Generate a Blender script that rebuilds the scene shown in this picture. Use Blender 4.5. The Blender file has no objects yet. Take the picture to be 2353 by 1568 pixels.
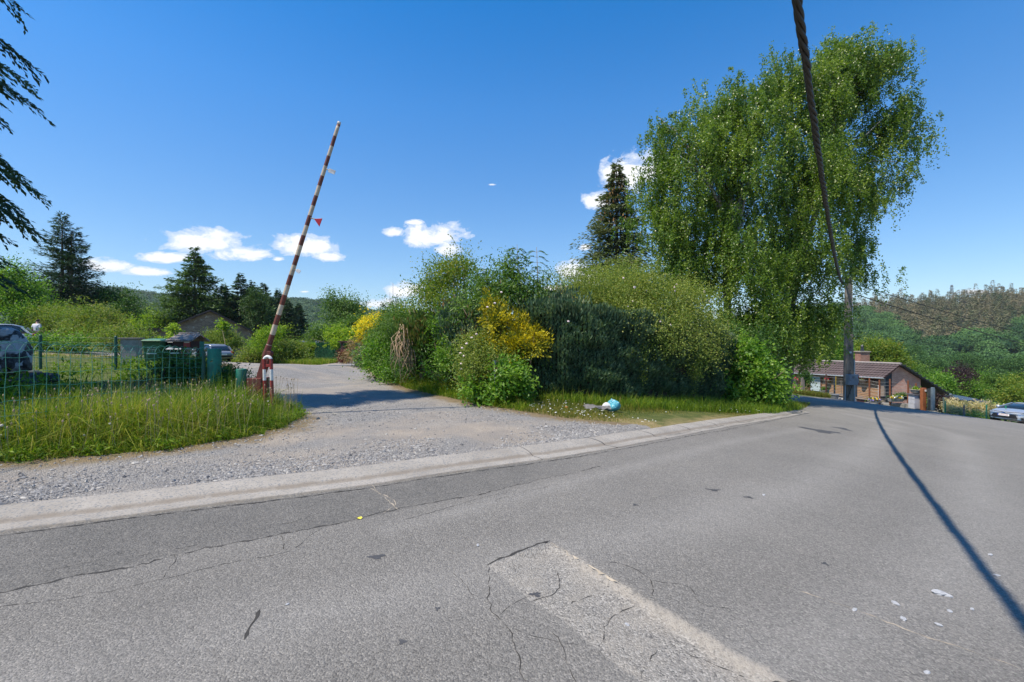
import bpy, bmesh, math, random
import numpy as np
from mathutils import Vector, Matrix, Euler
random.seed(11)
R = np.random.default_rng(20240611)
scn = bpy.context.scene
COL = scn.collection
F, CX, CY, CAMZ = 1045.8, 1176.5, 784.0, 1.6   # the lens, measured on the photograph

# ---------------------------------------------------------------- terrain
def sp(a, k):
    a = np.asarray(a, float)
    return k*np.logaddexp(0, a/k)
def sst(a, b, x):
    t = np.clip((np.asarray(x, float)-a)/(b-a), 0, 1)
    return t*t*(3-2*t)
def T(x, y):
    """height of the lie of the land"""
    x = np.asarray(x, float); y = np.asarray(y, float)
    z = -0.115*np.minimum(sp(x-2, 1.2), 40)
    q = y+.5*(x+31)
    dk = y-3.8-.44*(x+4.3)
    z = z+(1-sst(30, 40, q))*sst(1.6, 3.6, dk)*(.5*sst(-7.0, -11, x)+.05*sp(-x-17, 2))
    e = (x-22.5)*.5+(y-31)*.86
    rt = sst(4, 16, x)
    z = z-rt*(.32*sst(-.3, .9, e)+.05*sp(e-1.2, 1)+.22*np.minimum(sp(e-17, 3), 90))
    z = z-(1-rt)*.02*np.minimum(sp(y-60, 8), 400)
    return np.maximum(z, -40.0)
def P(px, py, Y):
    return Vector(((px-CX)/F*Y, Y, CAMZ-(py-CY)/F*Y))
def G(px, py):
    """where a line of sight meets the land"""
    u = (px-CX)/F; w = (py-CY)/F
    Ys = np.geomspace(1.0, 400, 4000)
    d = (CAMZ-w*Ys)-T(u*Ys, Ys)
    i = np.argmax(d < 0)
    if d[i] >= 0: i = len(Ys)-1
    a, b = Ys[max(i-1, 0)], Ys[i]
    for _ in range(30):
        m = .5*(a+b)
        if CAMZ-w*m-T(u*m, m) < 0: b = m
        else: a = m
    return Vector((u*b, b, CAMZ-w*b))
def TV(x, y, dz=0): return Vector((x, y, float(T(x, y))+dz))

# ---------------------------------------------------------------- objects
def tag(o, label=None, cat=None, group=None, kind=None):
    if label: o['label'] = label
    if cat: o['category'] = cat
    if group: o['group'] = group
    if kind: o['kind'] = kind
    return o
def empty(name, loc, label=None, cat=None, group=None, rz=0.0):
    o = bpy.data.objects.new(name, None); COL.objects.link(o)
    o.location = loc; o.rotation_euler = (0, 0, rz); o.empty_display_size = .2
    return tag(o, label, cat, group)
def put(me, name, mat=None, parent=None, loc=(0, 0, 0)):
    o = bpy.data.objects.new(name, me); COL.objects.link(o)
    if mat is not None: me.materials.append(mat)
    o.location = loc
    if parent is not None: o.parent = parent
    return o
def local(root, pts):
    """world points into the frame of an unrotated Empty"""
    return np.asarray(pts, float)-np.asarray(root.location, float)
def mesh_np(name, verts, faces, mat=None, parent=None, v=None, smooth=False, attrs=None, loc=(0,0,0)):
    verts = np.ascontiguousarray(verts, np.float32).reshape(-1, 3)
    faces = np.ascontiguousarray(faces, np.int32); nf, k = faces.shape
    me = bpy.data.meshes.new(name)
    me.vertices.add(len(verts)); me.vertices.foreach_set('co', verts.ravel())
    me.loops.add(nf*k); me.loops.foreach_set('vertex_index', faces.ravel())
    me.polygons.add(nf)
    me.polygons.foreach_set('loop_start', np.arange(0, nf*k, k, dtype=np.int32))
    me.polygons.foreach_set('loop_total', np.full(nf, k, np.int32))
    me.polygons.foreach_set('use_smooth', np.full(nf, bool(smooth)))
    if v is not None:
        a = me.attributes.new('v', 'FLOAT', 'FACE'); a.data.foreach_set('value', np.ascontiguousarray(v, np.float32))
    for nm, arr in (attrs or {}).items():
        a = me.attributes.new(nm, 'FLOAT', 'POINT'); a.data.foreach_set('value', np.ascontiguousarray(arr, np.float32))
    me.update(calc_edges=True)
    return put(me, name, mat, parent, loc)

class MB:
    """collects shapes, then links them as one mesh object"""
    def __init__(s): s.v = []; s.f = []
    def add(s, vs, fs):
        n = len(s.v); s.v += [tuple(p) for p in vs]; s.f += [tuple(i+n for i in f) for f in fs]; return s
    def box(s, c, size, M=None):
        c = Vector(c); hx, hy, hz = size[0]/2, size[1]/2, size[2]/2
        ps = [Vector((x, y, z)) for x in (-hx, hx) for y in (-hy, hy) for z in (-hz, hz)]
        if M is not None: ps = [M @ p for p in ps]
        return s.add([p+c for p in ps], [(0,1,3,2),(4,6,7,5),(0,4,5,1),(2,3,7,6),(0,2,6,4),(1,5,7,3)])
    def hexa(s, b, t):
        """four bottom corners, four top corners"""
        return s.add(list(b)+list(t), [(3,2,1,0),(4,5,6,7),(0,1,5,4),(1,2,6,5),(2,3,7,6),(3,0,4,7)])
    def bar(s, a, b, w, h=None, up=(0,0,1)):
        a = Vector(a); b = Vector(b); d = (b-a).normalized(); h = h or w
        up = Vector(up)
        if abs(d.dot(up)) > .98: up = Vector((0, 1, 0))
        x = d.cross(up).normalized()*w/2; y = x.normalized().cross(d)*h/2
        return s.hexa([a-x-y, a+x-y, a+x+y, a-x+y], [b-x-y, b+x-y, b+x+y, b-x+y])
    def tube(s, pts, r, n=8, cap=True):
        pts = [Vector(p) for p in pts]; m = len(pts)
        rr = r if hasattr(r, '__len__') else [r]*m
        vs = []; ref = None
        for i, p in enumerate(pts):
            d = (pts[min(i+1, m-1)]-pts[max(i-1, 0)])
            d = d.normalized() if d.length > 1e-9 else Vector((0,0,1))
            if ref is None: ref = Vector((1,0,0)) if abs(d.x) < .8 else Vector((0,1,0))
            x = (ref-d*ref.dot(d)).normalized(); ref = x; y = d.cross(x)
            for k in range(n):
                a = 2*math.pi*k/n; vs.append(p+(x*math.cos(a)+y*math.sin(a))*rr[i])
        fs = [(i*n+k, i*n+(k+1) % n, (i+1)*n+(k+1) % n, (i+1)*n+k) for i in range(m-1) for k in range(n)]
        if cap: fs += [tuple(range(n-1, -1, -1)), tuple((m-1)*n+k for k in range(n))]
        return s.add(vs, fs)
    def lathe(s, c, prof, n=16, M=None):
        c = Vector(c); vs = []; m = len(prof)
        for r, z in prof:
            for k in range(n):
                a = 2*math.pi*k/n; p = Vector((r*math.cos(a), r*math.sin(a), z))
                vs.append((M @ p if M is not None else p)+c)
        fs = [(i*n+k, i*n+(k+1) % n, (i+1)*n+(k+1) % n, (i+1)*n+k) for i in range(m-1) for k in range(n)]
        fs += [tuple(range(n-1, -1, -1)), tuple((m-1)*n+k for k in range(n))]
        return s.add(vs, fs)
    def prism(s, poly, d):
        """a planar polygon pushed along d"""
        poly = [Vector(p) for p in poly]; d = Vector(d); n = len(poly)
        return s.add(poly+[p+d for p in poly], [tuple(range(n-1, -1, -1)), tuple(range(n, 2*n))]+[(i, (i+1) % n, n+(i+1) % n, n+i) for i in range(n)])
    def ball(s, c, r, nu=10, nv=7, jit=0, flat=(1,1,1)):
        c = Vector(c); vs = [c+Vector((0,0,-r*flat[2]))]
        for j in range(1, nv):
            t = -math.pi/2+math.pi*j/nv
            for i in range(nu):
                a = 2*math.pi*i/nu; q = r*(1+random.uniform(-jit, jit))
                vs.append(c+Vector((q*math.cos(t)*math.cos(a)*flat[0], q*math.cos(t)*math.sin(a)*flat[1], q*math.sin(t)*flat[2])))
        vs.append(c+Vector((0,0,r*flat[2]))); fs = []
        for i in range(nu): fs.append((0, 1+(i+1) % nu, 1+i))
        for j in range(nv-2):
            for i in range(nu):
                a = 1+j*nu; b = a+nu
                fs.append((a+i, a+(i+1) % nu, b+(i+1) % nu, b+i))
        a = 1+(nv-2)*nu; t = len(vs)-1
        for i in range(nu): fs.append((a+i, a+(i+1) % nu, t))
        return s.add(vs, fs)
    def build(s, name, mat, parent=None, smooth=False, bevel=0, loc=(0,0,0), world=True, recalc=True):
        me = bpy.data.meshes.new(name)
        vs = s.v
        if parent is not None and world and parent.type == 'EMPTY':
            Mi = Matrix.Translation(parent.location) @ parent.rotation_euler.to_matrix().to_4x4()
            Mi = Mi.inverted(); vs = [Mi @ Vector(p) for p in vs]
        elif parent is not None and world and parent.parent is not None and parent.parent.type == 'EMPTY':
            pp = parent.parent
            Mi = (Matrix.Translation(pp.location) @ pp.rotation_euler.to_matrix().to_4x4()).inverted()
            vs = [Mi @ Vector(p) for p in vs]
        me.from_pydata([tuple(p) for p in vs], [], s.f)
        if recalc:
            bm = bmesh.new(); bm.from_mesh(me); bmesh.ops.recalc_face_normals(bm, faces=bm.faces); bm.to_mesh(me); bm.free()
        if smooth:
            me.polygons.foreach_set('use_smooth', np.ones(len(me.polygons), bool))
        o = put(me, name, mat, parent, loc)
        if bevel:
            b = o.modifiers.new('b', 'BEVEL'); b.width = bevel; b.segments = 2; b.limit_method = 'ANGLE'
        return o
def rotz(a): return Matrix.Rotation(a, 3, 'Z')
def copy_tree(o, parent=None):
    c = o.copy(); COL.objects.link(c)
    if parent is not None: c.parent = parent
    for ch in list(o.children): copy_tree(ch, c)
    return c
def text_mesh(name, s, size, mat, parent, M, depth=.002):
    """flat lettering as mesh; M places it (x right, y up on its face)"""
    cu = bpy.data.curves.new('t', 'FONT'); cu.body = s; cu.size = size; cu.align_x = 'CENTER'; cu.align_y = 'CENTER'; cu.extrude = depth
    to = bpy.data.objects.new('t', cu); COL.objects.link(to)
    dg = bpy.context.evaluated_depsgraph_get(); dg.update()
    me = bpy.data.meshes.new_from_object(to.evaluated_get(dg))
    bpy.data.objects.remove(to); bpy.data.curves.remove(cu)
    me.transform(M); me.name = name
    me.materials.clear()
    return put(me, name, mat, parent)

# ---------------------------------------------------------------- materials
class N:
    def __init__(s, name):
        s.m = bpy.data.materials.new(name); s.m.use_nodes = True; s.t = s.m.node_tree
        s.t.nodes.clear(); s.out = s.t.nodes.new('ShaderNodeOutputMaterial')
    def n(s, typ, **kw):
        nd = s.t.nodes.new('ShaderNode'+typ)
        for k, val in kw.items():
            if k in nd.inputs and not hasattr(type(nd), k): nd.inputs[k].default_value = val
            else: setattr(nd, k, val)
        return nd
    def l(s, a, b): s.t.links.new(a, b)
    def coord(s, kind='Object'): return s.n('TexCoord').outputs[kind]
    def noise(s, scale, detail=4, rough=.6, vec=None, dist=0, out='Fac'):
        nd = s.n('TexNoise'); nd.inputs['Scale'].default_value = scale; nd.inputs['Detail'].default_value = detail
        nd.inputs['Roughness'].default_value = rough; nd.inputs['Distortion'].default_value = dist
        s.l(vec if vec is not None else s.pos(), nd.inputs['Vector']); return nd.outputs[out]
    def pos(s):
        if not hasattr(s, '_p'): s._p = s.n('NewGeometry').outputs['Position']
        return s._p
    def voro(s, scale, feature='F1', vec=None, out='Distance', rnd=1.0):
        nd = s.n('TexVoronoi'); nd.feature = feature; nd.inputs['Scale'].default_value = scale
        nd.inputs['Randomness'].default_value = rnd
        s.l(vec if vec is not None else s.pos(), nd.inputs['Vector']); return nd.outputs[out]
    def ramp(s, fac, stops, interp='LINEAR'):
        nd = s.n('ValToRGB'); cr = nd.color_ramp; cr.interpolation = interp
        while len(cr.elements) < len(stops): cr.elements.new(.5)
        for e, (p, c) in zip(cr.elements, stops):
            e.position = p
            e.color = (c, c, c, 1) if not hasattr(c, '__len__') else (*c, 1)
        s.l(fac, nd.inputs['Fac']); return nd.outputs['Color']
    def mix(s, fac, a, b, mode='MIX'):
        nd = s.n('Mix'); nd.data_type = 'RGBA'; nd.blend_type = mode
        for ix, val in ((0, fac), (6, a), (7, b)):
            sock = nd.inputs[ix]
            if hasattr(val, 'is_output'): s.l(val, sock)
            elif ix == 0: sock.default_value = val
            else: sock.default_value = (*val, 1) if hasattr(val, '__len__') else (val, val, val, 1)
        return nd.outputs[2]
    def math(s, op, a, b=None, clamp=False):
        nd = s.n('Math'); nd.operation = op; nd.use_clamp = clamp
        for val, sock in ((a, nd.inputs[0]), (b, nd.inputs[1])):
            if val is None: continue
            if hasattr(val, 'is_output'): s.l(val, sock)
            else: sock.default_value = val
        return nd.outputs[0]
    def attr(s, name): 
        nd = s.n('Attribute'); nd.attribute_name = name; return nd.outputs['Fac']
    def bump(s, h, dist=.01, strength=1.0, normal=None):
        nd = s.n('Bump'); nd.inputs['Distance'].default_value = dist; nd.inputs['Strength'].default_value = strength
        s.l(h, nd.inputs['Height'])
        if normal is not None: s.l(normal, nd.inputs['Normal'])
        return nd.outputs[0]
    def bsdf(s, col, rough=.8, metal=0, normal=None, spec=.5, **kw):
        b = s.n('BsdfPrincipled')
        for val, nm in ((col, 'Base Color'), (rough, 'Roughness'), (metal, 'Metallic'), (spec, 'Specular IOR Level')):
            if hasattr(val, 'is_output'): s.l(val, b.inputs[nm])
            elif nm == 'Base Color': b.inputs[nm].default_value = (*val, 1)
            else: b.inputs[nm].default_value = val
        if normal is not None: s.l(normal, b.inputs['Normal'])
        for k, val in kw.items(): b.inputs[k.replace('_', ' ')].default_value = val
        return b.outputs[0]
    def end(s, sh): s.l(sh, s.out.inputs['Surface']); return s.m

def plain(name, col, rough=.6, metal=0, var=.25, scale=6, bump=.0, spec=.5, dirt=None, coat=0):
    """painted or bare material with grain, never one flat tone"""
    m = N(name); o = m.coord()
    n1 = m.noise(scale, 5, .65, o); n2 = m.noise(scale*9, 3, .6, o)
    f = m.math('ADD', m.math('MULTIPLY', n1, .7), m.math('MULTIPLY', n2, .3))
    lo = tuple(c*(1-var) for c in col); hi = tuple(min(1, c*(1+var)) for c in col)
    c = m.ramp(f, [(.3, lo), (.7, hi)])
    if dirt:
        k = m.ramp(m.noise(scale*.6, 6, .7, o, .4), [(.5, 0), (.72, 1)])
        c = m.mix(k, c, dirt)
    nm = m.bump(f, bump) if bump else None
    return m.end(m.bsdf(c, rough, metal, nm, spec, **({'Coat_Weight': coat, 'Coat_Roughness': .08} if coat else {})))

def leafmat(name, cols, trans=.3, rough=.5, tint=(1.25, 1.3, .55), spec=.35, gain=1.4):
    m = N(name); cols = [(min(.8, r*gain), min(.8, g*gain), b*gain*.8) for r, g, b in cols]; trans = min(.5, trans+.08)
    st = [(i/(len(cols)-1) if len(cols) > 1 else 0, c) for i, c in enumerate(cols)]
    c = m.ramp(m.attr('v'), st)
    d = m.bsdf(c, rough, spec=spec)
    t = m.n('BsdfTranslucent'); m.l(m.mix(1.0, c, tint, 'MULTIPLY'), t.inputs['Color'])
    mx = m.n('MixShader'); mx.inputs[0].default_value = trans
    m.l(d, mx.inputs[1]); m.l(t.outputs[0], mx.inputs[2])
    return m.end(mx.outputs[0])

# ---------------------------------------------------------------- foliage
def pnoise(P, scale, seed=0):
    """smooth value noise in space, about -1..1"""
    P = np.asarray(P, float)*scale+seed*17.31; i = np.floor(P).astype(np.int64); f = P-i; f = f*f*(3-2*f); out = 0
    for dx in (0, 1):
        for dy in (0, 1):
            for dz in (0, 1):
                h = (i[:, 0]+dx)*374761393+(i[:, 1]+dy)*668265263+(i[:, 2]+dz)*2147483647+seed*974711; h = (h ^ (h >> 13))*1274126177; h = ((h ^ (h >> 16)) & 0xffff)/32767.5-1
                out = out+h*(f[:, 0] if dx else 1-f[:, 0])*(f[:, 1] if dy else 1-f[:, 1])*(f[:, 2] if dz else 1-f[:, 2])
    return out
def unit(a):
    a = np.asarray(a, float); return a/np.maximum(np.linalg.norm(a, axis=-1, keepdims=True), 1e-9)
def rvec(n): return unit(R.normal(size=(n, 3)))
def cards(pos, axis, L, W, nrm=None, fold=.18, mid=.45):
    """one pointed leaf per row"""
    n = len(pos); axis = unit(axis)
    if nrm is None: nrm = rvec(n)
    side = unit(np.cross(axis, nrm)); nn = np.cross(side, axis)
    L = np.broadcast_to(np.asarray(L, float), (n,))[:, None]; W = np.broadcast_to(np.asarray(W, float), (n,))[:, None]
    out = np.empty((n, 4, 3))
    out[:, 0] = pos; out[:, 1] = pos+axis*L*mid+side*W*.5+nn*W*fold
    out[:, 2] = pos+axis*L; out[:, 3] = pos+axis*L*mid-side*W*.5+nn*W*fold
    return out.reshape(-1, 3)
def quads(nv): return np.arange(nv).reshape(-1, 4)
class Leaves:
    def __init__(s): s.p = []; s.v = []
    def add(s, verts, val): s.p.append(verts); s.v.append(np.clip(val, 0, 1)); return s
    def build(s, name, mat, parent=None):
        V = np.concatenate(s.p); v = np.concatenate(s.v)
        if parent is not None: V = V-np.asarray(parent.location)
        return mesh_np(name, V, quads(len(V)), mat, parent, v)
def blob(px, py, Y, rx, rz, ry=None):
    """an ellipsoid given by its outline in the photograph and its distance"""
    c = P(px, py, Y); a = rx/F*Y; b = rz/F*Y
    return (np.array(c), np.array([a, ry if ry else a*.85, b]))
def clumps(blobs, n, low=-.5, inside=.25):
    """points on and under the skin of a set of ellipsoids, with outward directions"""
    w = np.array([(b[1][0]*b[1][1]*b[1][2])**(2/3) for b in blobs]); w /= w.sum()
    k = R.choice(len(blobs), size=n, p=w)
    d = rvec(n); d[:, 2] = np.where(d[:, 2] < low, -d[:, 2], d[:, 2])
    C = np.array([b[0] for b in blobs])[k]; A = np.array([b[1] for b in blobs])[k]
    s = 1-np.abs(R.normal(size=n))*inside
    return C+d*A*s[:, None], unit(d/A)
def leafy(L, blobs, nclump, per, cr, ll, lw, up=.5, out=.5, droop=0, jit=.7, low=-.5, inside=.25, vspread=.18, squash=.8, ground=None, rag=1.25, sprig=.12, sl=3.2):
    c, o = clumps(blobs, nclump, low, inside)
    cv = R.uniform(.15, .85, nclump); c = c+o*(R.normal(size=nclump)*cr*rag)[:, None]; cs = R.uniform(.55, 1.5, nclump)
    k = np.repeat(np.arange(nclump), per); n = len(k)
    g = np.clip(R.normal(size=(n, 3)), -1.7, 1.7)*cr*cs[k][:, None]; g[:, 2] *= squash
    pos = c[k]+g
    if ground is not None:
        ok = pos[:, 2] > T(pos[:, 0], pos[:, 1])+ground; pos = pos[ok]; k = k[ok]; n = len(k)
    ax = o[k]*out+rvec(n)*jit+np.array([0, 0, -droop])
    nr = o[k]*.5+np.array([0, 0, up])+rvec(n)*.75
    L.add(cards(pos, ax, ll*R.uniform(.65, 1.3, n), lw*R.uniform(.65, 1.3, n), nr), cv[k]+R.normal(size=n)*vspread)
    ms = int(nclump*sprig)
    if ms:  # single shoots that break the outline
        j = R.integers(0, nclump, ms); m = 16; dr = unit(o[j]*.8+np.array([0, 0, .75-droop])+rvec(ms)*.5); ln = cr*sl*R.uniform(.5, 1.3, ms)
        kk = np.repeat(np.arange(ms), m); t = np.tile(np.linspace(.1, 1, m), ms); n = len(kk)
        pos = c[j][kk]+dr[kk]*(ln[kk]*t)[:, None]+np.array([0, 0, -.22])*(ln[kk]*t*t)[:, None]+R.normal(size=(n, 3))*.012
        L.add(cards(pos, dr[kk]*.5+rvec(n)*.9, ll*R.uniform(.6, 1.1, n), lw*R.uniform(.6, 1.1, n), rvec(n)+np.array([0, 0, .6])), cv[j][kk]+.08+R.normal(size=n)*vspread)
        L.add(cards(c[j], dr+np.array([0, 0, -.1]), ln*.9, np.full(ms, .012), rvec(ms)), np.full(ms, .1))
    return c
def stems(root, c0, tips, mat, r0=.04, r1=.008, name='stem', bend=.15, n=6):
    mb = MB()
    for t in tips:
        a = Vector(c0)+Vector((random.uniform(-1,1)*r0*2, random.uniform(-1,1)*r0*2, 0)); b = Vector(t); m = (b-a).length
        off = Vector((random.uniform(-1,1), random.uniform(-1,1), 0))*bend*m
        pts = [a+(b-a)*s+off*math.sin(math.pi*s)*.5 for s in (0,.25,.5,.75,1)]
        mb.tube(pts, [r0+(r1-r0)*s for s in (0,.25,.5,.75,1)], n)
    return mb.build(name, mat, root, smooth=True)
def shrub(name, label, cat, blobs, mat, nclump, per, cr, ll, lw, base=None, stemmat=None, nst=6, r0=.03, group=None, **kw):
    if base is None:
        bx = float(np.mean([b[0][0] for b in blobs])); by = float(np.mean([b[0][1] for b in blobs]))
        base = TV(bx, by)
    root = empty(name, base, label, cat, group)
    L = Leaves(); c = leafy(L, blobs, nclump, per, cr, ll, lw, **kw)
    L.build('foliage', mat, root)
    if stemmat:
        idx = R.choice(len(c), min(nst, len(c)), replace=False)
        stems(root, Vector(base)-Vector((0,0,.05)), [c[i] for i in idx], stemmat, r0)
    return root
def conifer(L, base, h, rad, bare=.08, whorls=30, per=7, droop=.25, card=.45, cw=.16, tip_up=.1, dens=1.0, power=.9, topr=.02, hang=.0, cvar=.15, ragged=.25, vb=.5):
    """tiers of boughs, each bough a spray of needle shoots"""
    base = np.array(base, float); P0 = []; AX = []; NR = []; LL = []; VV = []
    for w in range(whorls):
        f = bare+(1-bare)*(w/(whorls-1))**.92
        z = f*h; rr = max(topr*h, rad*(1-(f-bare)/(1-bare))**power)
        for b in range(per):
            a = R.uniform(0, 2*np.pi); ln = rr*(1+R.normal()*ragged)
            if ln < .05: continue
            d = np.array([np.cos(a), np.sin(a), 0]); sd = np.array([-d[1], d[0], 0])
            n = max(3, int(dens*ln/card*5)); t = R.uniform(.12, 1, n)
            zz = -droop*ln*t+tip_up*ln*t**3+R.normal(size=n)*.04*ln
            wd = .28*ln*np.sin(np.clip(t, 0, 1)*np.pi*.85)+.05
            s = R.uniform(-1, 1, n)
            p = base+np.array([0, 0, z+R.normal()*.012*h])+d*(t*ln)[:, None]+sd*(s*wd)[:, None]
            p[:, 2] += zz
            ax = d*.8+sd*s[:, None]*.9+R.normal(size=(n, 3))*.25; ax[:, 2] += -droop*.8-hang+tip_up*t
            P0.append(p); AX.append(ax); NR.append(np.array([0,0,1.])+R.normal(size=(n,3))*.45)
            LL.append(card*R.uniform(.6, 1.25, n)); VV.append(np.clip(vb+R.normal()*cvar+R.normal(size=n)*.12, 0, 1))
    P0 = np.concatenate(P0); ll = np.concatenate(LL)
    L.add(cards(P0, np.concatenate(AX), ll, ll*cw/card, np.concatenate(NR), mid=.4), np.concatenate(VV))
def conifer_tree(name, label, base, h, rad, mat, barkmat, cat='tree', group=None, tr=None, lean=(0, 0), **kw):
    root = empty(name, base, label, cat, group)
    L = Leaves(); conifer(L, base, h, rad, **kw); L.build('crown', mat, root)
    tr = tr or h*.018; b = Vector(base)
    MB().tube([b-Vector((0,0,.1)), b+Vector((0,0,h*.5)), b+Vector((0,0,h*.97))], [tr, tr*.6, tr*.12], 8).build('trunk', barkmat, root, smooth=True)
    return root
def broad_tree(name, label, base, blobs, mat, barkmat, nclump, per, cr, ll, lw, cat='tree', tr=.15, nlimb=10, group=None, fork=.35, **kw):
    root = empty(name, base, label, cat, group)
    L = Leaves(); c = leafy(L, blobs, nclump, per, cr, ll, lw, **kw); L.build('crown', mat, root)
    b = Vector(base); ctr = Vector(np.mean([q[0] for q in blobs], axis=0))
    top = b+(ctr-b)*1.0; mb = MB()
    mb.tube([b-Vector((0,0,.15)), b+(top-b)*.5+Vector((.05,0,0)), top], [tr, tr*.75, tr*.35], 8)
    for i in R.choice(len(c), min(nlimb, len(c)), replace=False):
        s = random.uniform(fork, .95); a = b+(top-b)*s; e = Vector(c[i])
        mid = a+(e-a)*.5+Vector((0, 0, .08*(e-a).length))
        mb.tube([a, mid, e], [tr*.4, tr*.22, tr*.06], 6)
    mb.build('trunk', barkmat, root, smooth=True)
    return root
SKY_STR=.14; SKY_DUST=.1; SKY_OZONE=4.0; CLOUD_STR=.85; EXPO=0.42; HAZE=0.00012
# ================================================================ geometry helpers in plan
def inpoly(x, y, poly):
    x = np.asarray(x, float); y = np.asarray(y, float); ins = np.zeros(x.shape, bool)
    n = len(poly); j = n-1
    for i in range(n):
        xi, yi = poly[i][0], poly[i][1]; xj, yj = poly[j][0], poly[j][1]
        if yi != yj:
            ins ^= ((yi > y) != (yj > y)) & (x < (xj-xi)*(y-yi)/(yj-yi)+xi)
        j = i
    return ins
def dline(x, y, pts):
    x = np.asarray(x, float); y = np.asarray(y, float); best = np.full(x.shape, 1e9)
    for a, b in zip(pts[:-1], pts[1:]):
        ax, ay = a[0], a[1]; dx, dy = b[0]-ax, b[1]-ay; q = dx*dx+dy*dy+1e-12
        t = np.clip(((x-ax)*dx+(y-ay)*dy)/q, 0, 1)
        best = np.minimum(best, np.hypot(x-ax-t*dx, y-ay-t*dy))
    return best
def sdist(x, y, poly):
    d = dline(x, y, list(poly)+[poly[0]]); return np.where(inpoly(x, y, poly), d, -d)
def spline(pts, step=.1):
    p = np.array([np.array(q[:2], float) for q in pts]); d = np.linalg.norm(np.diff(p, axis=0), axis=1); t = np.concatenate([[0], np.cumsum(d)])
    m = np.empty_like(p); sl = np.diff(p, axis=0)/d[:, None]; m[0] = sl[0]; m[-1] = sl[-1]
    if len(p) > 2: m[1:-1] = (sl[:-1]*d[1:, None]+sl[1:]*d[:-1, None])/(d[1:]+d[:-1])[:, None]
    out = []
    for i in range(len(p)-1):
        n = max(2, int(d[i]/step)); u = (np.arange(n)/n)[:, None]; h = d[i]
        out.append((2*u**3-3*u**2+1)*p[i]+(u**3-2*u**2+u)*h*m[i]+(-2*u**3+3*u**2)*p[i+1]+(u**3-u**2)*h*m[i+1])
    return np.concatenate(out+[p[-1:]])
def vnoise(x, y, s, seed=0):
    """cheap smooth noise for relief"""
    r = np.random.default_rng(seed); z = 0
    for k in range(5):
        a = r.uniform(0, 6.28); f = s*r.uniform(.6, 1.7); z = z+np.sin((x*np.cos(a)+y*np.sin(a))*f+r.uniform(0, 6.28))
    return z/5

KERB = spline([(-16, -1.5), (-12, .3), (-9, 1.65), (-6.5, 2.76)]+[G(*q)[:2] for q in ((-40, 1228), (230, 1193), (520, 1156), (800, 1121), (1120, 1074), (1320, 1046), (1500, 1014), (1700, 977), (1862, 949))], .08)
k_end = KERB[-1]
KERB = np.vstack([KERB, spline([k_end, k_end+np.array([.15, .8]), k_end+np.array([-.7, 2.6]), (k_end[0]-4.2, k_end[1]+5.5)], .1)[1:]])
FAR = [G(*q)[:2] for q in ((1830, 909), (1905, 916), (1960, 921), (2050, 934), (2140, 946), (2230, 955))]
FAR += [(30.4, 26.2), (36, 22.9), (60, 9)]
ROAD = [tuple(p) for p in KERB]+[(3, 27), (3, 32), (10, 31)]+[tuple(p) for p in FAR]+[(60, -16), (-16, -16)]
DRIVE = [(-16, -1.5)]+[tuple(p) for p in KERB if p[0] < G(1490, 1014)[0]]+[tuple(G(*q)[:2]) for q in
        ((1490, 985), (1420, 972), (1310, 962), (1200, 946), (1090, 927), (1000, 908), (935, 893), (885, 868), (852, 848), (842, 840))]
DRIVE += [(-10.5, 33), (-14.4, 43), (-16, 55), (-18.5, 55), (-17, 44), (-15.2, 35)]+[tuple(G(*q)[:2]) for q in ((722, 837), (640, 836))]
DRIVE += [(-19, 33.5), (-26, 30), (-34, 28.5), (-34, 24), (-22, 25), (-13.5, 21.5), (-10.5, 16), (-7.0, 12.5), (-6.4, 10.8)]
DRIVE += [tuple(G(*q)[:2]) for q in ((688, 962), (655, 985), (560, 1008), (400, 1033), (200, 1051), (0, 1064))]+[(-9, 4.4), (-16, 1.5)]
VERGE = [tuple(G(*q)[:2]) for q in ((692, 957), (655, 983), (560, 1006), (400, 1031), (200, 1050), (0, 1062))]+[(-8.2, 5.0), (-8.2, 7.0), (-7.6, 10.3), (-6.6, 10.9), (-5.6, 10.9), (-4.7, 10.3)]
PATCH = [tuple(G(*q)[:2]) for q in ((1120, 1299), (1264, 1243), (1330, 1282), (1426, 1339), (1502, 1388), (1660, 1488), (1800, 1568), (1960, 1668), (1640, 1700), (1464, 1561), (1389, 1504), (1287, 1421), (1207, 1370))]
SEAM = [G(*q)[:2] for q in ((-40, 1372), (0, 1363), (151, 1327), (264, 1305), (340, 1286), (472, 1256), (642, 1228), (747, 1210), (890, 1178), (1034, 1148), (1200, 1112), (1381, 1071))]
DUST = [G(*q)[:2] for q in ((1290, 1262), (1420, 1342), (1510, 1395), (1660, 1490), (1800, 1572), (1950, 1665))]

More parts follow.
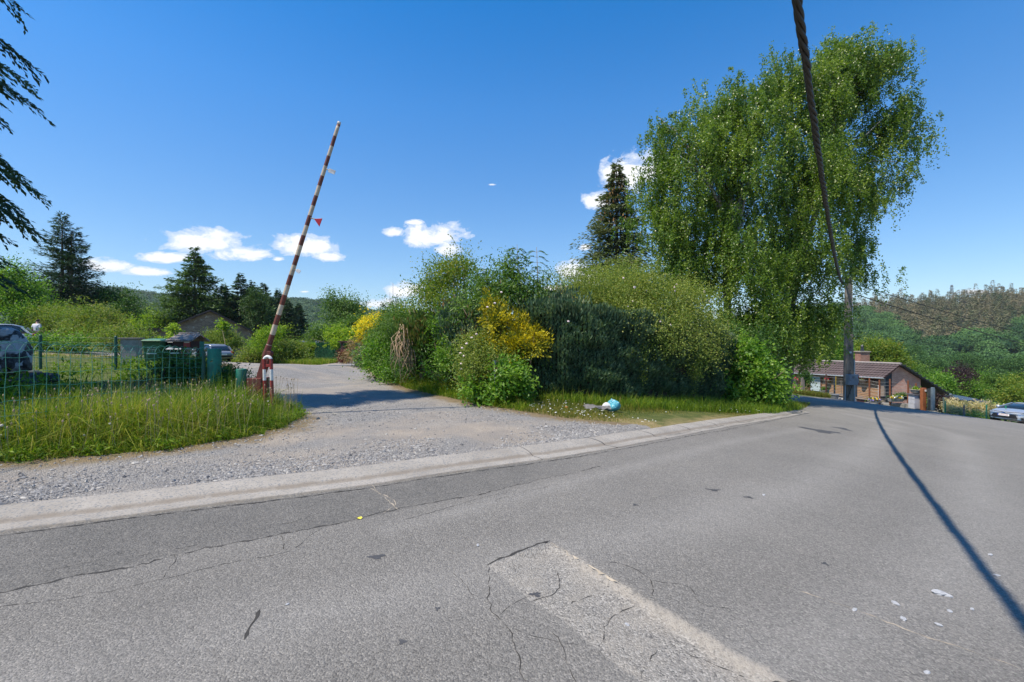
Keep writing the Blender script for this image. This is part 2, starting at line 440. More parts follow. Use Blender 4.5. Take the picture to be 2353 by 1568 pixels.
def sheet(name, poly, mat, dz, lift=None, attrs=None, c=(0, 4), a=4.0, dt=.012, pad=0.0, kind='structure'):
    xs = np.array([p[0] for p in poly]); ys = np.array([p[1] for p in poly])
    tx = np.arange(np.arcsinh((xs.min()-c[0])/a)-dt, np.arcsinh((xs.max()-c[0])/a)+dt, dt)
    ty = np.arange(np.arcsinh((ys.min()-c[1])/a)-dt, np.arcsinh((ys.max()-c[1])/a)+dt, dt)
    gx, gy = np.meshgrid(c[0]+a*np.sinh(tx), c[1]+a*np.sinh(ty), indexing='ij')
    nx, ny = gx.shape
    cx = .25*(gx[:-1,:-1]+gx[1:,:-1]+gx[:-1,1:]+gx[1:,1:]); cy = .25*(gy[:-1,:-1]+gy[1:,:-1]+gy[:-1,1:]+gy[1:,1:])
    keep = (sdist(cx, cy, poly) > -pad) if pad else inpoly(cx, cy, poly)
    I, J = np.nonzero(keep); q = lambda i, j: i*ny+j
    f = np.stack([q(I, J), q(I+1, J), q(I+1, J+1), q(I, J+1)], 1)
    used = np.unique(f); remap = np.full(nx*ny, -1, np.int64); remap[used] = np.arange(len(used))
    x = gx.ravel()[used]; y = gy.ravel()[used]
    z = T(x, y)+dz+(lift(x, y) if lift else 0)
    o = mesh_np(name, np.stack([x, y, z], 1), remap[f], mat, None, None, True, attrs(x, y) if attrs else None)
    o['kind'] = kind; return o

# ================================================================ asphalt
def asphalt():
    m = N('asphalt'); p = m.pos()
    ch = m.voro(95, 'F1', p, 'Color'); chv = m.n('SeparateColor'); m.l(ch, chv.inputs[0])
    d1 = m.voro(95, 'F1', p, 'Distance')
    big = m.noise(.55, 5, .6, p); mid = m.noise(3.2, 4, .6, p); fine = m.noise(210, 3, .6, p)
    base = m.ramp(m.math('ADD', m.math('MULTIPLY', big, .7), m.math('MULTIPLY', m.noise(.17, 3, .5, p), .3)), [(.36, (.165, .155, .139)), (.62, (.262, .246, .219))])
    base = m.mix(m.ramp(mid, [(.35, 0), (.75, .4)]), base, (.15, .148, .142))
    agg = m.ramp(chv.outputs[0], [(0, (.075, .072, .066)), (.2, (.165, .157, .143)), (.55, (.228, .217, .196)), (.85, (.315, .298, .268)), (1, (.43, .405, .36))])
    c = m.mix(.52, base, agg)
    c = m.mix(m.ramp(fine, [(.38, .55), (.5, 0)]), c, (.075, .073, .07))
    # the older, darker strip laid along the gutter, with its open seam
    dk = m.attr('dark'); dkn = m.math('MULTIPLY', dk, m.ramp(m.noise(1.6, 5, .7, p), [(.25, .35), (.7, 1)]))
    c = m.mix(m.math('MULTIPLY', dkn, .8), c, m.mix(.45, agg, (.075, .074, .07)), 'MIX')
    c = m.mix(m.math('MULTIPLY', dkn, .30), c, (.05, .05, .048))
    tr = m.math('MULTIPLY', m.attr('track'), m.ramp(m.noise(.9, 5, .65, p), [(.25, .3), (.7, 1)]))
    c = m.mix(m.math('MULTIPLY', tr, .55), c, m.mix(.5, agg, (.40, .385, .36)))
    # the dug-out, milled patch is paler
    pt = m.attr('patch'); nn = m.math('MULTIPLY', m.math('SUBTRACT', m.noise(14, 5, .7, p), .5), .9)
    pm = m.ramp(m.math('ADD', pt, nn), [(.42, 0), (.58, 1)])
    agp = m.ramp(chv.outputs[1], [(0, (.11, .105, .097)), (.2, (.225, .212, .19)), (.75, (.335, .315, .28)), (1, (.48, .45, .40))])
    agp = m.mix(m.ramp(m.noise(4.5, 6, .7, p), [(.42, 0), (.68, .6)]), agp, (.36, .325, .272))
    c = m.mix(m.math('MULTIPLY', pm, .92), c, agp)
    # sand lying along the patch edge and in wheel tracks
    du = m.ramp(m.math('ADD', m.attr('dust'), m.math('MULTIPLY', m.math('SUBTRACT', m.noise(11, 7, .78, p), .5), 1.9)), [(.5, 0), (.95, 1)])
    c = m.mix(m.math('MULTIPLY', du, .85), c, (.37, .335, .285))
    st = m.ramp(m.noise(1.1, 7, .75, p, .6), [(.66, 0), (.72, 1)])
    c = m.mix(m.math('MULTIPLY', st, .35), c, (.1, .1, .1))
    h = m.math('ADD', m.math('MULTIPLY', d1, -.8), m.math('MULTIPLY', fine, .9))
    h = m.math('ADD', h, m.math('MULTIPLY', m.noise(26, 4, .6, p), .7))
    nm = m.bump(h, .011, .85)
    return m.end(m.bsdf(c, .86, 0, nm, .35))
M_ASPH = asphalt()
SEAMF = list(SEAM)
def road_lift(x, y):
    s = sdist(x, y, PATCH)
    dl = dline(x, y, [PATCH[0], PATCH[12], PATCH[11], PATCH[10], PATCH[9], PATCH[8]])
    z = -.042*sst(0, .05, s)*sst(.02, .45, dl)
    z = z+.004*vnoise(x, y, 1.3, 3)*(np.hypot(x, y) < 30)
    dk = inpoly(x, y, DARK)
    z = z-.008*np.where(dk, sst(0, .12, dline(x, y, SEAMF)), 0)
    return z-.004
DARK = [tuple(p) for p in KERB if G(-40, 1228)[0]-3 < p[0] < G(1330, 1044)[0]]+[tuple(p) for p in SEAM[::-1]]
PALE = [G(*q)[:2] for q in ((900, 1215), (1100, 1165), (1230, 1130), (1400, 1085), (1560, 1045), (1700, 1012), (1850, 985))]
def road_attrs(x, y):
    s = sdist(x, y, PATCH); dk = sdist(x, y, DARK)
    far = G(1381, 1071)[0]
    return dict(patch=np.clip(.5+s/.12, 0, 1), dark=np.clip(.5+dk/.06, 0, 1)*np.clip((far-x)/1.2, 0, 1),
                track=np.clip(1-np.abs(np.minimum(np.abs(dline(x, y, KERB)-2.35), np.abs(dline(x, y, KERB)-3.9)))/.55, 0, 1)*.9+.8*np.clip(1-dline(x, y, PALE)/.22, 0, 1),
                dust=np.clip(1.05-dline(x, y, DUST)/(.05+.10*np.clip((3.4-y)/1.6, 0, 1)), 0, 1)+.45*np.clip(1-np.abs(dline(x, y, KERB)-.0)/.25, 0, 1))
road = sheet('road', ROAD, M_ASPH, 0, road_lift, road_attrs, dt=.0105, pad=.16)

M_CRACK = plain('crack_dirt_edge_shade', (.035, .033, .03), .95, var=.5, scale=20)
M_SANDLINE = plain('sand_in_crack', (.36, .31, .24), .95, var=.3, scale=25)
def ribbon(lines, w0, w1, jit=.012, step=.035, dz=.0015, gap=.0):
    V = []; Fc = []
    for ln in lines:
        pts = spline(ln, step); 
        if len(pts) < 3: continue
        d = unit(np.gradient(pts, axis=0)); nr = np.stack([-d[:, 1], d[:, 0]], 1)
        off = np.cumsum(R.normal(size=len(pts)))*jit*.45; off -= np.linspace(off[0], off[-1], len(off)); off += R.normal(size=len(pts))*jit*.3
        pts = pts+nr*off[:, None]
        w = (w0+(w1-w0)*R.random(len(pts))**2)*.5*(R.random(len(pts)) > gap); w[0] = w[-1] = .0006
        for sgn in (1,):
            a = pts+nr*w[:, None]; b = pts-nr*w[:, None]
            za = T(a[:, 0], a[:, 1])+road_lift(a[:, 0], a[:, 1])+dz; zb = T(b[:, 0], b[:, 1])+road_lift(b[:, 0], b[:, 1])+dz
            n0 = sum(len(q) for q in V); n = len(pts)
            V.append(np.concatenate([np.c_[a, za], np.c_[b, zb]]))
            i = np.arange(n-1); Fc.append(np.stack([n0+i, n0+i+1, n0+n+i+1, n0+n+i], 1))
    return np.concatenate(V), np.concatenate(Fc)
def GL(*qs): return [G(*q)[:2] for q in qs]
cr = [GL((0, 1392), (166, 1371), (377, 1327), (528, 1295), (657, 1267), (732, 1218), (753, 1209)),
      GL((560, 1258), (575, 1275)), GL((646, 1228), (653, 1250), (657, 1267)), GL((377, 1327), (402, 1290), (400, 1272)),
      GL((1040, 1316), (1066, 1338), (1088, 1372), (1102, 1376)), GL((1123, 1303), (1128, 1330), (1143, 1403), (1160, 1425), (1177, 1443), (1190, 1480), (1200, 1516), (1209, 1566), (1215, 1600)),
      GL((1212, 1370), (1190, 1385), (1150, 1411)), GL((1270, 1450), (1283, 1463), (1296, 1500), (1321, 1554), (1330, 1580)),
      GL((1177, 1443), (1230, 1462), (1330, 1480)), GL((1380, 1480), (1387, 1452), (1404, 1406), (1420, 1392), (1472, 1372)), GL((1310, 1382), (1345, 1362), (1363, 1353)),
      GL((1472, 1558), (1490, 1520), (1514, 1482)), GL((1280, 1300), (1285, 1340), (1262, 1368), (1220, 1380)),
      GL((1494, 1329), (1500, 1350), (1494, 1378)), GL((1398, 1290), (1440, 1300), (1494, 1329), (1589, 1350), (1609, 1383), (1680, 1401)),
      GL((1560, 1480), (1680, 1520), (1760, 1552), (1880, 1570)), GL((640, 1205), (700, 1188), (747, 1172)), GL((300, 1280), (380, 1262), (450, 1250)),
      GL((100, 1310), (200, 1290), (290, 1262)), GL((925, 1195), (1010, 1172), (1100, 1146), (1180, 1130)), GL((1140, 1150), (1200, 1130), (1260, 1118))]
v_, f_ = ribbon(cr, .002, .009, gap=.2)
o = mesh_np('surface_crack', v_, f_, M_CRACK, road)
v_, f_ = ribbon([SEAM], .004, .034, .022, gap=.1)
mesh_np('paving_seam', v_, f_, M_CRACK, road)
v_, f_ = ribbon([GL((1118, 1300), (1190, 1270), (1264, 1243)), GL((596, 1399), (585, 1425), (574, 1445), (559, 1470))], .010, .030, .012)  # dark ribbon paints the patch step's shadow; the second line is the gouge
mesh_np('edge_shade_gouge', v_, f_, M_CRACK, road)
v_, f_ = ribbon([GL((1792, 1341), (1949, 1395), (2115, 1457), (2353, 1540)), GL((880, 1180), (905, 1160), (850, 1120)), GL((915, 1172), (880, 1138), (845, 1105)), GL((1265, 1246), (1330, 1284), (1426, 1341))], .003, .016, .012, gap=.25)
mesh_np('sand_line', v_, f_, M_SANDLINE, road)
kx = [tuple(q) for q in (KERB[::6]-np.stack([-unit(np.gradient(KERB, axis=0))[::6, 1], unit(np.gradient(KERB, axis=0))[::6, 0]], 1)*.012) if -9 < q[0] < 11]
v_, f_ = ribbon([kx], .004, .026, .008, step=.04, dz=.004, gap=.05)
mesh_np('gutter_joint', v_, f_, M_CRACK, road)
# tar and oil marks
M_TAR = plain('tar_mark', (.06, .06, .062), .7, var=.4, scale=18)
def blotch(name, cx, cy, rx, ry, n=26, rot=0):
    c = G(cx, cy); s = c.y/F; mb = MB(); pts = []
    for i in range(n):
        a = 2*math.pi*i/n; q = 1+.35*math.sin(3*a+cx)+random.uniform(-.25, .25)
        x = math.cos(a)*rx*s*q; y = math.sin(a)*ry*s*q*c.y/1.6
        x, y = x*math.cos(rot)-y*math.sin(rot), x*math.sin(rot)+y*math.cos(rot)
        px, py = c.x+x, c.y+y; pts.append((px, py, float(T(px, py)+road_lift(np.array([px]), np.array([py]))[0])+.002))
    mb.add(pts, [tuple(range(n))]); return mb.build(name, M_TAR, road, recalc=False)
for q in ((866, 1279, 17, 5), (925, 1474, 9, 5), (1005, 1398, 5, 4), (1230, 1365, 12, 5), (1886, 990, 34, 4), (1935, 985, 16, 2.6), (1720, 1142, 9, 2), (1896, 1295, 7, 3), (1640, 1125, 14, 2), (1460, 1160, 6, 2)):
    blotch('tar_stain', *q)

# ================================================================ concrete gutter and kerb
def concrete_kerb():
    m = N('kerb_concrete'); p = m.pos(); s = m.attr('s'); e = m.attr('e')
    c = m.ramp(m.noise(1.3, 6, .65, p), [(.3, (.25, .23, .20)), (.7, (.38, .352, .312))])
    ch = m.voro(70, 'F1', p, 'Color'); chv = m.n('SeparateColor'); m.l(ch, chv.inputs[0])
    c = m.mix(m.ramp(chv.outputs[0], [(.76, 0), (.86, .75)]), c, (.16, .17, .18))
    c = m.mix(m.ramp(m.noise(60, 4, .7, p), [(.36, .5), (.5, 0)]), c, (.2, .18, .155))
    # dirt that gathers where gutter and kerb meet, and on the road edge
    edge = m.math('ADD', m.attr('dirt'), m.math('MULTIPLY', m.math('SUBTRACT', m.noise(7, 5, .7, p), .5), 1.2))
    c = m.mix(m.ramp(edge, [(.45, 0), (1.0, .8)]), c, (.2, .17, .135))
    jt = m.math('FRACT', m.math('ADD', m.attr('js'), m.math('MULTIPLY', m.noise(4, 3, .5, p), .008)))
    jl = m.math('LESS_THAN', jt, m.attr('jw'))
    c = m.mix(jl, c, (.05, .047, .042))
    h = m.math('ADD', m.math('MULTIPLY', m.noise(90, 4, .7, p), 1.0), m.math('MULTIPLY', jl, -2))
    return m.end(m.bsdf(c, .9, 0, m.bump(h, .006, .8), .3))
PROF = [(0, -.06), (0, .004), (.03, .009), (.15, .004), (.235, .000), (.262, .014), (.31, .038), (.42, .055), (.52, .062), (.60, .063), (.635, .05), (.645, -.06)]
kd = unit(np.gradient(KERB, axis=0)); kn = np.stack([-kd[:, 1], kd[:, 0]], 1)
ks = np.concatenate([[0], np.cumsum(np.linalg.norm(np.diff(KERB, axis=0), axis=1))])
V = []; S = []; E = []; D = []
for i in range(len(KERB)):
    for (o_, z_) in PROF:
        q = KERB[i]+kn[i]*(o_+.004*math.sin(ks[i]*5)+.003*math.sin(ks[i]*17))
        V.append((q[0], q[1], float(T(KERB[i][0], KERB[i][1]))+z_+.003*math.sin(ks[i]*3.1)+.002)); S.append(ks[i]); E.append(o_)
        D.append({.235: .85, .262: 1.0, .31: .35, 0: .75, .03: .4, .6: .6, .635: .8}.get(o_, 0.05))
_q = G(18, 1165); s0 = ks[np.argmin(np.hypot(KERB[:, 0]-_q.x, KERB[:, 1]-_q.y))]
sa = np.array(S)-s0; JS = np.where(sa < 5.6, sa/5.6+4, 5+(sa-5.6)/1.5); JW = np.where(sa < 5.6, .0028, .016)
np_ = len(PROF); i, j = np.meshgrid(np.arange(len(KERB)-1), np.arange(np_-1), indexing='ij'); i = i.ravel(); j = j.ravel()
kf = np.stack([i*np_+j, (i+1)*np_+j, (i+1)*np_+j+1, i*np_+j+1], 1)
o = mesh_np('kerb', V, kf, concrete_kerb(), None, None, True, dict(s=S, e=E, dirt=D, js=JS, jw=JW)); o['kind'] = 'structure'
kb = KERB+kn*.63

# ================================================================ gravel drive
def gravel():
    m = N('gravel'); p = m.pos()
    c1 = m.voro(58, 'F1', p, 'Color'); s1 = m.n('SeparateColor'); m.l(c1, s1.inputs[0])
    c2 = m.voro(110, 'F1', p, 'Color'); s2 = m.n('SeparateColor'); m.l(c2, s2.inputs[0])
    st = m.ramp(s1.outputs[0], [(0, (.10, .10, .105)), (.3, (.20, .197, .195)), (.6, (.30, .292, .28)), (.85, (.40, .385, .36)), (1, (.48, .45, .40))])
    fi = m.ramp(s2.outputs[0], [(0, (.14, .135, .13)), (.5, (.31, .30, .285)), (1, (.46, .44, .40))])
    c = m.mix(.45, st, fi)
    # sandy, worn ground between the stones
    sandf = m.math('ADD', m.noise(.42, 6, .62, p, .5), m.math('MULTIPLY', m.attr('sand'), .26))
    sand = m.ramp(sandf, [(.43, 0), (.66, .9)])
    sc = m.ramp(m.noise(30, 5, .7, p), [(.3, (.33, .28, .225)), (.7, (.46, .40, .33))])
    c = m.mix(sand, c, sc)
    c = m.mix(m.ramp(m.noise(1.1, 5, .65, p), [(.35, .5), (.62, 0)]), c, (.2, .195, .19))
    # bare brown soil and thin moss towards the edge
    ed = m.math('ADD', m.attr('edge'), m.math('MULTIPLY', m.math('SUBTRACT', m.noise(2.6, 6, .7, p), .5), 1.1))
    so = m.ramp(m.noise(7, 6, .7, p), [(.3, (.16, .125, .07)), (.55, (.25, .19, .115)), (.75, (.16, .17, .05))])
    c = m.mix(m.ramp(ed, [(.25, 1), (.62, 0)]), c, so)
    h = m.math('ADD', m.math('MULTIPLY', m.voro(58, 'F1', p), -1.2), m.math('MULTIPLY', m.noise(55, 4, .7, p), .8))
    h = m.math('ADD', h, m.math('MULTIPLY', m.noise(3, 4, .6, p), .9))
    return m.end(m.bsdf(c, .93, 0, m.bump(h, .022, .9), .25))
GRAVEL = gravel()
SANDP = [G(*q)[:2] for q in ((960, 990), (1090, 985), (1180, 1000))]
SANDQ = [G(*q)[:2] for q in ((640, 1015), (800, 985))]
def drive_attrs(x, y):
    kd_ = dline(x, y, KERB)
    s = sdist(x, y, DRIVE); s = np.where(kd_ < 1.1, 2.0, s)
    sand = 1.0*np.clip(1-dline(x, y, SANDP)/.9, 0, 1)+.7*np.clip(1-dline(x, y, SANDQ)/.4, 0, 1)
    return dict(edge=np.clip(s/.9, 0, 1), sand=sand)
def drive_lift(x, y):
    kd_ = dline(x, y, KERB)
    return .042*np.clip(1-(kd_-.63)/.8, 0, 1)+.018*vnoise(x, y, 1.7, 9)*sst(.7, 1.6, kd_)-.006-.14*(1-sst(.52, .63, kd_))
drive = sheet('gravel_drive', DRIVE, GRAVEL, 0, drive_lift, drive_attrs, c=(-1, 6), dt=.014, pad=.12)

# ================================================================ open ground
def soil():
    m = N('ground_soil'); p = m.pos()
    g = m.ramp(m.noise(3.2, 7, .7, p), [(.28, (.045, .055, .016)), (.5, (.085, .11, .028)), (.66, (.15, .15, .05)), (.8, (.21, .17, .085))])
    g = m.mix(m.ramp(m.noise(40, 4, .7, p), [(.35, .6), (.55, 0)]), g, (.035, .035, .015))
    dry = m.math('ADD', m.attr('dry'), m.math('MULTIPLY', m.math('SUBTRACT', m.noise(2.4, 6, .7, p), .5), 1.3))
    dc = m.ramp(m.noise(16, 6, .75, p), [(.28, (.12, .10, .04)), (.5, (.24, .19, .09)), (.7, (.31, .25, .13))])
    c = m.mix(m.ramp(dry, [(.35, 0), (.75, 1)]), g, dc)
    return m.end(m.bsdf(c, .95, 0, m.bump(m.noise(45, 5, .7, p), .02, .8), .2))
def ground_mesh():
    dt = .02; a = 5.0
    tx = np.arange(np.arcsinh(-170/a), np.arcsinh(330/a), dt); ty = np.arange(np.arcsinh(-24/a), np.arcsinh(420/a), dt)
    x = a*np.sinh(tx); y = 6+a*np.sinh(ty); x[0] = -2600; x[-1] = 2600; y[-1] = 3000; y[0] = -400
    gx, gy = np.meshgrid(x, y, indexing='ij'); X = gx.ravel(); Y = gy.ravel()
    z = T(X, Y); low = inpoly(X, Y, ROAD) | inpoly(X, Y, DRIVE) | (dline(X, Y, KERB) < .5)
    z = z-.09*low+.03*vnoise(X, Y, 1.1, 5)*(~low)*(np.abs(sdist(X, Y, DRIVE)) > .8)
    ny = len(y); i, j = np.meshgrid(np.arange(len(x)-1), np.arange(ny-1), indexing='ij'); i = i.ravel(); j = j.ravel()
    f = np.stack([i*ny+j, (i+1)*ny+j, (i+1)*ny+j+1, i*ny+j+1], 1)
    dd = np.minimum(dline(X, Y, DRIVE+[DRIVE[0]]), dline(X, Y, KERB)); 
    dry = np.clip(1.1-dd/1.5, 0, 1)
    o = mesh_np('ground', np.stack([X, Y, z], 1), f, soil(), None, None, True, dict(dry=dry)); o['kind'] = 'structure'
ground_mesh()

# ---------------------------------------------------------------- loose stones
M_STONE = N('loose_stone')
M_STONE = M_STONE.end(M_STONE.bsdf(M_STONE.ramp(M_STONE.attr('v'), [(0, (.09, .09, .095)), (.35, (.20, .195, .19)), (.7, (.31, .30, .285)), (.9, (.42, .40, .36)), (1, (.34, .26, .18))]), .85, 0, M_STONE.bump(M_STONE.noise(120, 3), .003, .5), .3))
OCT = np.array([(1,0,0),(0,1,0),(-1,0,0),(0,-1,0),(0,0,1),(0,0,-1)], float)
OF = np.array([(0,1,4),(1,2,4),(2,3,4),(3,0,4),(1,0,5),(2,1,5),(3,2,5),(0,3,5)])
def stones(name, x, y, size, lift, mat=M_STONE):
    n = len(x); sc = size[:, None]*R.uniform(.55, 1.25, (n, 3))*np.array([1, .8, .5])
    v = OCT[None]*sc[:, None, :]*(1+.25*R.normal(size=(n, 6, 1)))
    a = R.uniform(0, 6.28, n); c, s = np.cos(a)[:, None], np.sin(a)[:, None]
    vx = v[..., 0]*c-v[..., 1]*s; vy = v[..., 0]*s+v[..., 1]*c
    z = T(x, y)+lift(x, y)+sc[:, 2]*.35
    V = np.stack([vx+x[:, None], vy+y[:, None], v[..., 2]+z[:, None]], -1).reshape(-1, 3)
    f = (OF[None]+6*np.arange(n)[:, None, None]).reshape(-1, 3)
    return mesh_np(name, V, f, mat, None, np.repeat(R.beta(2.2, 2.2, n), 8))
def scatter(poly, n, keep=None):
    xs = [p[0] for p in poly]; ys = [p[1] for p in poly]; X = []; Y = []; got = 0
    while got < n:
        x = R.uniform(min(xs), max(xs), n); y = R.uniform(min(ys), max(ys), n); k = inpoly(x, y, poly)
        if keep is not None: k &= keep(x, y)
        x, y = x[k], y[k]; X.append(x); Y.append(y); got += len(x)
        if not len(x): break
    return np.concatenate(X)[:n], np.concatenate(Y)[:n]
NEARD = [tuple(p) for p in kb if -7.5 < p[0] < G(1480, 1010)[0]]+[tuple(G(*q)[:2]) for q in ((1480, 985), (1310, 965), (1090, 930), (980, 925), (760, 925), (700, 958), (560, 1010), (0, 1065))]
def dens(x, y):
    kd_ = dline(x, y, KERB); sd = dline(x, y, SANDP)
    pr = (.15+.85*np.exp(-((kd_-.95)/.75)**2))*np.where(sd < .7, .25, 1)*np.clip(.55+.8*vnoise(x, y, 2.1, 4)+.3*vnoise(x, y, 5, 8), .08, 1)
    return R.random(len(x)) < pr
x, y = scatter(NEARD, 20000, dens)
o = stones('gravel_stones', x, y, R.gamma(2.6, .0040, len(x))+.004, drive_lift); o['kind'] = 'stuff'
tag(o, 'loose grey stone chippings lying on the drive beside the kerb', 'gravel')
x, y = scatter(ROAD, 420, lambda x, y: (y > 1.8) & (y < 14) & (R.random(len(x)) < np.where(dline(x, y, KERB) < .9, .9, .12)+np.where((x > 2.2) & (y < 6), .5, 0)))
o = stones('road_grit', x, y, R.gamma(2, .003, len(x))+.003, lambda x, y: road_lift(x, y)); o['kind'] = 'stuff'
tag(o, 'small scattered grit lying on the asphalt road', 'grit')
# countable bigger stones on the road
M_PALE = plain('pale_stone', (.36, .37, .385), .8, var=.35, scale=14, bump=.01)
spots = [(2157, 1364, 19, 'largest pale stone on the road, flat and long'), (2174, 1368, 15, 'long pale stone touching the largest one'), (2058, 1387, 12, 'oval pale stone alone left of the long pale stone'),
         (1964, 1401, 10, 'small pale stone beside the thin road crack'), (2075, 1422, 12, 'pale stone just below the thin sandy crack'), (2182, 1405, 10, 'grey stone below the pair of long pale stones'),
         (2156, 1436, 10, 'grey stone with a dark underside below the crack'), (2290, 1322, 9, 'small stone on the sunlit side right of the cable shadow'), (2276, 1275, 9, 'dark stone right of the cable shadow'),
         (1755, 1137, 7, 'dark stone in the middle of the road'), (1098, 1253, 8, 'grey stone left of the dug-out patch corner'), (660, 1388, 7, 'stone by the gouge in the asphalt'), (2234, 1400, 8, 'stone lying at the edge of the cable shadow'),
         (1440, 1421, 9, 'dark stone inside the dug-out patch'), (2130, 1545, 10, 'stone near the bottom edge of the road'), (265, 1129, 8, 'dark stone in the gutter at the kerb'), (200, 1143, 8, 'dark stone in the gutter left of another')]
for k, (px, py, s, lb) in enumerate(spots):
    c = G(px, py); w = s/F*c.y*.75; mb = MB(); mb.ball((0, 0, 0), w, 8, 5, .22, (1, .6, .38))
    z = float(T(c.x, c.y)+road_lift(np.array([c.x]), np.array([c.y]))[0])
    if py in (1129, 1143): z += .01
    o = mb.build('stone', M_PALE, None, bevel=0, loc=(c.x, c.y, z+w*.18)); o.rotation_euler = (0, 0, random.uniform(0, 3))
    tag(o, lb, 'stone', 'stones lying on the road')
c = G(823, 1192); mb = MB(); n = 8
mb.add([(math.cos(a)*.028*(1+.4*math.cos(a)), math.sin(a)*.016, .006+.008*math.sin(a*2)) for a in [2*math.pi*i/n for i in range(n)]]+[(0, 0, .001)], [(i, (i+1) % n, n) for i in range(n)])
tag(mb.build('fallen_leaf', plain('yellow_leaf', (.62, .55, .03), .6), loc=(c.x, c.y, float(T(c.x, c.y))+.002), recalc=False), 'single yellow leaf lying on the asphalt by the paving seam', 'leaf')
c = G(650, 1113); mb = MB(); mb.tube([(-.08, 0, .012), (0, .01, .018), (.09, -.02, .014)], [.004, .0035, .002], 6)
tag(mb.build('twig', plain('dry_twig', (.2, .13, .07), .9), loc=(c.x, c.y, float(T(c.x, c.y))+.03)), 'thin brown twig lying on the concrete kerb', 'twig')

# ================================================================ grass
def grassmat(name, cols): return leafmat(name, cols, .32, .55, (1.2, 1.25, .5), .3)
M_GRASS = grassmat('long_grass', [(.040, .085, .008), (.085, .155, .012), (.14, .21, .018), (.25, .26, .045), (.38, .31, .13)])
M_GRASS2 = grassmat('short_grass', [(.04, .075, .014), (.10, .13, .025), (.20, .17, .05), (.30, .22, .09)])
def blades(x, y, h, w, bend=.5, dz=0, lean=None):
    n = len(x); a = R.uniform(0, 6.28, n); sd = np.stack([np.cos(a), np.sin(a), np.zeros(n)], 1); b = R.uniform(0, 6.28, n)
    bd = np.stack([np.cos(b), np.sin(b), np.zeros(n)], 1)*(np.abs(R.normal(size=n))*bend*h)[:, None]
    if lean is not None: bd = bd+np.asarray(lean)*h[:, None]
    p0 = np.stack([x, y, T(x, y)+dz], 1); up = np.array([0, 0, 1.])*h[:, None]
    p1 = p0+up*.55+bd*.3; p2 = p0+up*.95-np.array([0, 0, 1.])*(np.linalg.norm(bd, axis=1)*.35)[:, None]+bd
    ws = (w*.5)[:, None]*sd
    q = np.empty((n, 2, 4, 3)); q[:, 0, 0] = p0-ws; q[:, 0, 1] = p0+ws; q[:, 0, 2] = p1+ws*.85; q[:, 0, 3] = p1-ws*.85
    q[:, 1, 0] = p1-ws*.85; q[:, 1, 1] = p1+ws*.85; q[:, 1, 2] = p2+ws*.12; q[:, 1, 3] = p2-ws*.12
    return q.reshape(-1, 3)
def grass(name, label, poly, n, hm, wm, mat=M_GRASS, bend=.5, patch=1.6, vbase=.42, keep=None, extra=None, hvar=.35, lean=None):
    x, y = scatter(poly, n, keep); nz = vnoise(x, y, patch, 12); n = len(x)
    h = hm*np.clip(1+hvar*R.normal(size=n)+.35*nz, .25, 2.1)
    if extra is not None: h = h*extra(x, y)
    v = np.clip(vbase+.16*nz+.21*R.normal(size=n), 0, 1)
    V = blades(x, y, h, wm*R.uniform(.6, 1.3, n), bend, -.02, lean)
    o = mesh_np(name, V, quads(len(V)), mat, None, np.repeat(v, 2)); tag(o, label, 'grass', kind='stuff'); return o
def ragged(poly, amp, step=.12, seed=1):
    out = []; r = np.random.default_rng(seed)
    for a, b in zip(poly, poly[1:]+poly[:1]):
        n = max(1, int(math.hypot(b[0]-a[0], b[1]-a[1])/step))
        for k in range(n): out.append((a[0]+(b[0]-a[0])*k/n+r.normal()*amp, a[1]+(b[1]-a[1])*k/n+r.normal()*amp))
    return out
VERGER = ragged(VERGE, .09)
edgeh = lambda x, y: (.22+.78*sst(-.1, .9, sdist(x, y, VERGE)))*np.clip(1+.45*vnoise(x, y, 3.2, 91), .45, 1.5)
grass('long_grass', 'tall uncut sunlit grass on the verge in front of the wire fence', VERGER, 60000, .50, .010, bend=.75, extra=edgeh, hvar=.5)
grass('straw_grass', 'pale dry grass blades and stems mixed through the verge grass', ragged(VERGE, .14, seed=3), 5200, .52, .0075, bend=.55, vbase=.9, hvar=.4, extra=edgeh)
x, y = scatter(ragged(VERGE, .16, seed=5), 9000, lambda x, y: (sdist(x, y, VERGE) < 1.3) & (vnoise(x, y, 2.4, 61) > -.15)); n = len(x)
LW = Leaves(); LW.add(cards(np.stack([x, y, T(x, y)+R.uniform(0, .16, n)], 1), rvec(n)+np.array([0, 0, .25]), R.uniform(.04, .11, n), R.uniform(.018, .04, n), rvec(n)*.6+np.array([0, 0, 1.])), R.uniform(0, .55, n))
tag(LW.build('verge_weeds', M_GRASS), 'low broad leaved weeds along the edge of the verge', 'weeds', kind='stuff')
grass('grass_stalks', 'dry seed stalks standing above the verge grass', VERGE, 500, .66, .0065, bend=.3, vbase=.86, hvar=.18)
# dandelion clocks and stalk heads
M_CLOCK = plain('seed_clock', (.48, .46, .42), .9, var=.2); M_SEED = plain('brown_seed_head', (.36, .27, .17), .9, var=.4)
x, y = scatter(VERGE, 46); mb = MB()
for a, b in zip(x, y): mb.ball((a, b, float(T(a, b))+random.uniform(.22, .5)), random.uniform(.013, .022), 7, 5, .12)
tag(mb.build('dandelion_clocks', M_CLOCK), 'white dandelion seed clocks among the verge grass', 'flowers', kind='stuff')
x, y = scatter(VERGE, 430); mb = MB()
for a, b in zip(x, y):
    z = float(T(a, b)); h = random.uniform(.42, .84); r = random.uniform(.008, .014); t = random.uniform(-.16, .16)
    mb.tube([(a, b, z), (a+t*.5, b, z+h*.5), (a+t, b, z+h)], .0026, 4, False); mb.ball((a+t, b, z+h), r, 5, 4, .1, (1, 1, 1.5))
tag(mb.build('dandelion_stalks', M_SEED), 'brown headed dandelion stalks rising from the verge grass', 'flowers', kind='stuff')
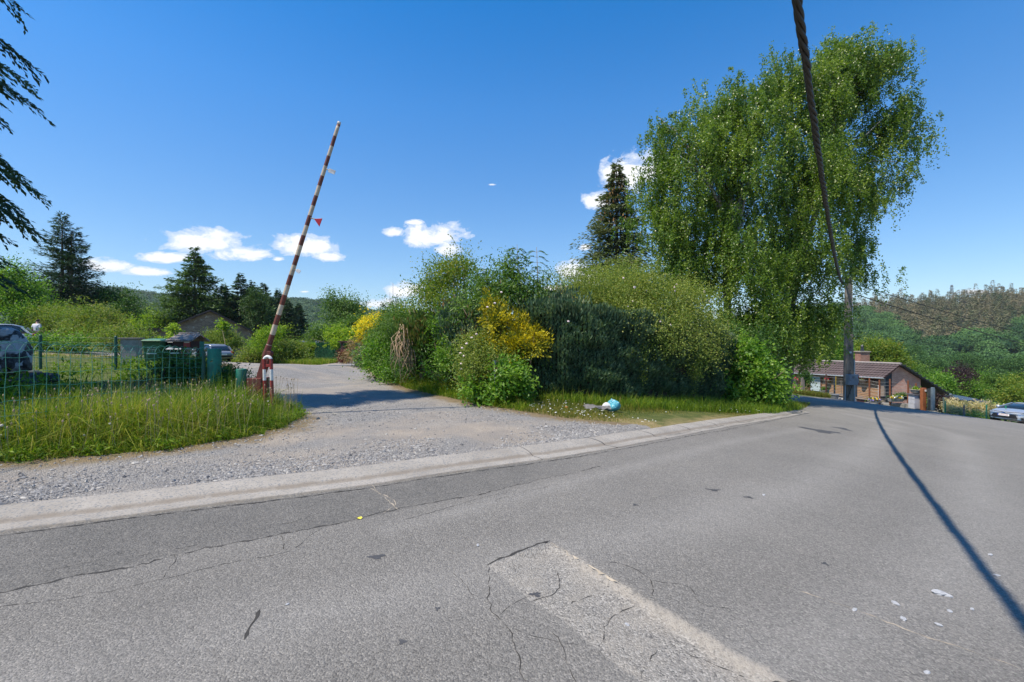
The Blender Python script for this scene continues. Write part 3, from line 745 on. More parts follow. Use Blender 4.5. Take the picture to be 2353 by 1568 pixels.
# right-hand verge under the shrubs
RV = [tuple(G(*q)[:2]) for q in ((846, 842), (885, 868), (935, 893), (1000, 908), (1090, 927), (1200, 946), (1230, 940))]+[(.6, 13.0), (-1.2, 14.4), (-3.2, 18), (-7, 25.5)]
SH = [tuple(G(*q)[:2]) for q in ((1200, 946), (1310, 962), (1420, 972), (1500, 984), (1600, 975), (1760, 950), (1850, 938), (1862, 930), (1760, 920))]+[(8.5, 16.5), (6.6, 15.0), (.9, 12.4)]
RUB = [G(1408, 946)[:2], G(1372, 946)[:2]]
hb = lambda x, y: .3+.9*sst(.1, 1.2, sdist(x, y, RV))
grass('shrub_grass', 'long pale grass leaning out from under the shrubs on the right of the drive', RV, 30000, .58, .012, bend=.7, extra=hb, vbase=.45, lean=(-.12, -.28, 0), hvar=.45)
hb2 = lambda x, y: .35+1.3*sst(.5, 2.0, dline(x, y, KERB)-.6)
grass('short_grass', 'short yellowed grass strip between the dark hedge and the kerb', SH, 42000, .075, .010, mat=M_GRASS2, bend=.7, keep=lambda x, y: np.minimum(np.hypot(x-RUB[0][0], y-RUB[0][1]), np.hypot(x-RUB[1][0], y-RUB[1][1])) > .34, extra=hb2, vbase=.42, patch=2.6)
grass('hedge_foot_grass', 'darker longer grass at the foot of the hedge', [(.9, 11.9), (3.2, 11.6), (8.3, 14.4), (11.5, 17.9), (11.2, 19.5), (6.6, 15.4), (.6, 12.9)], 16000, .28, .011, bend=.6, vbase=.3, keep=lambda x, y: np.minimum(np.hypot(x-RUB[0][0], y-RUB[0][1]), np.hypot(x-RUB[1][0], y-RUB[1][1])) > .42)
# daisies
x, y = scatter(SH, 330, lambda x, y: R.random(len(x)) < np.clip(.15+1.2*vnoise(x, y, .9, 31), .02, 1)); mb = MB()
for a, b in zip(x, y):
    z = float(T(a, b))+random.uniform(.06, .11); r = random.uniform(.012, .02); mb.ball((a, b, z), r, 6, 3, .1, (1, 1, .35))
tag(mb.build('daisies', plain('daisy', (.8, .8, .76), .8)), 'small white daisies dotted in the short grass by the kerb', 'flowers', kind='stuff')
# yard behind the fence
YARD = [(-7.6, 6.4), (-7.5, 10.2), (-7.3, 12.4), (-10.8, 16.2), (-13.8, 21.6), (-22, 25), (-34, 24), (-34, 16), (-14, 7)]
grass('yard_grass', 'rough patchy grass in the yard behind the wire fence', YARD, 26000, .10, .018, bend=.7, vbase=.42, hvar=.6, keep=lambda x, y: R.random(len(x)) < np.clip(.45+.9*vnoise(x, y, .8, 21), .05, 1))
x, y = scatter(YARD, 9000, lambda x, y: (x > -16) & (vnoise(x, y, 1.3, 71) > .05)); n = len(x)
LW = Leaves(); LW.add(cards(np.stack([x, y, T(x, y)+R.random(n)**2*.42], 1), rvec(n)+np.array([0, 0, .35]), R.uniform(.08, .2, n), R.uniform(.03, .07, n), rvec(n)*.6+np.array([0, 0, 1.])), R.uniform(0, .45, n))
tag(LW.build('yard_weeds', M_GRASS), 'rough leafy weeds in the shaded yard behind the wire fence', 'weeds', kind='stuff')
grass('far_verge_grass', 'grass fringe below the bramble bank across the drive', [(-15.6, 32), (-13.0, 30.5), (-12.9, 34), (-15, 35), (-20.5, 36), (-21, 34)], 9000, .3, .03, bend=.5, vbase=.48)
grass('pole_grass', 'straggly grass and weeds along the bank under the house fence', [(19.0, 30.6), (20.6, 30.5), (23.0, 30.8), (25.0, 30.2), (25.2, 31.4), (23, 32.4), (19, 33.6)], 9000, .30, .024, mat=M_GRASS2, bend=.5, vbase=.38, keep=lambda x, y: ~inpoly(x, y, ROAD))
grass('roadside_grass', 'yellow green grass between the far road edge and the parked silver car', [(27.3, 28.5), (30.2, 26.7), (36, 23.3), (40, 23), (36, 28.5), (30, 32), (27.5, 31.5)], 9000, .22, .03, bend=.5, vbase=.5, keep=lambda x, y: ~inpoly(x, y, ROAD))
# ================================================================ foliage and bark materials
BARK = plain('brown_bark', (.10, .075, .055), .95, var=.45, scale=9, bump=.03)
def birchbark():
    m = N('birch_bark'); o = m.coord(); mp = m.n('Mapping'); mp.inputs['Scale'].default_value = (1, 1, 5); m.l(o, mp.inputs[0])
    c = m.ramp(m.noise(2.2, 6, .7, mp.outputs[0]), [(.42, (.42, .40, .36)), (.52, (.30, .27, .24)), (.6, (.05, .045, .04))])
    return m.end(m.bsdf(c, .85, 0, m.bump(m.noise(7, 4, .6, o), .02)))
BIRCH = birchbark()
BIRCHD = plain('old_birch_bark', (.12, .11, .10), .95, var=.6, scale=5, bump=.05, dirt=(.03, .027, .024))
G_BIRCH = leafmat('birch_leaf', [(.042, .086, .010), (.078, .138, .016), (.128, .192, .026), (.19, .245, .05)], .34, .36, (1.2, 1.3, .45), .55)
G_SPRUCE = leafmat('spruce_needles', [(.040, .060, .034), (.075, .098, .058), (.115, .14, .088), (.16, .175, .12)], .12, .6)
G_CONIF = leafmat('dark_conifer', [(.018, .042, .016), (.035, .075, .022), (.060, .11, .030), (.085, .14, .040)], .15, .55)
G_CONIF2 = leafmat('blue_conifer', [(.013, .030, .018), (.024, .054, .034), (.040, .082, .048), (.062, .11, .065)], .12, .6)
G_CYPR = leafmat('blue_green_cypress', [(.014, .036, .024), (.034, .074, .048), (.068, .118, .076), (.13, .18, .12), (.22, .13, .06)], .12, .55)
G_THUJA = leafmat('thuja', [(.018, .042, .010), (.040, .085, .016), (.075, .13, .022), (.15, .10, .03)], .2, .55)
G_GOLD = leafmat('golden_cypress', [(.03, .06, .010), (.07, .105, .012), (.20, .20, .012), (.42, .36, .015), (.5, .42, .02)], .25, .5, (1.2, 1.1, .4))
G_ROSE = leafmat('rose_leaf', [(.06, .105, .018), (.12, .17, .034), (.19, .235, .055), (.26, .26, .08)], .3, .5)
G_HAW = leafmat('hawthorn_leaf', [(.045, .095, .012), (.085, .15, .016), (.15, .20, .024), (.22, .21, .04)], .36, .5)
G_BRIGHT = leafmat('bright_leaf', [(.035, .10, .012), (.07, .16, .02), (.12, .22, .028), (.18, .28, .05)], .38, .42)
G_MID = leafmat('mid_leaf', [(.025, .07, .012), (.055, .115, .02), (.09, .16, .032), (.13, .2, .05)], .32, .48)
G_DEEP = leafmat('deep_leaf', [(.016, .045, .010), (.03, .08, .016), (.055, .115, .025), (.085, .15, .04)], .28, .5)
G_LIME = leafmat('lime_leaf', [(.065, .14, .012), (.12, .21, .018), (.19, .28, .028), (.28, .34, .045)], .4, .5)
G_YELLOW = leafmat('yellow_flower', [(.5, .36, .01), (.62, .48, .015), (.7, .58, .03)], .3, .6, (1, 1, .6))
G_PURPLE = leafmat('purple_leaf', [(.018, .012, .014), (.035, .022, .025), (.06, .035, .035)], .2, .45, (1.3, .8, .8))
G_RED = leafmat('red_leaf', [(.06, .02, .02), (.11, .04, .035), (.16, .07, .05)], .3, .5, (1.2, .8, .7))
G_PINKW = leafmat('pale_pink_willow', [(.14, .19, .08), (.34, .31, .20), (.52, .43, .33), (.60, .50, .42)], .3, .6)
G_DRY = leafmat('dry_hedge', [(.10, .09, .05), (.20, .14, .09), (.30, .21, .15), (.08, .10, .04)], .2, .7)
G_BUD = leafmat('meadow_shrub', [(.055, .105, .018), (.10, .16, .028), (.16, .21, .045), (.22, .20, .065)], .34, .5)
G_TURQ = leafmat('screen_needles', [(.012, .065, .042), (.022, .10, .066), (.04, .14, .09), (.07, .18, .12)], .1, .5)
M_TWIG = plain('grey_twig', (.20, .15, .10), .9, var=.35, scale=12)
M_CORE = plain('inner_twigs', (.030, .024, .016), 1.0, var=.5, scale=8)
FLOWER = plain('pale_pink_petal', (.78, .62, .62), .7, var=.15)

# ================================================================ the birches
def birch(label, base, blobs, ncl, per, trunk, limbs):
    root = empty('weeping_birch', base, label, 'tree', 'birches beside the road')
    L = Leaves()
    # boughs, each a bunch of hanging strands
    c, o = clumps(blobs, ncl, -.8, .4); c = c+o*(R.normal(size=ncl)*.4)[:, None]
    ns = R.integers(6, 19, ncl); kb = np.repeat(np.arange(ncl), ns); S = len(kb)
    st = c[kb]+R.normal(size=(S, 3))*np.array([.36, .36, .24]); ln = R.uniform(.35, 1.55, S)*R.uniform(.6, 1.35, ncl)[kb]; dr = R.normal(size=(S, 3))*.12
    kk = np.repeat(np.arange(S), per); t = R.random(len(kk)); n = len(kk)
    pos = st[kk]+dr[kk]*t[:, None]+np.stack([R.normal(size=n)*.06, R.normal(size=n)*.06, -t*ln[kk]], 1)
    L.add(cards(pos, rvec(n)*.8+np.array([0, 0, -.7]), .10*R.uniform(.65, 1.25, n), .076*R.uniform(.7, 1.2, n), rvec(n)+o[kb][kk]*.5+np.array([0, 0, .3])), R.uniform(.15, .8, ncl)[kb][kk]+R.normal(size=n)*.18)
    L.build('crown', G_BIRCH, root)
    MB().tube(trunk[0], trunk[1], 10).build('trunk', BIRCHD if limbs > 36 else BIRCH, root, smooth=True)
    mb = MB()
    for i in R.choice(len(c), limbs, replace=False):
        e = Vector(c[i]); pts, rad = trunk; s = random.uniform(.35, .95)*(len(pts)-1); q = int(s); a = Vector(pts[q]).lerp(Vector(pts[min(q+1, len(pts)-1)]), s-q)
        if e.z < a.z-1: continue
        d = (e-a).length; r = min(.11, .018*d+.012)
        mb.tube([a, a+(e-a)*.35+Vector((0, 0, d*.12)), a+(e-a)*.7+Vector((0, 0, d*.12)), e], [r, r*.7, r*.4, r*.12], 6)
    mb.build('limb', BIRCH, root, smooth=True)
    return root
b1 = TV(*P(1672, 784, 22.6)[:2]); b2 = TV(*P(1797, 784, 24.5)[:2])
B1 = [blob(*q) for q in ((1590, 335, 22.6, 95, 95, 2.2), (1535, 410, 22.6, 62, 90, 2), (1700, 275, 22.8, 95, 95, 2.2), (1570, 520, 22, 112, 95, 2.2), (1690, 420, 22.3, 110, 120, 2.2), (1680, 600, 21.6, 120, 100, 2.3), (1570, 625, 22, 75, 65, 1.8), (1720, 735, 21.2, 95, 70, 2), (1650, 250, 23, 50, 45, 1.2), (1690, 810, 21.2, 85, 50, 1.6))]
B2 = [blob(*q) for q in ((1880, 240, 24.5, 110, 110, 2.6), (1975, 185, 24.5, 62, 88, 1.8), (2035, 120, 24.5, 26, 52, .8), (2040, 295, 24.2, 58, 78, 1.6), (1985, 420, 24, 48, 105, 1.6), (1860, 420, 23.4, 110, 125, 2.6), (1815, 590, 23.2, 95, 105, 2.4), (1965, 560, 23.8, 36, 85, 1.0), (1845, 730, 23, 80, 62, 2), (1790, 765, 22.6, 60, 34, 1.6), (1790, 190, 24.5, 60, 50, 1.5), (1920, 120, 24.5, 35, 35, 1), (2078, 250, 24.2, 28, 32, .7), (2065, 400, 24, 26, 42, .7))]
birch('broad left birch with pale trunk rising behind the rose covered hedge', b1, B1, 390, 38, ([b1-Vector((0,0,.3)), P(1676, 780, 22.6), P(1668, 640, 22.6), P(1678, 480, 22.7), P(1690, 330, 22.8)], [.26, .2, .17, .12, .05]), 34)
birch('tallest birch with thick dark leaning trunk, its boughs hanging over the concrete pole', b2, B2, 490, 38, ([b2+Vector((-.15, 0, -.3)), P(1803, 860, 24.5), P(1812, 780, 24.5), P(1816, 640, 24.5), P(1850, 450, 24.5), P(1905, 280, 24.5), P(1985, 170, 24.5)], [.52, .42, .3, .25, .2, .13, .05]), 40)

# ================================================================ spruce with cones behind the hedge
sb = TV(*P(1417, 784, 27)[:2])
spr = conifer_tree('spruce', 'narrow grey green spruce loaded with brown cones at its top', sb, P(1417, 378, 27).z-sb.z, 3.3, G_SPRUCE, BARK, whorls=54, per=9, droop=.34, card=.22, cw=.085, dens=2.3, power=.72, tip_up=.16, topr=.018, vb=.5, ragged=.2)
h = P(1417, 378, 27).z-sb.z; V = []; n = 420
f = R.uniform(.70, .985, n); a = R.uniform(0, 6.28, n); r = 3.3*(1-f)**.72*R.uniform(.5, 1.02, n)+.08
pos = np.stack([sb.x+r*np.cos(a), sb.y+r*np.sin(a), sb.z+f*h-.3*r], 1)
LL = Leaves(); LL.add(cards(pos, rvec(n)*.25+np.array([0, 0, -1.]), .17, .075, rvec(n)), R.random(n))
o = LL.build('cone_cluster', leafmat('spruce_cone', [(.13, .06, .025), (.22, .11, .045), (.32, .18, .08)], .05, .7), spr); o['kind'] = 'stuff'

# ================================================================ dark hedge along the verge
def hedge(name, label, line, zt, depth, mat, n, cl, cw, out=.55, up=.55, brown=.0, core=True, zb=.12, lump=.16, kind='hedge', jit=.45):
    pts = spline(line, .1); d = unit(np.gradient(pts, axis=0)); nr = np.stack([d[:, 1], -d[:, 0]], 1)
    root = empty(name, TV(*pts[len(pts)//2]), label, kind); L = Leaves(); m = len(pts)
    def top(i): return zt(i/(m-1))
    nf = int(n*.62); i = R.integers(0, m, nf); q = R.random(nf); g = T(pts[i, 0], pts[i, 1]); z = zb+(top(i)-zb)*q
    P3 = np.stack([pts[i, 0], pts[i, 1], z], 1); lmp = lump*(1.1*pnoise(P3, 1.1, 3)+.8*pnoise(P3, 2.7, 4)+.35*pnoise(P3, 6.5, 5))
    base_in = -.35*np.clip(1-q/.18, 0, 1)-.25*np.clip((q-.85)/.15, 0, 1)
    off = lmp+base_in-np.abs(R.normal(size=nf))*.13
    pos = np.stack([pts[i, 0]+nr[i, 0]*off, pts[i, 1]+nr[i, 1]*off, g+z], 1)
    o3 = np.c_[nr[i], np.zeros(nf)]
    v = .42+.55*lmp/lump*.25+R.normal(size=nf)*.15; v = np.clip(v, 0, .78)
    if brown: bz = pnoise(P3, 1.5, 9)+.5*pnoise(P3, 5, 10); v = np.where((bz > .55) & (R.random(nf) < brown) & (q > .45), .97, v)
    L.add(cards(pos, o3*out+np.array([0, 0, up])+rvec(nf)*jit, cl*R.uniform(.6, 1.25, nf), cw*R.uniform(.7, 1.2, nf), o3+rvec(nf)*.7), v)
    nt = n-nf; i = R.integers(0, m, nt); q = R.random(nt)*depth; g = T(pts[i, 0], pts[i, 1])
    pos = np.stack([pts[i, 0]-nr[i, 0]*q, pts[i, 1]-nr[i, 1]*q, g+top(i)-.12+.22*pnoise(np.stack([pts[i, 0], pts[i, 1], q*2], 1), 1.6, 6)-np.abs(R.normal(size=nt))*.15], 1)
    o3 = np.c_[nr[i], np.zeros(nt)]
    L.add(cards(pos, o3*.3+np.array([0, 0, 1.])+rvec(nt)*.4, cl*1.3*R.uniform(.6, 1.3, nt), cw*1.1*R.uniform(.7, 1.2, nt)), np.clip(.5+R.normal(size=nt)*.18, 0, .78))
    L.build('foliage', mat, root)
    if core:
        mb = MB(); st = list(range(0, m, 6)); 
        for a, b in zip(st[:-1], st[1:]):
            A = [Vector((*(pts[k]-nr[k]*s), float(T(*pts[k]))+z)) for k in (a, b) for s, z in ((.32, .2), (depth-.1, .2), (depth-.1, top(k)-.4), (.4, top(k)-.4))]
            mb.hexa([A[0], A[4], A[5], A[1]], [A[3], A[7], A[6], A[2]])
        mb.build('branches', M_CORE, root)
    return root
HZ = lambda s: 2.62-.1*s+.1*np.sin(np.asarray(s)*9)
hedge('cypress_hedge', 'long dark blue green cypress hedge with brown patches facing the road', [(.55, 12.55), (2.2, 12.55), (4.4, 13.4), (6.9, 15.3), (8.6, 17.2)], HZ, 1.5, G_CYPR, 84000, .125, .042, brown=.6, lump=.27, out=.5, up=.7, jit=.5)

# rambling rose over the hedge
ROSEB = [blob(*q) for q in ((1400, 690, 14.8, 75, 45, 1.0), (1325, 690, 14.6, 55, 30, .8), (1480, 705, 14.9, 95, 60, 1.1), (1560, 735, 15.3, 76, 72, 1.1), (1608, 785, 15.6, 42, 60, .9), (1510, 775, 14.0, 85, 55, .9), (1425, 655, 16, 60, 35, 1.0), (1300, 672, 15.4, 42, 20, .7), (1565, 815, 14.7, 60, 40, .7), (1440, 740, 13.9, 60, 35, .7))]
rr_ = shrub('rambling_rose', 'olive green rambling rose spilling over the top of the dark hedge', 'shrub', ROSEB, G_ROSE, 1050, 92, .26, .054, .034, base=TV(4.4, 15.2), stemmat=M_TWIG, nst=10, r0=.035, droop=.25, inside=.18)
L = Leaves()
for (px, py, Y, n_) in ((1474, 800, 14.0, 75), (1478, 840, 13.95, 65), (1601, 845, 15.2, 65), (1592, 880, 15.2, 45), (1540, 830, 14.6, 45), (1640, 815, 16, 45), (1455, 810, 14, 50), (1622, 800, 15.6, 60)):
    c = P(px, py, Y-.75); m_ = n_*5
    pos = np.array(c)+np.stack([R.normal(size=m_)*.07, R.normal(size=m_)*.06, R.normal(size=m_)*.25], 1)
    L.add(cards(pos, rvec(m_)+np.array([0, -.3, -.4]), .055, .036), R.uniform(.3, .9, m_))
L.build('hanging_spray', G_ROSE, rr_)
mb = MB(); c, o_ = clumps(ROSEB, 46, -.1, .05)
for p_, q_ in zip(c, o_): mb.ball(Vector(p_+q_*.2), random.uniform(.022, .04), 6, 4, .15)
mb.build('blossom', FLOWER, rr_)['kind'] = 'stuff'

# ================================================================ mixed shrubs between drive and hedge
shrub('hazel_bush', 'bright green bush with big round leaves under the birches', 'shrub', [blob(*q) for q in ((1722, 868, 16.6, 50, 55, .9), (1700, 838, 17.2, 45, 38, .9), (1762, 895, 17.4, 28, 30, .7), (1676, 905, 16.0, 30, 18, .6), (1740, 915, 16.3, 40, 16, .6))], G_BRIGHT, 420, 30, .2, .125, .105, base=TV(*P(1722, 784, 17)[:2]), stemmat=M_TWIG, up=.4, out=.5, droop=.35, inside=.3)
shrub('tree_foot_scrub', 'dark shaded scrub at the foot of the big birch trunk', 'shrub', [blob(*q) for q in ((1775, 922, 19, 30, 12, .8), (1640, 880, 17.5, 40, 45, .8), (1660, 820, 18.5, 60, 50, 1.0), (1730, 800, 19.5, 50, 40, 1.0))], G_DEEP, 420, 34, .25, .095, .065, base=TV(*P(1720, 784, 19)[:2]), stemmat=M_TWIG, inside=.35)
shrub('cypress_shrub', 'blue green upright cypress behind the pink rose bush', 'shrub', [blob(*q) for q in ((1078, 800, 14.6, 40, 80, .8), (1055, 760, 14.9, 34, 55, .8), (1108, 770, 14.4, 34, 55, .8), (1285, 730, 13.9, 50, 35, .8), (1230, 735, 13.8, 36, 34, .7))], G_CYPR, 420, 40, .15, .17, .06, base=TV(*P(1078, 784, 14.6)[:2]), stemmat=M_TWIG, up=.1, out=.25, droop=-.9, jit=.35)
gold = [blob(*q) for q in ((1190, 800, 12.7, 42, 30, .6), (1145, 740, 13.1, 28, 20, .6), (1230, 800, 12.5, 20, 20, .5), (1195, 752, 13.0, 28, 18, .5), (1120, 795, 12.7, 26, 20, .5), (1148, 880, 12.2, 16, 26, .4), (1130, 712, 13.4, 20, 12, .5), (1170, 835, 12.5, 26, 12, .4), (1225, 770, 12.7, 18, 14, .4))]
shrub('golden_cypress', 'golden yellow cypress glowing in the middle of the shrubs', 'shrub', gold, G_GOLD, 330, 46, .10, .095, .034, base=TV(*P(1185, 784, 12.9)[:2]), stemmat=M_TWIG, nst=8, up=.5, out=.9, droop=.1, jit=.4, vspread=.26)
shrub('elder_bush', 'fresh green elder filling the gap behind the golden cypress', 'shrub', [blob(*q) for q in ((1130, 690, 14.6, 55, 40, .9), (1190, 690, 14.2, 45, 45, .9), (1240, 695, 14.6, 36, 32, .8), (1095, 720, 14.3, 34, 36, .7), (1170, 640, 14.6, 26, 32, .6))], G_MID, 400, 30, .2, .12, .045, base=TV(*P(1165, 784, 14.5)[:2]), stemmat=M_TWIG, droop=.4)
rose = [blob(*q) for q in ((1085, 815, 12.4, 26, 45, .5), (1110, 850, 12.1, 34, 38, .5), (1078, 870, 12.3, 24, 32, .5), (1130, 830, 12.2, 20, 30, .4))]
rb = shrub('rose_bush', 'wild rose bush with small pale pink flowers beside the drive', 'shrub', rose, G_ROSE, 260, 36, .13, .055, .036, base=TV(*P(1090, 784, 12.4)[:2]), stemmat=M_TWIG)
mb = MB()
for (px, py) in ((1062, 800), (1058, 812), (1064, 826), (1060, 836), (1072, 790), (1084, 776), (1066, 818), (1095, 768), (1059, 848), (1137, 697), (1120, 706), (1152, 672), (1306, 739)):
    p_ = P(px, py, 11.95); mb.ball(p_, .035, 7, 5, .15, (1, 1, .7))
mb.build('rose_blossom', FLOWER, rb)
shrub('broad_leaf_plant', 'broad leaved plant at the front edge of the shrubs', 'plant', [blob(*q) for q in ((1180, 880, 11.6, 30, 38, .5), (1205, 905, 11.5, 18, 20, .35), (1150, 905, 11.5, 30, 18, .4), (1105, 905, 11.7, 30, 16, .4))], G_BRIGHT, 200, 20, .12, .12, .06, base=TV(*P(1175, 784, 11.7)[:2]), up=.5, droop=.35)
shrub('hawthorn_bush', 'yellow green hawthorn standing tallest at the left of the shrubs', 'shrub', [blob(*q) for q in ((1000, 665, 17, 40, 40, 1), (1045, 650, 16.8, 45, 50, 1), (985, 690, 17, 34, 26, .9), (1062, 612, 16.8, 16, 26, .5), (1030, 715, 16.2, 50, 32, .9), (1015, 610, 17, 14, 18, .4))], G_HAW, 420, 30, .22, .075, .052, base=TV(*P(1035, 784, 17)[:2]), stemmat=M_TWIG, nst=16, inside=.3)
shrub('thuja', 'dark green thuja with upright sprays and brown inner foliage', 'shrub', [blob(*q) for q in ((968, 788, 15.6, 26, 48, .6), (990, 778, 15.5, 18, 44, .5), (946, 795, 16, 15, 36, .5))], G_THUJA, 380, 50, .13, .17, .05, base=TV(*P(968, 784, 15.8)[:2]), stemmat=M_TWIG, up=.1, out=.25, droop=-1.0, jit=.3, vspread=.25)
shrub('fern_leaf_shrub', 'light green feathery shrub right of the dark thuja', 'shrub', [blob(*q) for q in ((1030, 780, 15, 26, 42, .6), (1018, 755, 15.2, 24, 30, .5), (1030, 835, 14, 30, 30, .6))], G_BRIGHT, 190, 34, .15, .10, .04, base=TV(*P(1030, 784, 15)[:2]), stemmat=M_TWIG, droop=.2)
shrub('mixed_scrub', 'tangled green scrub left of the thuja along the drive', 'shrub', [blob(*q) for q in ((900, 795, 19.5, 28, 44, 1), (935, 745, 18.8, 30, 22, 1), (880, 790, 21.5, 20, 42, 1), (915, 735, 20.5, 28, 22, 1), (900, 845, 18.5, 26, 18, .8))], G_MID, 560, 44, .24, .075, .045, base=TV(*P(905, 784, 19)[:2]), stemmat=M_TWIG, nst=12)
shrub('bush', 'bright leafy bush with orange flowers at the inner corner of the drive', 'shrub', [blob(*q) for q in ((880, 820, 19, 26, 30, .8), (868, 845, 18.5, 24, 14, .6), (900, 860, 17, 26, 12, .6))], G_BRIGHT, 190, 36, .2, .09, .065, base=TV(*P(880, 784, 19)[:2]))
mb = MB()
for q in range(52):
    a = P(random.uniform(915, 958), random.uniform(745, 790), 15.3+random.uniform(-.3, .3)); b = a+Vector((random.uniform(-.3, .35), random.uniform(-.5, .2), -random.uniform(.5, 1.5)))
    m1 = a.lerp(b, .33)+Vector((random.uniform(-.2, .2), random.uniform(-.3, 0), .1)); m2 = a.lerp(b, .7)+Vector((random.uniform(-.2, .2), random.uniform(-.3, 0), 0))
    mb.tube([a, m1, m2, b], [.014, .012, .01, .006], 5)
tag(mb.build('dead_vine', plain('dead_vine', (.36, .26, .16), .95, var=.35, scale=10), smooth=True), 'pale brown dead vine tangle hanging left of the thuja', 'vine')
mb = MB()
for q in range(26):
    a = G(1020+random.uniform(-12, 40), 880+random.uniform(-6, 8)); h_ = random.uniform(.8, 1.5); t = random.uniform(-.35, .3)
    mb.tube([a, a+Vector((t*.3, -.02, h_*.6)), a+Vector((t, -.1, h_))], [.007, .006, .003], 5, False)
tag(mb.build('dry_stalks', M_TWIG), 'thin dry stalks leaning out of the grass below the fern leaved shrub', 'stalks', kind='stuff')

shrub('privet_bush', 'deep green bush filling the shade between thuja and rose bush', 'shrub', [blob(*q) for q in ((1010, 830, 15.6, 40, 50, .8), (1045, 860, 14.8, 36, 36, .7), (1095, 860, 13.6, 36, 40, .7), (960, 845, 16.6, 34, 30, .8), (1150, 840, 13.4, 40, 60, .7), (1215, 850, 13.3, 30, 60, .6))], G_DEEP, 560, 30, .2, .10, .06, base=TV(*P(1040, 784, 15.2)[:2]), stemmat=M_TWIG)
# ash saplings: straight stems with feathered leaves
def ash(px, pyt, pyb, Y, label, nst=1):
    a = P(px, pyb, Y); b = P(px, pyt, Y); root = empty('ash_sapling', TV(a.x, a.y), label, 'sapling', 'ash saplings above the shrubs')
    g = TV(a.x, a.y); mb = MB(); pts = [g, a.lerp(g, .3)+Vector((.05, 0, 0)), a, a.lerp(b, .5)+Vector((.04, 0, 0)), b]; mb.tube(pts, [.028, .024, .02, .014, .006], 6)
    L = Leaves(); H = b.z-a.z; nn = int(H/.15)
    for i in range(nn):
        f = i/nn; c = a.lerp(b, f); az = random.uniform(0, 6.28)
        for s in range(2):
            an = az+s*3.14+random.uniform(-.5, .5); ln = random.uniform(.34, .6)*(1-.35*f); d = Vector((math.cos(an), math.sin(an), random.uniform(.2, .9))).normalized()
            pts = [c+d*ln*t+Vector((0, 0, -.8*ln*t*t)) for t in np.linspace(0, 1, 9)]
            mb.tube([pts[0], pts[4], pts[8]], [.005, .004, .002], 4, False)
            pos = []; ax = []
            sd = d.cross(Vector((0, 0, 1))).normalized()
            for k in range(2, 9):
                for sg in (-1, 1): pos.append(pts[k]); ax.append(sd*sg+d*.6+Vector((0, 0, -.35)))
            pos.append(pts[8]); ax.append(d+Vector((0, 0, -.6)))
            n = len(pos); L.add(cards(np.array(pos), np.array(ax), .135, .05, np.array([0, 0, 1.])+R.normal(size=(n, 3))*.35), R.uniform(.15, .75, n))
    L.build('foliage', G_DEEP, root); mb.build('stem', M_TWIG, root, smooth=True)
ash(1112, 610, 740, 14.6, 'shortest ash sapling, left of the other two'); ash(1188, 562, 720, 14.4, 'tallest ash sapling rising in the middle of the shrubs'); ash(1233, 568, 720, 14.3, 'right hand ash sapling standing against the open sky')
ash(1150, 640, 740, 14.2, 'low ash sapling between the two tall ones and the hawthorn')
# mossy marker post and small grey box in the shrubs
mb = MB(); c = P(1144, 833, 12.0); mb.tube([TV(c.x, c.y), c+Vector((0, 0, .15))], [.035, .03], 8)
tag(mb.build('wooden_stake', plain('stake_wood', (.34, .22, .12), .9, var=.4, scale=10), smooth=True), 'weathered wooden stake in the shrubs beside a small grey box', 'stake')
rt = empty('junction_box', P(1136.5, 833, 11.75), 'small grey box with a white bar hidden among the shrubs', 'box')
M_GREYP = plain('grey_plastic', (.22, .23, .22), .5, var=.1)
MB().box(P(1136.5, 833, 11.75), (.095, .05, .11)).build('housing', M_GREYP, rt, bevel=.006)
MB().box(P(1136.5, 832, 11.72), (.012, .004, .05)).build('white_bar', plain('white_bar', (.8, .8, .8), .5, var=.05), rt)
c = P(1136.5, 833, 11.75); MB().tube([TV(c.x, c.y+.0), c+Vector((0, 0, -.05))], [.02, .02], 8).build('post', M_GREYP, rt)

# ================================================================ trees and shrubs on the left
# conifer just outside the left edge, its bough tips reach into view and its shadow crosses the drive
cb = TV(-12.85, 8.3)
def cedar(label, base, h, rad):
    root = empty('cedar', base, label, 'tree'); b = np.array(base); A = []; B_ = []; V = []
    for w_ in range(50):
        f = .15+.85*w_/49; rr = rad*(1-(f-.15)/.85)**.45+.15
        for q in range(8):
            a = R.uniform(0, 6.28); ln = rr*R.uniform(.7, 1.12); d = np.array([np.cos(a), np.sin(a), 0]); sd = np.array([-d[1], d[0], 0]); o = b+np.array([0, 0, f*h+R.normal()*.15])
            ax = lambda t: o+d*ln*t+np.array([0, 0, 1.])*(.05*ln*t-.42*ln*t*t)
            nb = int(8+ln*7); cv = R.uniform(.2, .8)
            for k in range(nb):
                t = .22+.78*k/(nb-1); sg = 1 if k % 2 else -1; bl = ln*.30*(1.15-.75*t)*R.uniform(.7, 1.2)+.08; dr = unit(d*.75+sd*sg*R.uniform(.35, .85)+np.array([0, 0, -.30-.3*t]))
                m = max(6, int(bl/.026)); s = np.linspace(.02, 1, m); p0 = ax(t)+dr*(bl*s)[:, None]+np.array([0, 0, -.22])*(bl*s*s)[:, None]
                A.append(p0+R.normal(size=(m, 3))*.012); B_.append(dr+rvec(m)*.45+np.array([0, 0, -.15])); V.append(cv+R.normal(size=m)*.15)
    P0 = np.concatenate(A); n = len(P0); L = Leaves(); L.add(cards(P0, np.concatenate(B_), .12*R.uniform(.7, 1.3, n), .05, rvec(n)*.6+np.array([0, 0, 1.])), np.concatenate(V)); L.build('crown', G_CONIF2, root)
    q = Vector(base); MB().tube([q-Vector((0, 0, .2)), q+Vector((0, 0, h*.5)), q+Vector((0, 0, h*.98))], [.34, .2, .03], 9).build('trunk', BARK, root, smooth=True)
cedar('tall dark conifer whose drooping boughs enter at the left edge', cb, 22.5, 2.75)
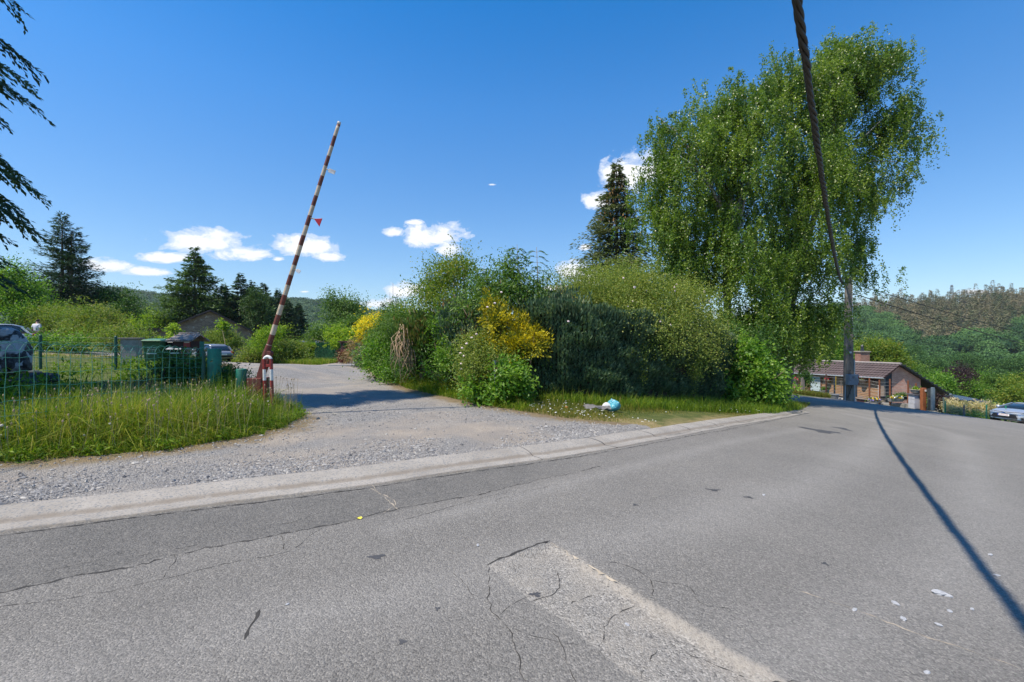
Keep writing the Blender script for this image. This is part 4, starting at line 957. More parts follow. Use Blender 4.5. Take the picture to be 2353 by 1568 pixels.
# twin trunked conifer
tb = TV(*P(152, 784, 46)[:2]); root = empty('twin_conifer', tb, 'dark pointed conifer with two bare trunks behind the yellow bush', 'tree')
L = Leaves(); hh = P(150, 495, 46).z-tb.z
a = P(143, 784, 46); b = P(164, 784, 46)
conifer(L, (a.x, a.y, tb.z), hh, 2.8, bare=.27, whorls=34, per=8, droop=.10, card=.36, cw=.085, dens=2.3, tip_up=.2, power=.66, ragged=.42, vb=.4)
conifer(L, (b.x, b.y+.4, tb.z), hh*.90, 2.7, bare=.27, whorls=30, per=8, droop=.10, card=.36, cw=.085, dens=2.3, tip_up=.2, power=.7, ragged=.42, vb=.4)
L.build('crown', G_CONIF2, root)
for q, s in ((a, 1), (b, .9)):
    MB().tube([Vector((q.x, q.y, tb.z)), Vector((q.x, q.y, tb.z+hh*.5*s)), Vector((q.x, q.y, tb.z+hh*.96*s))], [.26, .17, .03], 8).build('trunk', plain('pinkish_bark', (.22, .16, .13), .95, var=.4, scale=5), root, smooth=True)
def far_conifer(label, px, pyt, Y, wpx, mat, name='spruce', group=None, **kw):
    q = P(px, 784, Y); g = TV(q.x, q.y); h_ = P(px, pyt, Y).z-g.z
    kk = dict(whorls=30, per=10, droop=.18, card=.014*h_+.22, cw=.006*h_+.075, dens=2.6, tip_up=.16, power=.75, ragged=.24, bare=.04); kk.update(kw)
    return conifer_tree(name, label, g, h_, wpx/F*Y, mat, BARK, group=group, **kk)
far_conifer('big sunlit green spruce towering behind the brick gable', 447, 574, 60, 112, G_CONIF, whorls=36, vb=.6, power=.85)
gc = 'dark conifers in a row behind the brick house'
for (lb, px, pt, Y, w_) in (('dark conifer just right of the big spruce, rounded', 515, 655, 62, 62), ('narrow dark conifer, tallest of the row behind the house', 553, 632, 64, 56), ('dark conifer left of the barrier boom behind the gable', 580, 650, 66, 56),
        ('dark conifer with a forked top near the boom', 606, 654, 63, 54), ('dark conifer directly behind the barrier boom', 640, 668, 66, 54), ('low dark conifer right of the boom', 660, 690, 64, 44)):
    far_conifer(lb, px, pt, Y, w_, G_CONIF2 if px != 515 else G_CONIF, 'conifer', gc)
broad_tree('cypress_tree', 'pale grey green bushy cypress between the dark conifers', TV(*P(588, 784, 58)[:2]), [blob(590, 725, 58, 22, 42), blob(592, 700, 58, 14, 24)], G_CONIF, BARK, 260, 40, .35, .28, .10, droop=-.3)
far_conifer('small dark spruce alone left of the weeping birch', 686, 699, 70, 38, G_CONIF2, vb=.45)
# slender weeping tree at the end of the drive
q = P(790, 784, 52); g = TV(q.x, q.y); WB = [blob(*t) for t in ((768, 710, 52, 20, 26), (800, 715, 52, 26, 26), (825, 722, 52, 18, 22), (785, 745, 52, 34, 34), (820, 750, 52, 26, 30), (760, 690, 52, 9, 12))]
broad_tree('weeping_birch', 'small weeping birch at the far end of the drive', g, WB, G_MID, BIRCH, 420, 26, .3, .2, .13, droop=.9, squash=2.2, tr=.16)
# leafy trees far left
broad_tree('leafy_tree', 'bright green leafy tree below the cedar at the left edge', TV(*P(30, 784, 37)[:2]), [blob(*t) for t in ((25, 690, 37, 55, 45, 2), (60, 700, 37, 30, 40, 1.5), (-30, 680, 37, 60, 60, 2), (30, 640, 37, 30, 26, 1.2), (70, 730, 36, 34, 24, 1.5))], G_BRIGHT, BARK, 520, 44, .4, .16, .11)
broad_tree('round_tree', 'round dark green tree right of the twin conifer', TV(*P(262, 784, 48)[:2]), [blob(*t) for t in ((262, 705, 48, 38, 36, 1.8), (240, 720, 48, 30, 30, 1.5), (285, 725, 47, 30, 26, 1.5))], G_DEEP, BARK, 330, 46, .4, .18, .12)
shrub('lilac_bush', 'yellow green bush behind the man in the pale shirt', 'shrub', [blob(*t) for t in ((120, 737, 36, 42, 26, 1.3), (150, 745, 35.5, 46, 26, 1.3), (90, 745, 36.5, 34, 16, 1.2))], G_BUD, 420, 40, .3, .12, .075, base=TV(*P(125, 784, 34)[:2]), stemmat=M_TWIG)
shrub('wild_rose', 'green bush with reddish shoots right of the man', 'shrub', [blob(*t) for t in ((200, 740, 30, 40, 32, 1.2), (235, 748, 30, 36, 32, 1.2), (185, 770, 29, 46, 22, 1.1), (225, 775, 28.5, 40, 18, 1.1), (150, 778, 27.5, 26, 10, .7))], G_BUD, 480, 40, .26, .11, .065, base=TV(*P(205, 784, 30)[:2]), stemmat=M_TWIG)
shrub('nettle_patch', 'low bright green leafy growth below the man beside the parked car', 'plant', [blob(*t) for t in ((95, 792, 26, 30, 10, .7), (140, 795, 26, 34, 9, .7), (185, 797, 26, 34, 8, .7))], G_BRIGHT, 190, 26, .2, .13, .08, base=TV(*P(125, 784, 26)[:2]))
shrub('lime_shrub', 'lime green shrub in the sun below the wooded hill', 'shrub', [blob(*t) for t in ((325, 740, 54, 34, 20, 1.5), (300, 752, 50, 30, 18, 1.5), (356, 748, 56, 26, 14, 1.2), (312, 765, 44, 34, 14, 1.2))], G_LIME, 330, 40, .36, .17, .11, base=TV(*P(330, 784, 43)[:2]), stemmat=M_TWIG)
shrub('sprouting_shrub', 'tall lime green shoots in front of the brick gable', 'shrub', [blob(*t) for t in ((400, 762, 30, 5, 20, .25), (392, 782, 29, 7, 8, .25), (366, 792, 26, 9, 8, .3))], G_LIME, 46, 22, .12, .14, .09, base=TV(*P(390, 784, 28)[:2]), stemmat=M_TWIG)
shrub('olive_bush', 'olive yellow bush left of the grey utility pillar', 'shrub', [blob(*t) for t in ((255, 790, 24, 28, 16, .8), (290, 782, 25, 30, 18, .9), (315, 784, 30, 22, 10, .8))], G_BUD, 260, 40, .2, .09, .055, base=TV(*P(280, 784, 25)[:2]), stemmat=M_TWIG)
shrub('tamarisk_bush', 'feathery olive bush in front of the gable wall above the grey car', 'shrub', [blob(*t) for t in ((510, 782, 39.5, 32, 16, 1.2), (490, 784, 40, 20, 10, 1.0), (536, 792, 39, 18, 14, 1.0))], G_BUD, 330, 40, .2, .12, .055, base=TV(*P(518, 784, 39.5)[:2]), stemmat=M_TWIG)
shrub('shoot_bush', 'pale green shoot standing over the tamarisk bush', 'shrub', [blob(517, 752, 39, 6, 8, .25)], G_LIME, 22, 24, .16, .2, .12, base=TV(*P(517, 784, 35.5)[:2]), stemmat=M_TWIG, nst=1)
shrub('forsythia', 'yellow green bush directly behind the foot of the barrier boom', 'shrub', [blob(*t) for t in ((604, 775, 32, 12, 18, .6), (626, 772, 32.5, 14, 16, .6), (603, 797, 32, 20, 10, .7), (640, 758, 33, 8, 10, .4))], G_LIME, 120, 34, .2, .11, .075, base=TV(*P(612, 784, 32.3)[:2]), stemmat=M_TWIG)
shrub('bramble_bank', 'low bramble bank along the far side of the drive', 'shrub', [blob(*t) for t in ((574, 822, 33.5, 18, 14, .9), (600, 820, 33.3, 34, 16, .9), (645, 815, 33.2, 40, 17, .9), (690, 822, 33.8, 30, 13, .8), (670, 802, 34.4, 34, 12, .9), (620, 803, 34, 30, 10, .9))], G_BUD, 520, 40, .22, .11, .07, base=TV(*P(640, 784, 34)[:2]))
hedge('garden_hedge', 'low trimmed yellow green hedge behind the bramble bank', [P(640, 784, 38)[:2], P(720, 784, 38.5)[:2]], lambda s: 1.35+0*np.asarray(s), .8, G_LIME, 5000, .2, .12, core=True)
hedge('screen_hedge', 'straight blue green artificial screen hedge beside the narrow lane', [P(704, 784, 41)[:2], P(745, 784, 40)[:2], P(783, 784, 36)[:2]], lambda s: 1.42-.02*np.asarray(s), .35, G_TURQ, 13000, .16, .035, out=.12, up=-.9, core=True, lump=.03, zb=.02, jit=.16)
q = P(795, 775, 37)
shrub('wisteria', 'pale flowering wisteria hanging from the garden pergola', 'shrub', [blob(*t) for t in ((775, 775, 37.5, 22, 12, .7), (800, 772, 37, 22, 13, .7), (785, 790, 36.5, 24, 12, .6), (765, 765, 38, 14, 12, .6))], G_LIME, 180, 24, .18, .17, .10, base=TV(*P(790, 784, 37.3)[:2]), stemmat=M_TWIG, droop=.5)
shrub('dried_conifer', 'clipped conifer with a dried pinkish brown top beside the lane', 'shrub', [blob(*t) for t in ((826, 805, 29, 22, 20, .7), (820, 822, 28.5, 22, 18, .7))], G_DRY, 160, 34, .14, .11, .05, base=TV(*P(824, 784, 29)[:2]), stemmat=M_TWIG)
shrub('conifer_bush', 'dark green conifer bush right of the dried conifer', 'shrub', [blob(*t) for t in ((850, 815, 27, 16, 28, .7), (838, 830, 27, 16, 16, .6))], G_CYPR, 150, 34, .16, .14, .05, base=TV(*P(848, 784, 27)[:2]), stemmat=M_TWIG)
shrub('red_shrub', 'small dark red shrub at the foot of the pergola', 'shrub', [blob(*t) for t in ((794, 818, 33, 10, 14, .4), (790, 830, 33, 14, 8, .4))], G_RED, 60, 28, .12, .11, .06, base=TV(*P(793, 784, 33)[:2]), stemmat=M_TWIG, nst=4)
shrub('laburnum', 'yellow flowering laburnum behind the clipped conifers', 'shrub', [blob(*t) for t in ((850, 755, 29, 16, 22, .8), (870, 745, 29, 14, 18, .7), (842, 775, 29, 10, 14, .6))], G_YELLOW, 110, 26, .2, .15, .07, base=TV(*P(856, 784, 29)[:2]), stemmat=M_TWIG, droop=.8)
shrub('laburnum_leaf', 'green shrub from which the laburnum grows at the lane end', 'shrub', [blob(*t) for t in ((860, 770, 30, 26, 28, .9), (815, 760, 42, 36, 26, 1.3), (735, 775, 44, 26, 20, 1.2), (870, 810, 26, 20, 34, .9))], G_MID, 330, 28, .26, .18, .11, base=TV(*P(860, 784, 31)[:2]), stemmat=M_TWIG)
far_conifer('thin dying conifer with bare dark twigs above the scrub', 888, 702, 27, 18, G_SPRUCE, 'conifer', whorls=22, per=5, dens=.9, card=.32, cw=.09, vb=.2)
mb = MB()
for px, t in ((903, 650), (896, 672), (912, 676)): mb.tube([P(px, 740, 22), P(px, t, 22)], [.02, .006], 6)
tag(mb.build('bare_shoots', BARK), 'three bare thin shoots sticking up above the scrub', 'shoots')
# ================================================================ paints
SX = 2353/4096
def PS(sx, sy, Y): return P(sx*SX, sy*SX, Y)          # a pixel of the full-size photograph at distance Y
M_GREENP = plain('green_post_paint', (.010, .17, .105), .6, var=.25, scale=4, dirt=(.03, .07, .05), spec=.5)
M_DKGREEN = plain('dark_green_paint', (.012, .075, .05), .5, var=.25, scale=5)
M_WIRE = plain('green_coated_wire', (.06, .25, .19), .45, var=.3, scale=8)
M_RUSTRED = plain('rusty_red_paint', (.13, .028, .02), .7, var=.4, scale=7, dirt=(.06, .03, .02), bump=.01)
M_STEEL = plain('dull_steel', (.28, .28, .27), .5, .6, var=.3)
M_BLACK = plain('black_plastic', (.012, .012, .014), .45, var=.3)
M_WHITE = plain('white_paint', (.72, .71, .68), .55, var=.08, dirt=(.45, .42, .36))
M_CONC = plain('grey_concrete', (.27, .265, .25), .9, var=.3, scale=5, bump=.02, dirt=(.16, .15, .13))
def striped(name, period, c1, c2, rough=.6, duty=.5, phase=0.0):
    m = N(name); s = m.attr('s'); f = m.math('FRACT', m.math('ADD', m.math('MULTIPLY', s, 1/period), phase))
    o = m.coord(); n = m.noise(9, 6, .7, o)
    a = m.ramp(n, [(.3, tuple(x*.55 for x in c1)), (.6, c1), (.8, tuple(min(1, x*1.3) for x in c1))]); b = m.ramp(n, [(.28, tuple(x*.5 for x in c2)), (.45, tuple(x*.85 for x in c2)), (.7, c2)])
    k = m.ramp(f, [(0, 0), (duty-.004, 0), (duty, 1), (.996, 1), (1, 0)])
    c = m.mix(k, a, b); c = m.mix(m.ramp(m.noise(3, 6, .75, o), [(.6, 0), (.75, .55)]), c, (.22, .13, .07))
    return m.end(m.bsdf(c, rough, 0, m.bump(m.noise(30, 4, .6, o), .004), .4))
def tube_s(name, pts, rad, n, mat, parent):
    """a tube that knows the length along itself"""
    mb = MB(); mb.tube(pts, rad, n); ln = [0]
    for a, b in zip(pts[:-1], pts[1:]): ln.append(ln[-1]+(Vector(b)-Vector(a)).length)
    o = mb.build(name, mat, parent, smooth=True); at = o.data.attributes.new('s', 'FLOAT', 'POINT')
    at.data.foreach_set('value', np.repeat(np.array(ln, np.float32), n)); return o

# ================================================================ barrier
YB = 9.7
foot = TV(PS(1070, 1365, YB).x, YB)
bar = empty('barrier_gate', foot, 'raised red and white striped barrier boom with its red counterweight foot', 'barrier')
b0 = PS(1064, 1420, YB); b1_ = PS(1355, 497, YB)
n_ = 40; pts = [b1_.lerp(b0, i/n_) for i in range(n_+1)]
boom = tube_s('boom', pts, [.036+.018*i/n_ for i in range(n_+1)], 12, striped('boom_stripes', .443, (.15, .045, .03), (.52, .43, .32), phase=.38), bar)
d = (b1_-b0).normalized()
MB().tube([b1_-d*.01, b1_+d*.045], [.038, .036], 12).build('boom_cap', plain('pale_cap', (.50, .47, .42), .6), bar, smooth=True)
mb = MB(); A = [PS(1019, 1524, YB-.06), PS(1045, 1524, YB-.06), PS(1084, 1412, YB-.06), PS(1080, 1405, YB-.06), PS(1059, 1405, YB-.06), PS(1053, 1412, YB-.06)]
mb.prism(A, (0, .12, 0)); mb.tube([b0-d*.05, b0+d*.22], [.07, .06], 12); mb.build('boom_holder', M_RUSTRED, bar, bevel=.01)
mb = MB(); g = foot.z
def sbox(mb, x0, y0, x1, y1, Y, dep):
    a = PS(x0, y0, Y); b = PS(x1, y1, Y); mb.box(((a.x+b.x)/2, Y+dep/2, (a.z+b.z)/2), (abs(b.x-a.x), dep, abs(b.z-a.z)))
q = PS(1008, 1522, YB); r = PS(1052, 1522, YB)
mb.box(((q.x+r.x)/2, YB+.1, (q.z+g)/2), (r.x-q.x, .36, q.z-g+.1)); mb.build('counterweight', M_RUSTRED, bar, bevel=.012)
q = PS(984, 1524, YB); r = PS(1006, 1524, YB); mb = MB(); mb.box(((q.x+r.x)/2, YB+.12, (q.z+g)/2), (r.x-q.x, .22, q.z-g+.1)); mb.build('base_plate', M_RUSTRED, bar, bevel=.008)
# reflectors on the boom
def reflector(name, cx, cy, ax, ay, pts, mat):
    a = PS(ax, ay, YB-.02); c = PS(cx, cy, YB-.08)
    br = MB(); br.tube([a, a.lerp(c, .6), c+Vector((0, .012, 0))], [.012, .012, .012], 8); b = br.build('bracket', M_STEEL, bar, smooth=True)
    m = MB(); m.prism([PS(*p, YB-.08) for p in pts], (0, .014, 0)); return m.build(name, mat, bar, bevel=.003)
M_REFL = plain('white_reflector', (.62, .62, .62), .3, var=.12, dirt=(.3, .28, .25)); M_REDP = plain('red_reflector', (.42, .012, .015), .3, var=.15)
def rotrect(cx, cy, w, h, a):
    a = math.radians(a); return [(cx+x*math.cos(a)-y*math.sin(a), cy+x*math.sin(a)+y*math.cos(a)) for x, y in ((-w/2, h/2), (w/2, h/2), (w/2, -h/2), (-w/2, -h/2))]
reflector('reflector', 1326, 686, 1306, 677, rotrect(1327, 686, 27, 16, 22), M_REFL)
reflector('reflector', 1192, 1085, 1179, 1077, rotrect(1193, 1085, 16, 14, 35), M_REFL)
reflector('red_triangle', 1262, 877, 1243, 873, [(1277, 907), (1289, 874), (1256, 876)], M_REDP)
# striped rest frame
rest = empty('barrier_rest', TV(PS(1074, 1365, YB-.25).x, YB-.25), 'red and white hooped steel frame standing in front of the barrier foot', 'stand')
YR = YB-.25; pts = [(1060.5, 1680), (1060, 1600), (1059, 1560), (1058, 1500), (1057, 1446)]
arc = [(1070.5-13.5*math.cos(t), 1441-13.5*math.sin(t)) for t in np.linspace(0, math.pi, 11)]
path = [PS(x, y, YR) for x, y in pts]+[PS(x, y, YR) for x, y in arc]+[PS(x, y, YR) for x, y in ((1084.5, 1446), (1086, 1500), (1088, 1560), (1089, 1600), (1089.5, 1680))]
hoop = MB(); 
fine = [path[0]]
for a, b in zip(path[:-1], path[1:]):
    k = max(1, int((b-a).length/.012)); fine += [a.lerp(b, i/k) for i in range(1, k+1)]
hoop.tube(fine, .033, 12); ob = hoop.build('hoop', None, rest, smooth=True); 
m = N('hoop_paint'); gz = m.n('SeparateXYZ'); m.l(m.coord(), gz.inputs[0]); zt = [PS(0, y, YR).z-rest.location.z for y in (1436, 1478, 1522)]
nzz = m.noise(12, 6, .7, m.coord()); zz = m.math('ADD', gz.outputs[2], m.math('MULTIPLY', m.math('SUBTRACT', nzz, .5), .008))
k1 = m.math('GREATER_THAN', zz, zt[0]); k2 = m.math('LESS_THAN', zz, zt[1]); k3 = m.math('GREATER_THAN', zz, zt[2]); kw = m.math('ADD', k1, m.math('MULTIPLY', k2, k3), True)
rd = m.ramp(nzz, [(.3, (.16, .02, .016)), (.7, (.34, .032, .026))]); wh = m.ramp(nzz, [(.3, (.5, .48, .45)), (.6, (.72, .71, .69))])
ob.data.materials.append(m.end(m.bsdf(m.mix(kw, rd, wh), .5)))
a = PS(1057, 1463, YR); b = PS(1085, 1463, YR); MB().box(((a.x+b.x)/2, YR, a.z), (b.x-a.x-.02, .03, .06)).build('crossbar', plain('red_paint', (.28, .028, .022), .5, var=.3), rest, bevel=.004)

# ================================================================ green posts and the wire fence
def post(label, x0, x1, yt, Y, mat=M_GREENP, cap=True, name='post'):
    a = PS((x0+x1)/2, yt, Y); r = (x1-x0)/2/1820*Y; g = TV(a.x, Y)
    mb = MB(); mb.lathe((a.x, Y, 0), [(r, g.z-.2), (r, a.z-.012), (r*.94, a.z)], 24)
    return tag(mb.build(name, mat, None, smooth=False, bevel=0, loc=(0, 0, 0)), label, 'post')
o = post('tall thick green steel post at the end of the wire fence', 833, 882, 1395, 9.95)
o = post('short green steel post beside the barrier foot', 946, 984, 1476, 9.75)
o = post('slim teal post behind the roofed letter box', 800, 815, 1367, 11.9)
for o in [o for o in COL.objects if o.name.startswith('post')]:
    o.data.polygons.foreach_set('use_smooth', [len(p.vertices) == 4 for p in o.data.polygons])
# squat teal bits behind the thick post
fen = empty('wire_fence', TV(-7.2, 8), 'green wire mesh fence with arched top along the grass verge', 'fence')
def fp(t): return Vector((6.2*(-1.113+.0019*t), 6.2*(1+.0274*t), 1.573-.0065*t+.012*math.sin(t*.9)))
mesh = MB(); T0, T1 = -9, 21; rows = (0, .105, .205, .40, .60, .80, 1.0)
for rr in rows:
    mesh.tube([fp(t/2)-Vector((0, 0, rr-.008*math.sin(t*1.7+rr*9))) for t in range(T0*2, T1*2+1)], .0038 if rr == 0 else .0030, 5, False)
rr_random = random.Random(4)
for t in range(T0, T1+1):
    p_ = fp(t); wob = [Vector((0, rr_random.uniform(-.012, .012), 0)) for _ in rows]
    mesh.tube([p_-Vector((0, 0, .105))]+[p_-Vector((0, 0, z))+w_ for z, w_ in zip(rows[2:], wob)]+[p_-Vector((0, 0, 1.3))], .0034, 5, False)
    if t+2 <= T1+1:
        ap = []
        for k in range(9):
            s = k/8; q = fp(t+1.75*s); ap.append(q+Vector((0, 0, -.105+.135*math.sin(math.pi*s)**.75)))
        mesh.tube(ap, .0034, 5, False)
mesh.build('mesh', M_WIRE, fen, smooth=True)
e = fp(21.3); mb = MB(); mb.lathe((e.x, e.y, 0), [(.032, 0), (.032, 1.36), (.02, 1.375)], 12); mb.build('fence_post', M_DKGREEN, fen)
e = fp(-9); mb = MB(); mb.lathe((e.x, e.y, 0), [(.032, .1), (.032, 1.66), (.02, 1.67)], 12); mb.build('fence_post', M_DKGREEN, fen)
# second, finer fence deeper in the yard
fb = empty('garden_fence', TV(-15, 17), 'fine wire garden fence with a dark green post deeper in the yard', 'fence')
pp = [(-14.8, 17.0), (-17.2, 16.6), (-19.6, 16.2), (-22, 15.8)]; mb = MB()
for (x, y) in pp:
    g = TV(x, y); q = MB(); q.lathe((x, y, 0), [(.05, g.z-.1), (.05, g.z+1.24), (.03, g.z+1.26)], 12); q.build('fence_post', M_DKGREEN, fb)
for k in range(7): mb.tube([TV(x, y, .1+k*.18) for x, y in pp], .0028, 4, False)
for k in range(73):
    s = k/72*3; i = min(2, int(s)); x = pp[i][0]+(pp[i+1][0]-pp[i][0])*(s-i); y = pp[i][1]+(pp[i+1][1]-pp[i][1])*(s-i)
    mb.tube([TV(x, y, .05), TV(x, y, 1.2)], .003, 4, False)
mb.build('mesh', M_DKGREEN, fb)

# ================================================================ yard furniture
# grey utility pillar
q = PS(526, 1365, 19.5); up = empty('utility_pillar', TV(q.x, 19.5), 'grey concrete utility pillar with a flat slab lid left of the green bin', 'cabinet', rz=.35)
zt = PS(0, 1357, 19.5).z; g = up.location.z
def lbox(root, name, mat, c, s, bevel=.0):
    mb = MB(); mb.box(c, s); o = mb.build(name, mat, root, bevel=bevel, world=False); return o
lbox(up, 'housing', M_CONC, (0, 0, (zt-g)/2), (.62, .40, zt-g), .012)
lbox(up, 'lid', plain('slab', (.22, .2, .18), .9, var=.3), (0, 0, zt-g+.03), (.78, .52, .06), .01)
lbox(up, 'door', M_CONC, (0, -.205, (zt-g)/2), (.50, .02, zt-g-.16), .006)
# wheeled bins
def bin_(label, sx, sytop, Y, rz, body, lid, w=.56, dp=.66, h=1.07, lines=True, group='wheeled bins in the yard'):
    q = PS(sx, 1365, Y); zt = PS(0, sytop, Y).z; root = empty('wheelie_bin', (q.x, Y, zt-h), label, 'bin', group, rz)
    k = .82; b = [(-w/2*k, -dp/2*k, .08), (w/2*k, -dp/2*k, .08), (w/2*k, dp/2*k, .08), (-w/2*k, dp/2*k, .08)]; t = [(-w/2, -dp/2, h-.1), (w/2, -dp/2, h-.1), (w/2, dp/2, h-.1), (-w/2, dp/2, h-.1)]
    mb = MB(); mb.hexa(b, t); mb.build('body', body, root, bevel=.03, world=False)
    mb = MB(); mb.box((0, 0, h-.085), (w+.06, dp+.06, .05)); mb.build('rim', body, root, bevel=.01, world=False)
    mb = MB(); mb.hexa([(-w/2-.04, -dp/2-.05, h-.055), (w/2+.04, -dp/2-.05, h-.055), (w/2+.04, dp/2+.02, h-.055), (-w/2-.04, dp/2+.02, h-.055)], [(-w/2+.02, -dp/2+.03, h-.005), (w/2-.02, -dp/2+.03, h-.005), (w/2-.02, dp/2-.02, h+.03), (-w/2+.02, dp/2-.02, h+.03)])
    mb.box((0, dp/2+.05, h-.03), (w*.8, .05, .045)); mb.build('lid', lid, root, bevel=.012, world=False)
    for sx_ in (-1, 1):
        mb = MB(); mb.lathe((0, 0, 0), [(.05, -.03), (.1, -.03), (.1, .03), (.05, .03)], 16, Matrix.Rotation(math.pi/2, 3, 'Y')); o = mb.build('wheel', M_BLACK, root, world=False); o.location = (sx_*(w/2-.01), dp/2-.1, .1)
    if lines:
        mb = MB(); yf = lambda z: -dp/2*(k+(1-k)*(z-.08)/(h-.18))-.006
        for z, ws in ((.75, (.10, .05, .09)), (.69, (.06, .04, .13)), (.635, (.11, .07, .05))):
            x = -.14
            for w_ in ws: mb.box((x+w_/2, yf(z), z), (w_, .004, .016)); x += w_+.02
        mb.build('printed_lines', plain('bin_print', (.5, .55, .5), .6), root, world=False)
        mb = MB(); mb.box((0, yf(.54)-.002, .54), (.32, .004, .045)); mb.build('label_strip', plain('pale_strip', (.45, .52, .55), .5), root, world=False)
    return root
M_BING = plain('bin_green', (.018, .085, .030), .5, var=.2, scale=4)
bin_('dark green wheelie bin with pale printed lines between pillar and roofed box', 621, 1358, 17.3, .30, M_BING, plain('lid_green', (.06, .17, .09), .45, var=.2))
bin_('black wheelie bin half hidden behind the roofed letter box', 694, 1364, 17.9, .1, M_BLACK, plain('lid_black', (.02, .022, .03), .3))
bin_('small black bin in front of the other black bin under the roofed box', 711, 1391, 15.2, .15, M_BLACK, plain('lid_grey', (.30, .31, .33), .5), .42, .44, .72, group=None)
# roofed letter box
q = PS(752, 1365, 13); gz_ = TV(q.x, 13); mbx = empty('roofed_letter_box', gz_, 'dark red letter box under a small mossy tiled roof behind the fence', 'letter box', rz=-.10)
def rel(z): return z-gz_.z
zr = rel(PS(0, 1334, 13).z); ze = rel(PS(0, 1363, 13).z); zb = rel(PS(0, 1392, 13).z)
def moss():
    m = N('mossy_tiles'); o = m.coord(); br = m.n('TexBrick'); br.inputs['Scale'].default_value = 9; br.inputs['Color1'].default_value = (.20, .15, .13, 1); br.inputs['Color2'].default_value = (.30, .25, .22, 1); br.inputs['Mortar'].default_value = (.05, .045, .04, 1)
    br.inputs['Mortar Size'].default_value = .03; br.inputs['Brick Width'].default_value = .5; br.inputs['Row Height'].default_value = .35; m.l(o, br.inputs['Vector'])
    c = m.mix(m.ramp(m.noise(14, 6, .75, o), [(.45, 0), (.6, .85)]), br.outputs[0], (.33, .33, .31)); c = m.mix(m.ramp(m.noise(6, 5, .7, o), [(.58, 0), (.66, .9)]), c, (.22, .07, .04))
    return m.end(m.bsdf(c, .95, 0, m.bump(m.noise(25, 5, .7, o), .02)))
MOSS = moss()
for sg in (-1, 1):
    mb = MB(); mb.hexa([(-.39, sg*.34, ze-.03), (.39, sg*.34, ze-.03), (.38, 0, zr-.05), (-.38, 0, zr-.05)], [(-.39, sg*.35, ze+.01), (.39, sg*.35, ze+.01), (.33, 0, zr), (-.26, 0, zr)]); mb.build('roof_slope', MOSS, mbx, world=False)
mb = MB(); mb.tube([(-.27, 0, zr), (.34, 0, zr)], [.025, .025], 8); mb.build('ridge', MOSS, mbx, world=False)
M_DKWOOD = plain('dark_red_wood', (.045, .016, .014), .7, var=.4, scale=6)
mb = MB(); mb.box((.01, 0, (ze+zb)/2-.01), (.58, .44, ze-zb)); mb.build('box', M_DKWOOD, mbx, world=False, bevel=.006)
mb = MB(); mb.box((.17, -.23, (ze+zb)/2), (.20, .012, .16)); dr = mb.build('flap', plain('red_flap', (.30, .035, .03), .5), mbx, world=False, bevel=.004)
mb = MB(); mb.box((.17, -.239, (ze+zb)/2+.06), (.16, .008, .045)); mb.build('name_strip', M_WHITE, mbx, world=False)
for x in (-.22, .25): mb = MB(); mb.box((x, .1, zb/2), (.09, .09, zb)); mb.build('leg', M_DKWOOD, mbx, world=False)
# black and white patched stump on its stone base
def patched():
    m = N('patched_paint'); o = m.coord(); c = m.ramp(m.noise(2.6, 3, .5, o, .4), [(.50, (.012, .012, .014)), (.53, (.42, .44, .47))], 'LINEAR'); c = m.mix(m.ramp(m.noise(9, 6, .7, o), [(.45, 0), (.65, .5)]), c, (.2, .22, .25))
    return m.end(m.bsdf(c, .7, 0, m.bump(m.noise(8, 5, .6, o), .04)))
q = PS(28, 1365, 11.3); st = empty('painted_stump', TV(q.x, 11.3), 'black and white patched stump on a stone base behind the left end of the fence', 'stump')
mb = MB(); ring = []
for i, (z, w_) in enumerate(((.35, .52), (.6, .50), (.9, .47), (1.15, .40), (1.35, .31), (1.42, .16))):
    ring.append((w_, z))
mb.lathe((q.x-.1, 11.3, st.location.z), ring, 18)
mb.v = [(x+.05*math.sin(7*z+9*y), y+.05*math.sin(6*x+5*z), z) for x, y, z in mb.v]; mb.build('stump', patched(), st, smooth=True)
mb = MB()
for k in range(26):
    a = k*2.4; r_ = .45+.5*random.random(); mb.ball((q.x-.05+r_*math.cos(a)*1.1, 11.3+r_*math.sin(a)*.8, st.location.z+.05+.24*random.random()), random.uniform(.12, .2), 8, 6, .15, (1, .9, .65))
mb.build('stone_base', plain('rubble', (.07, .07, .075), .95, var=.4, scale=6), st)
# peony and weeds by the fence end
pn = shrub('peony', 'dark leafy peony with one deep red bloom behind the fence', 'plant', [blob(*t) for t in ((425, 850, 11.0, 22, 18, .4), (400, 855, 11.2, 20, 14, .4), (450, 858, 10.9, 16, 16, .3))], G_DEEP, 130, 20, .12, .13, .05, base=TV(PS(745, 1365, 11).x, 11), up=.4, droop=.3)
MB().ball(PS(746, 1456, 10.7), .055, 9, 6, .2).build('bloom', plain('crimson_petal', (.16, .008, .02), .6, var=.4), pn)
shrub('weed_clump', 'dark weeds growing between the two green posts', 'plant', [blob(*t) for t in ((522, 874, 10.3, 16, 22, .35), (535, 893, 10.1, 16, 18, .3), (512, 866, 10.6, 10, 12, .25))], G_DEEP, 150, 26, .10, .09, .03, base=TV(PS(910, 1365, 10.3).x, 10.3), up=.4, droop=.2)
mb = MB()
for k in range(30):
    a = G(545+random.uniform(-25, 30), 900); a = TV(a.x*1.02, 10.3+random.uniform(-.2, .3)); t = random.uniform(-.3, .35); h_ = random.uniform(.6, 1.05); mb.tube([a, a+Vector((t*.3, 0, h_*.6)), a+Vector((t, 0, h_))], [.004, .004, .003], 4, False)
tag(mb.build('dark_stalks', plain('dark_stalk', (.06, .05, .045), .9)), 'thin dark dead stalks around the short green post', 'stalks', kind='stuff')

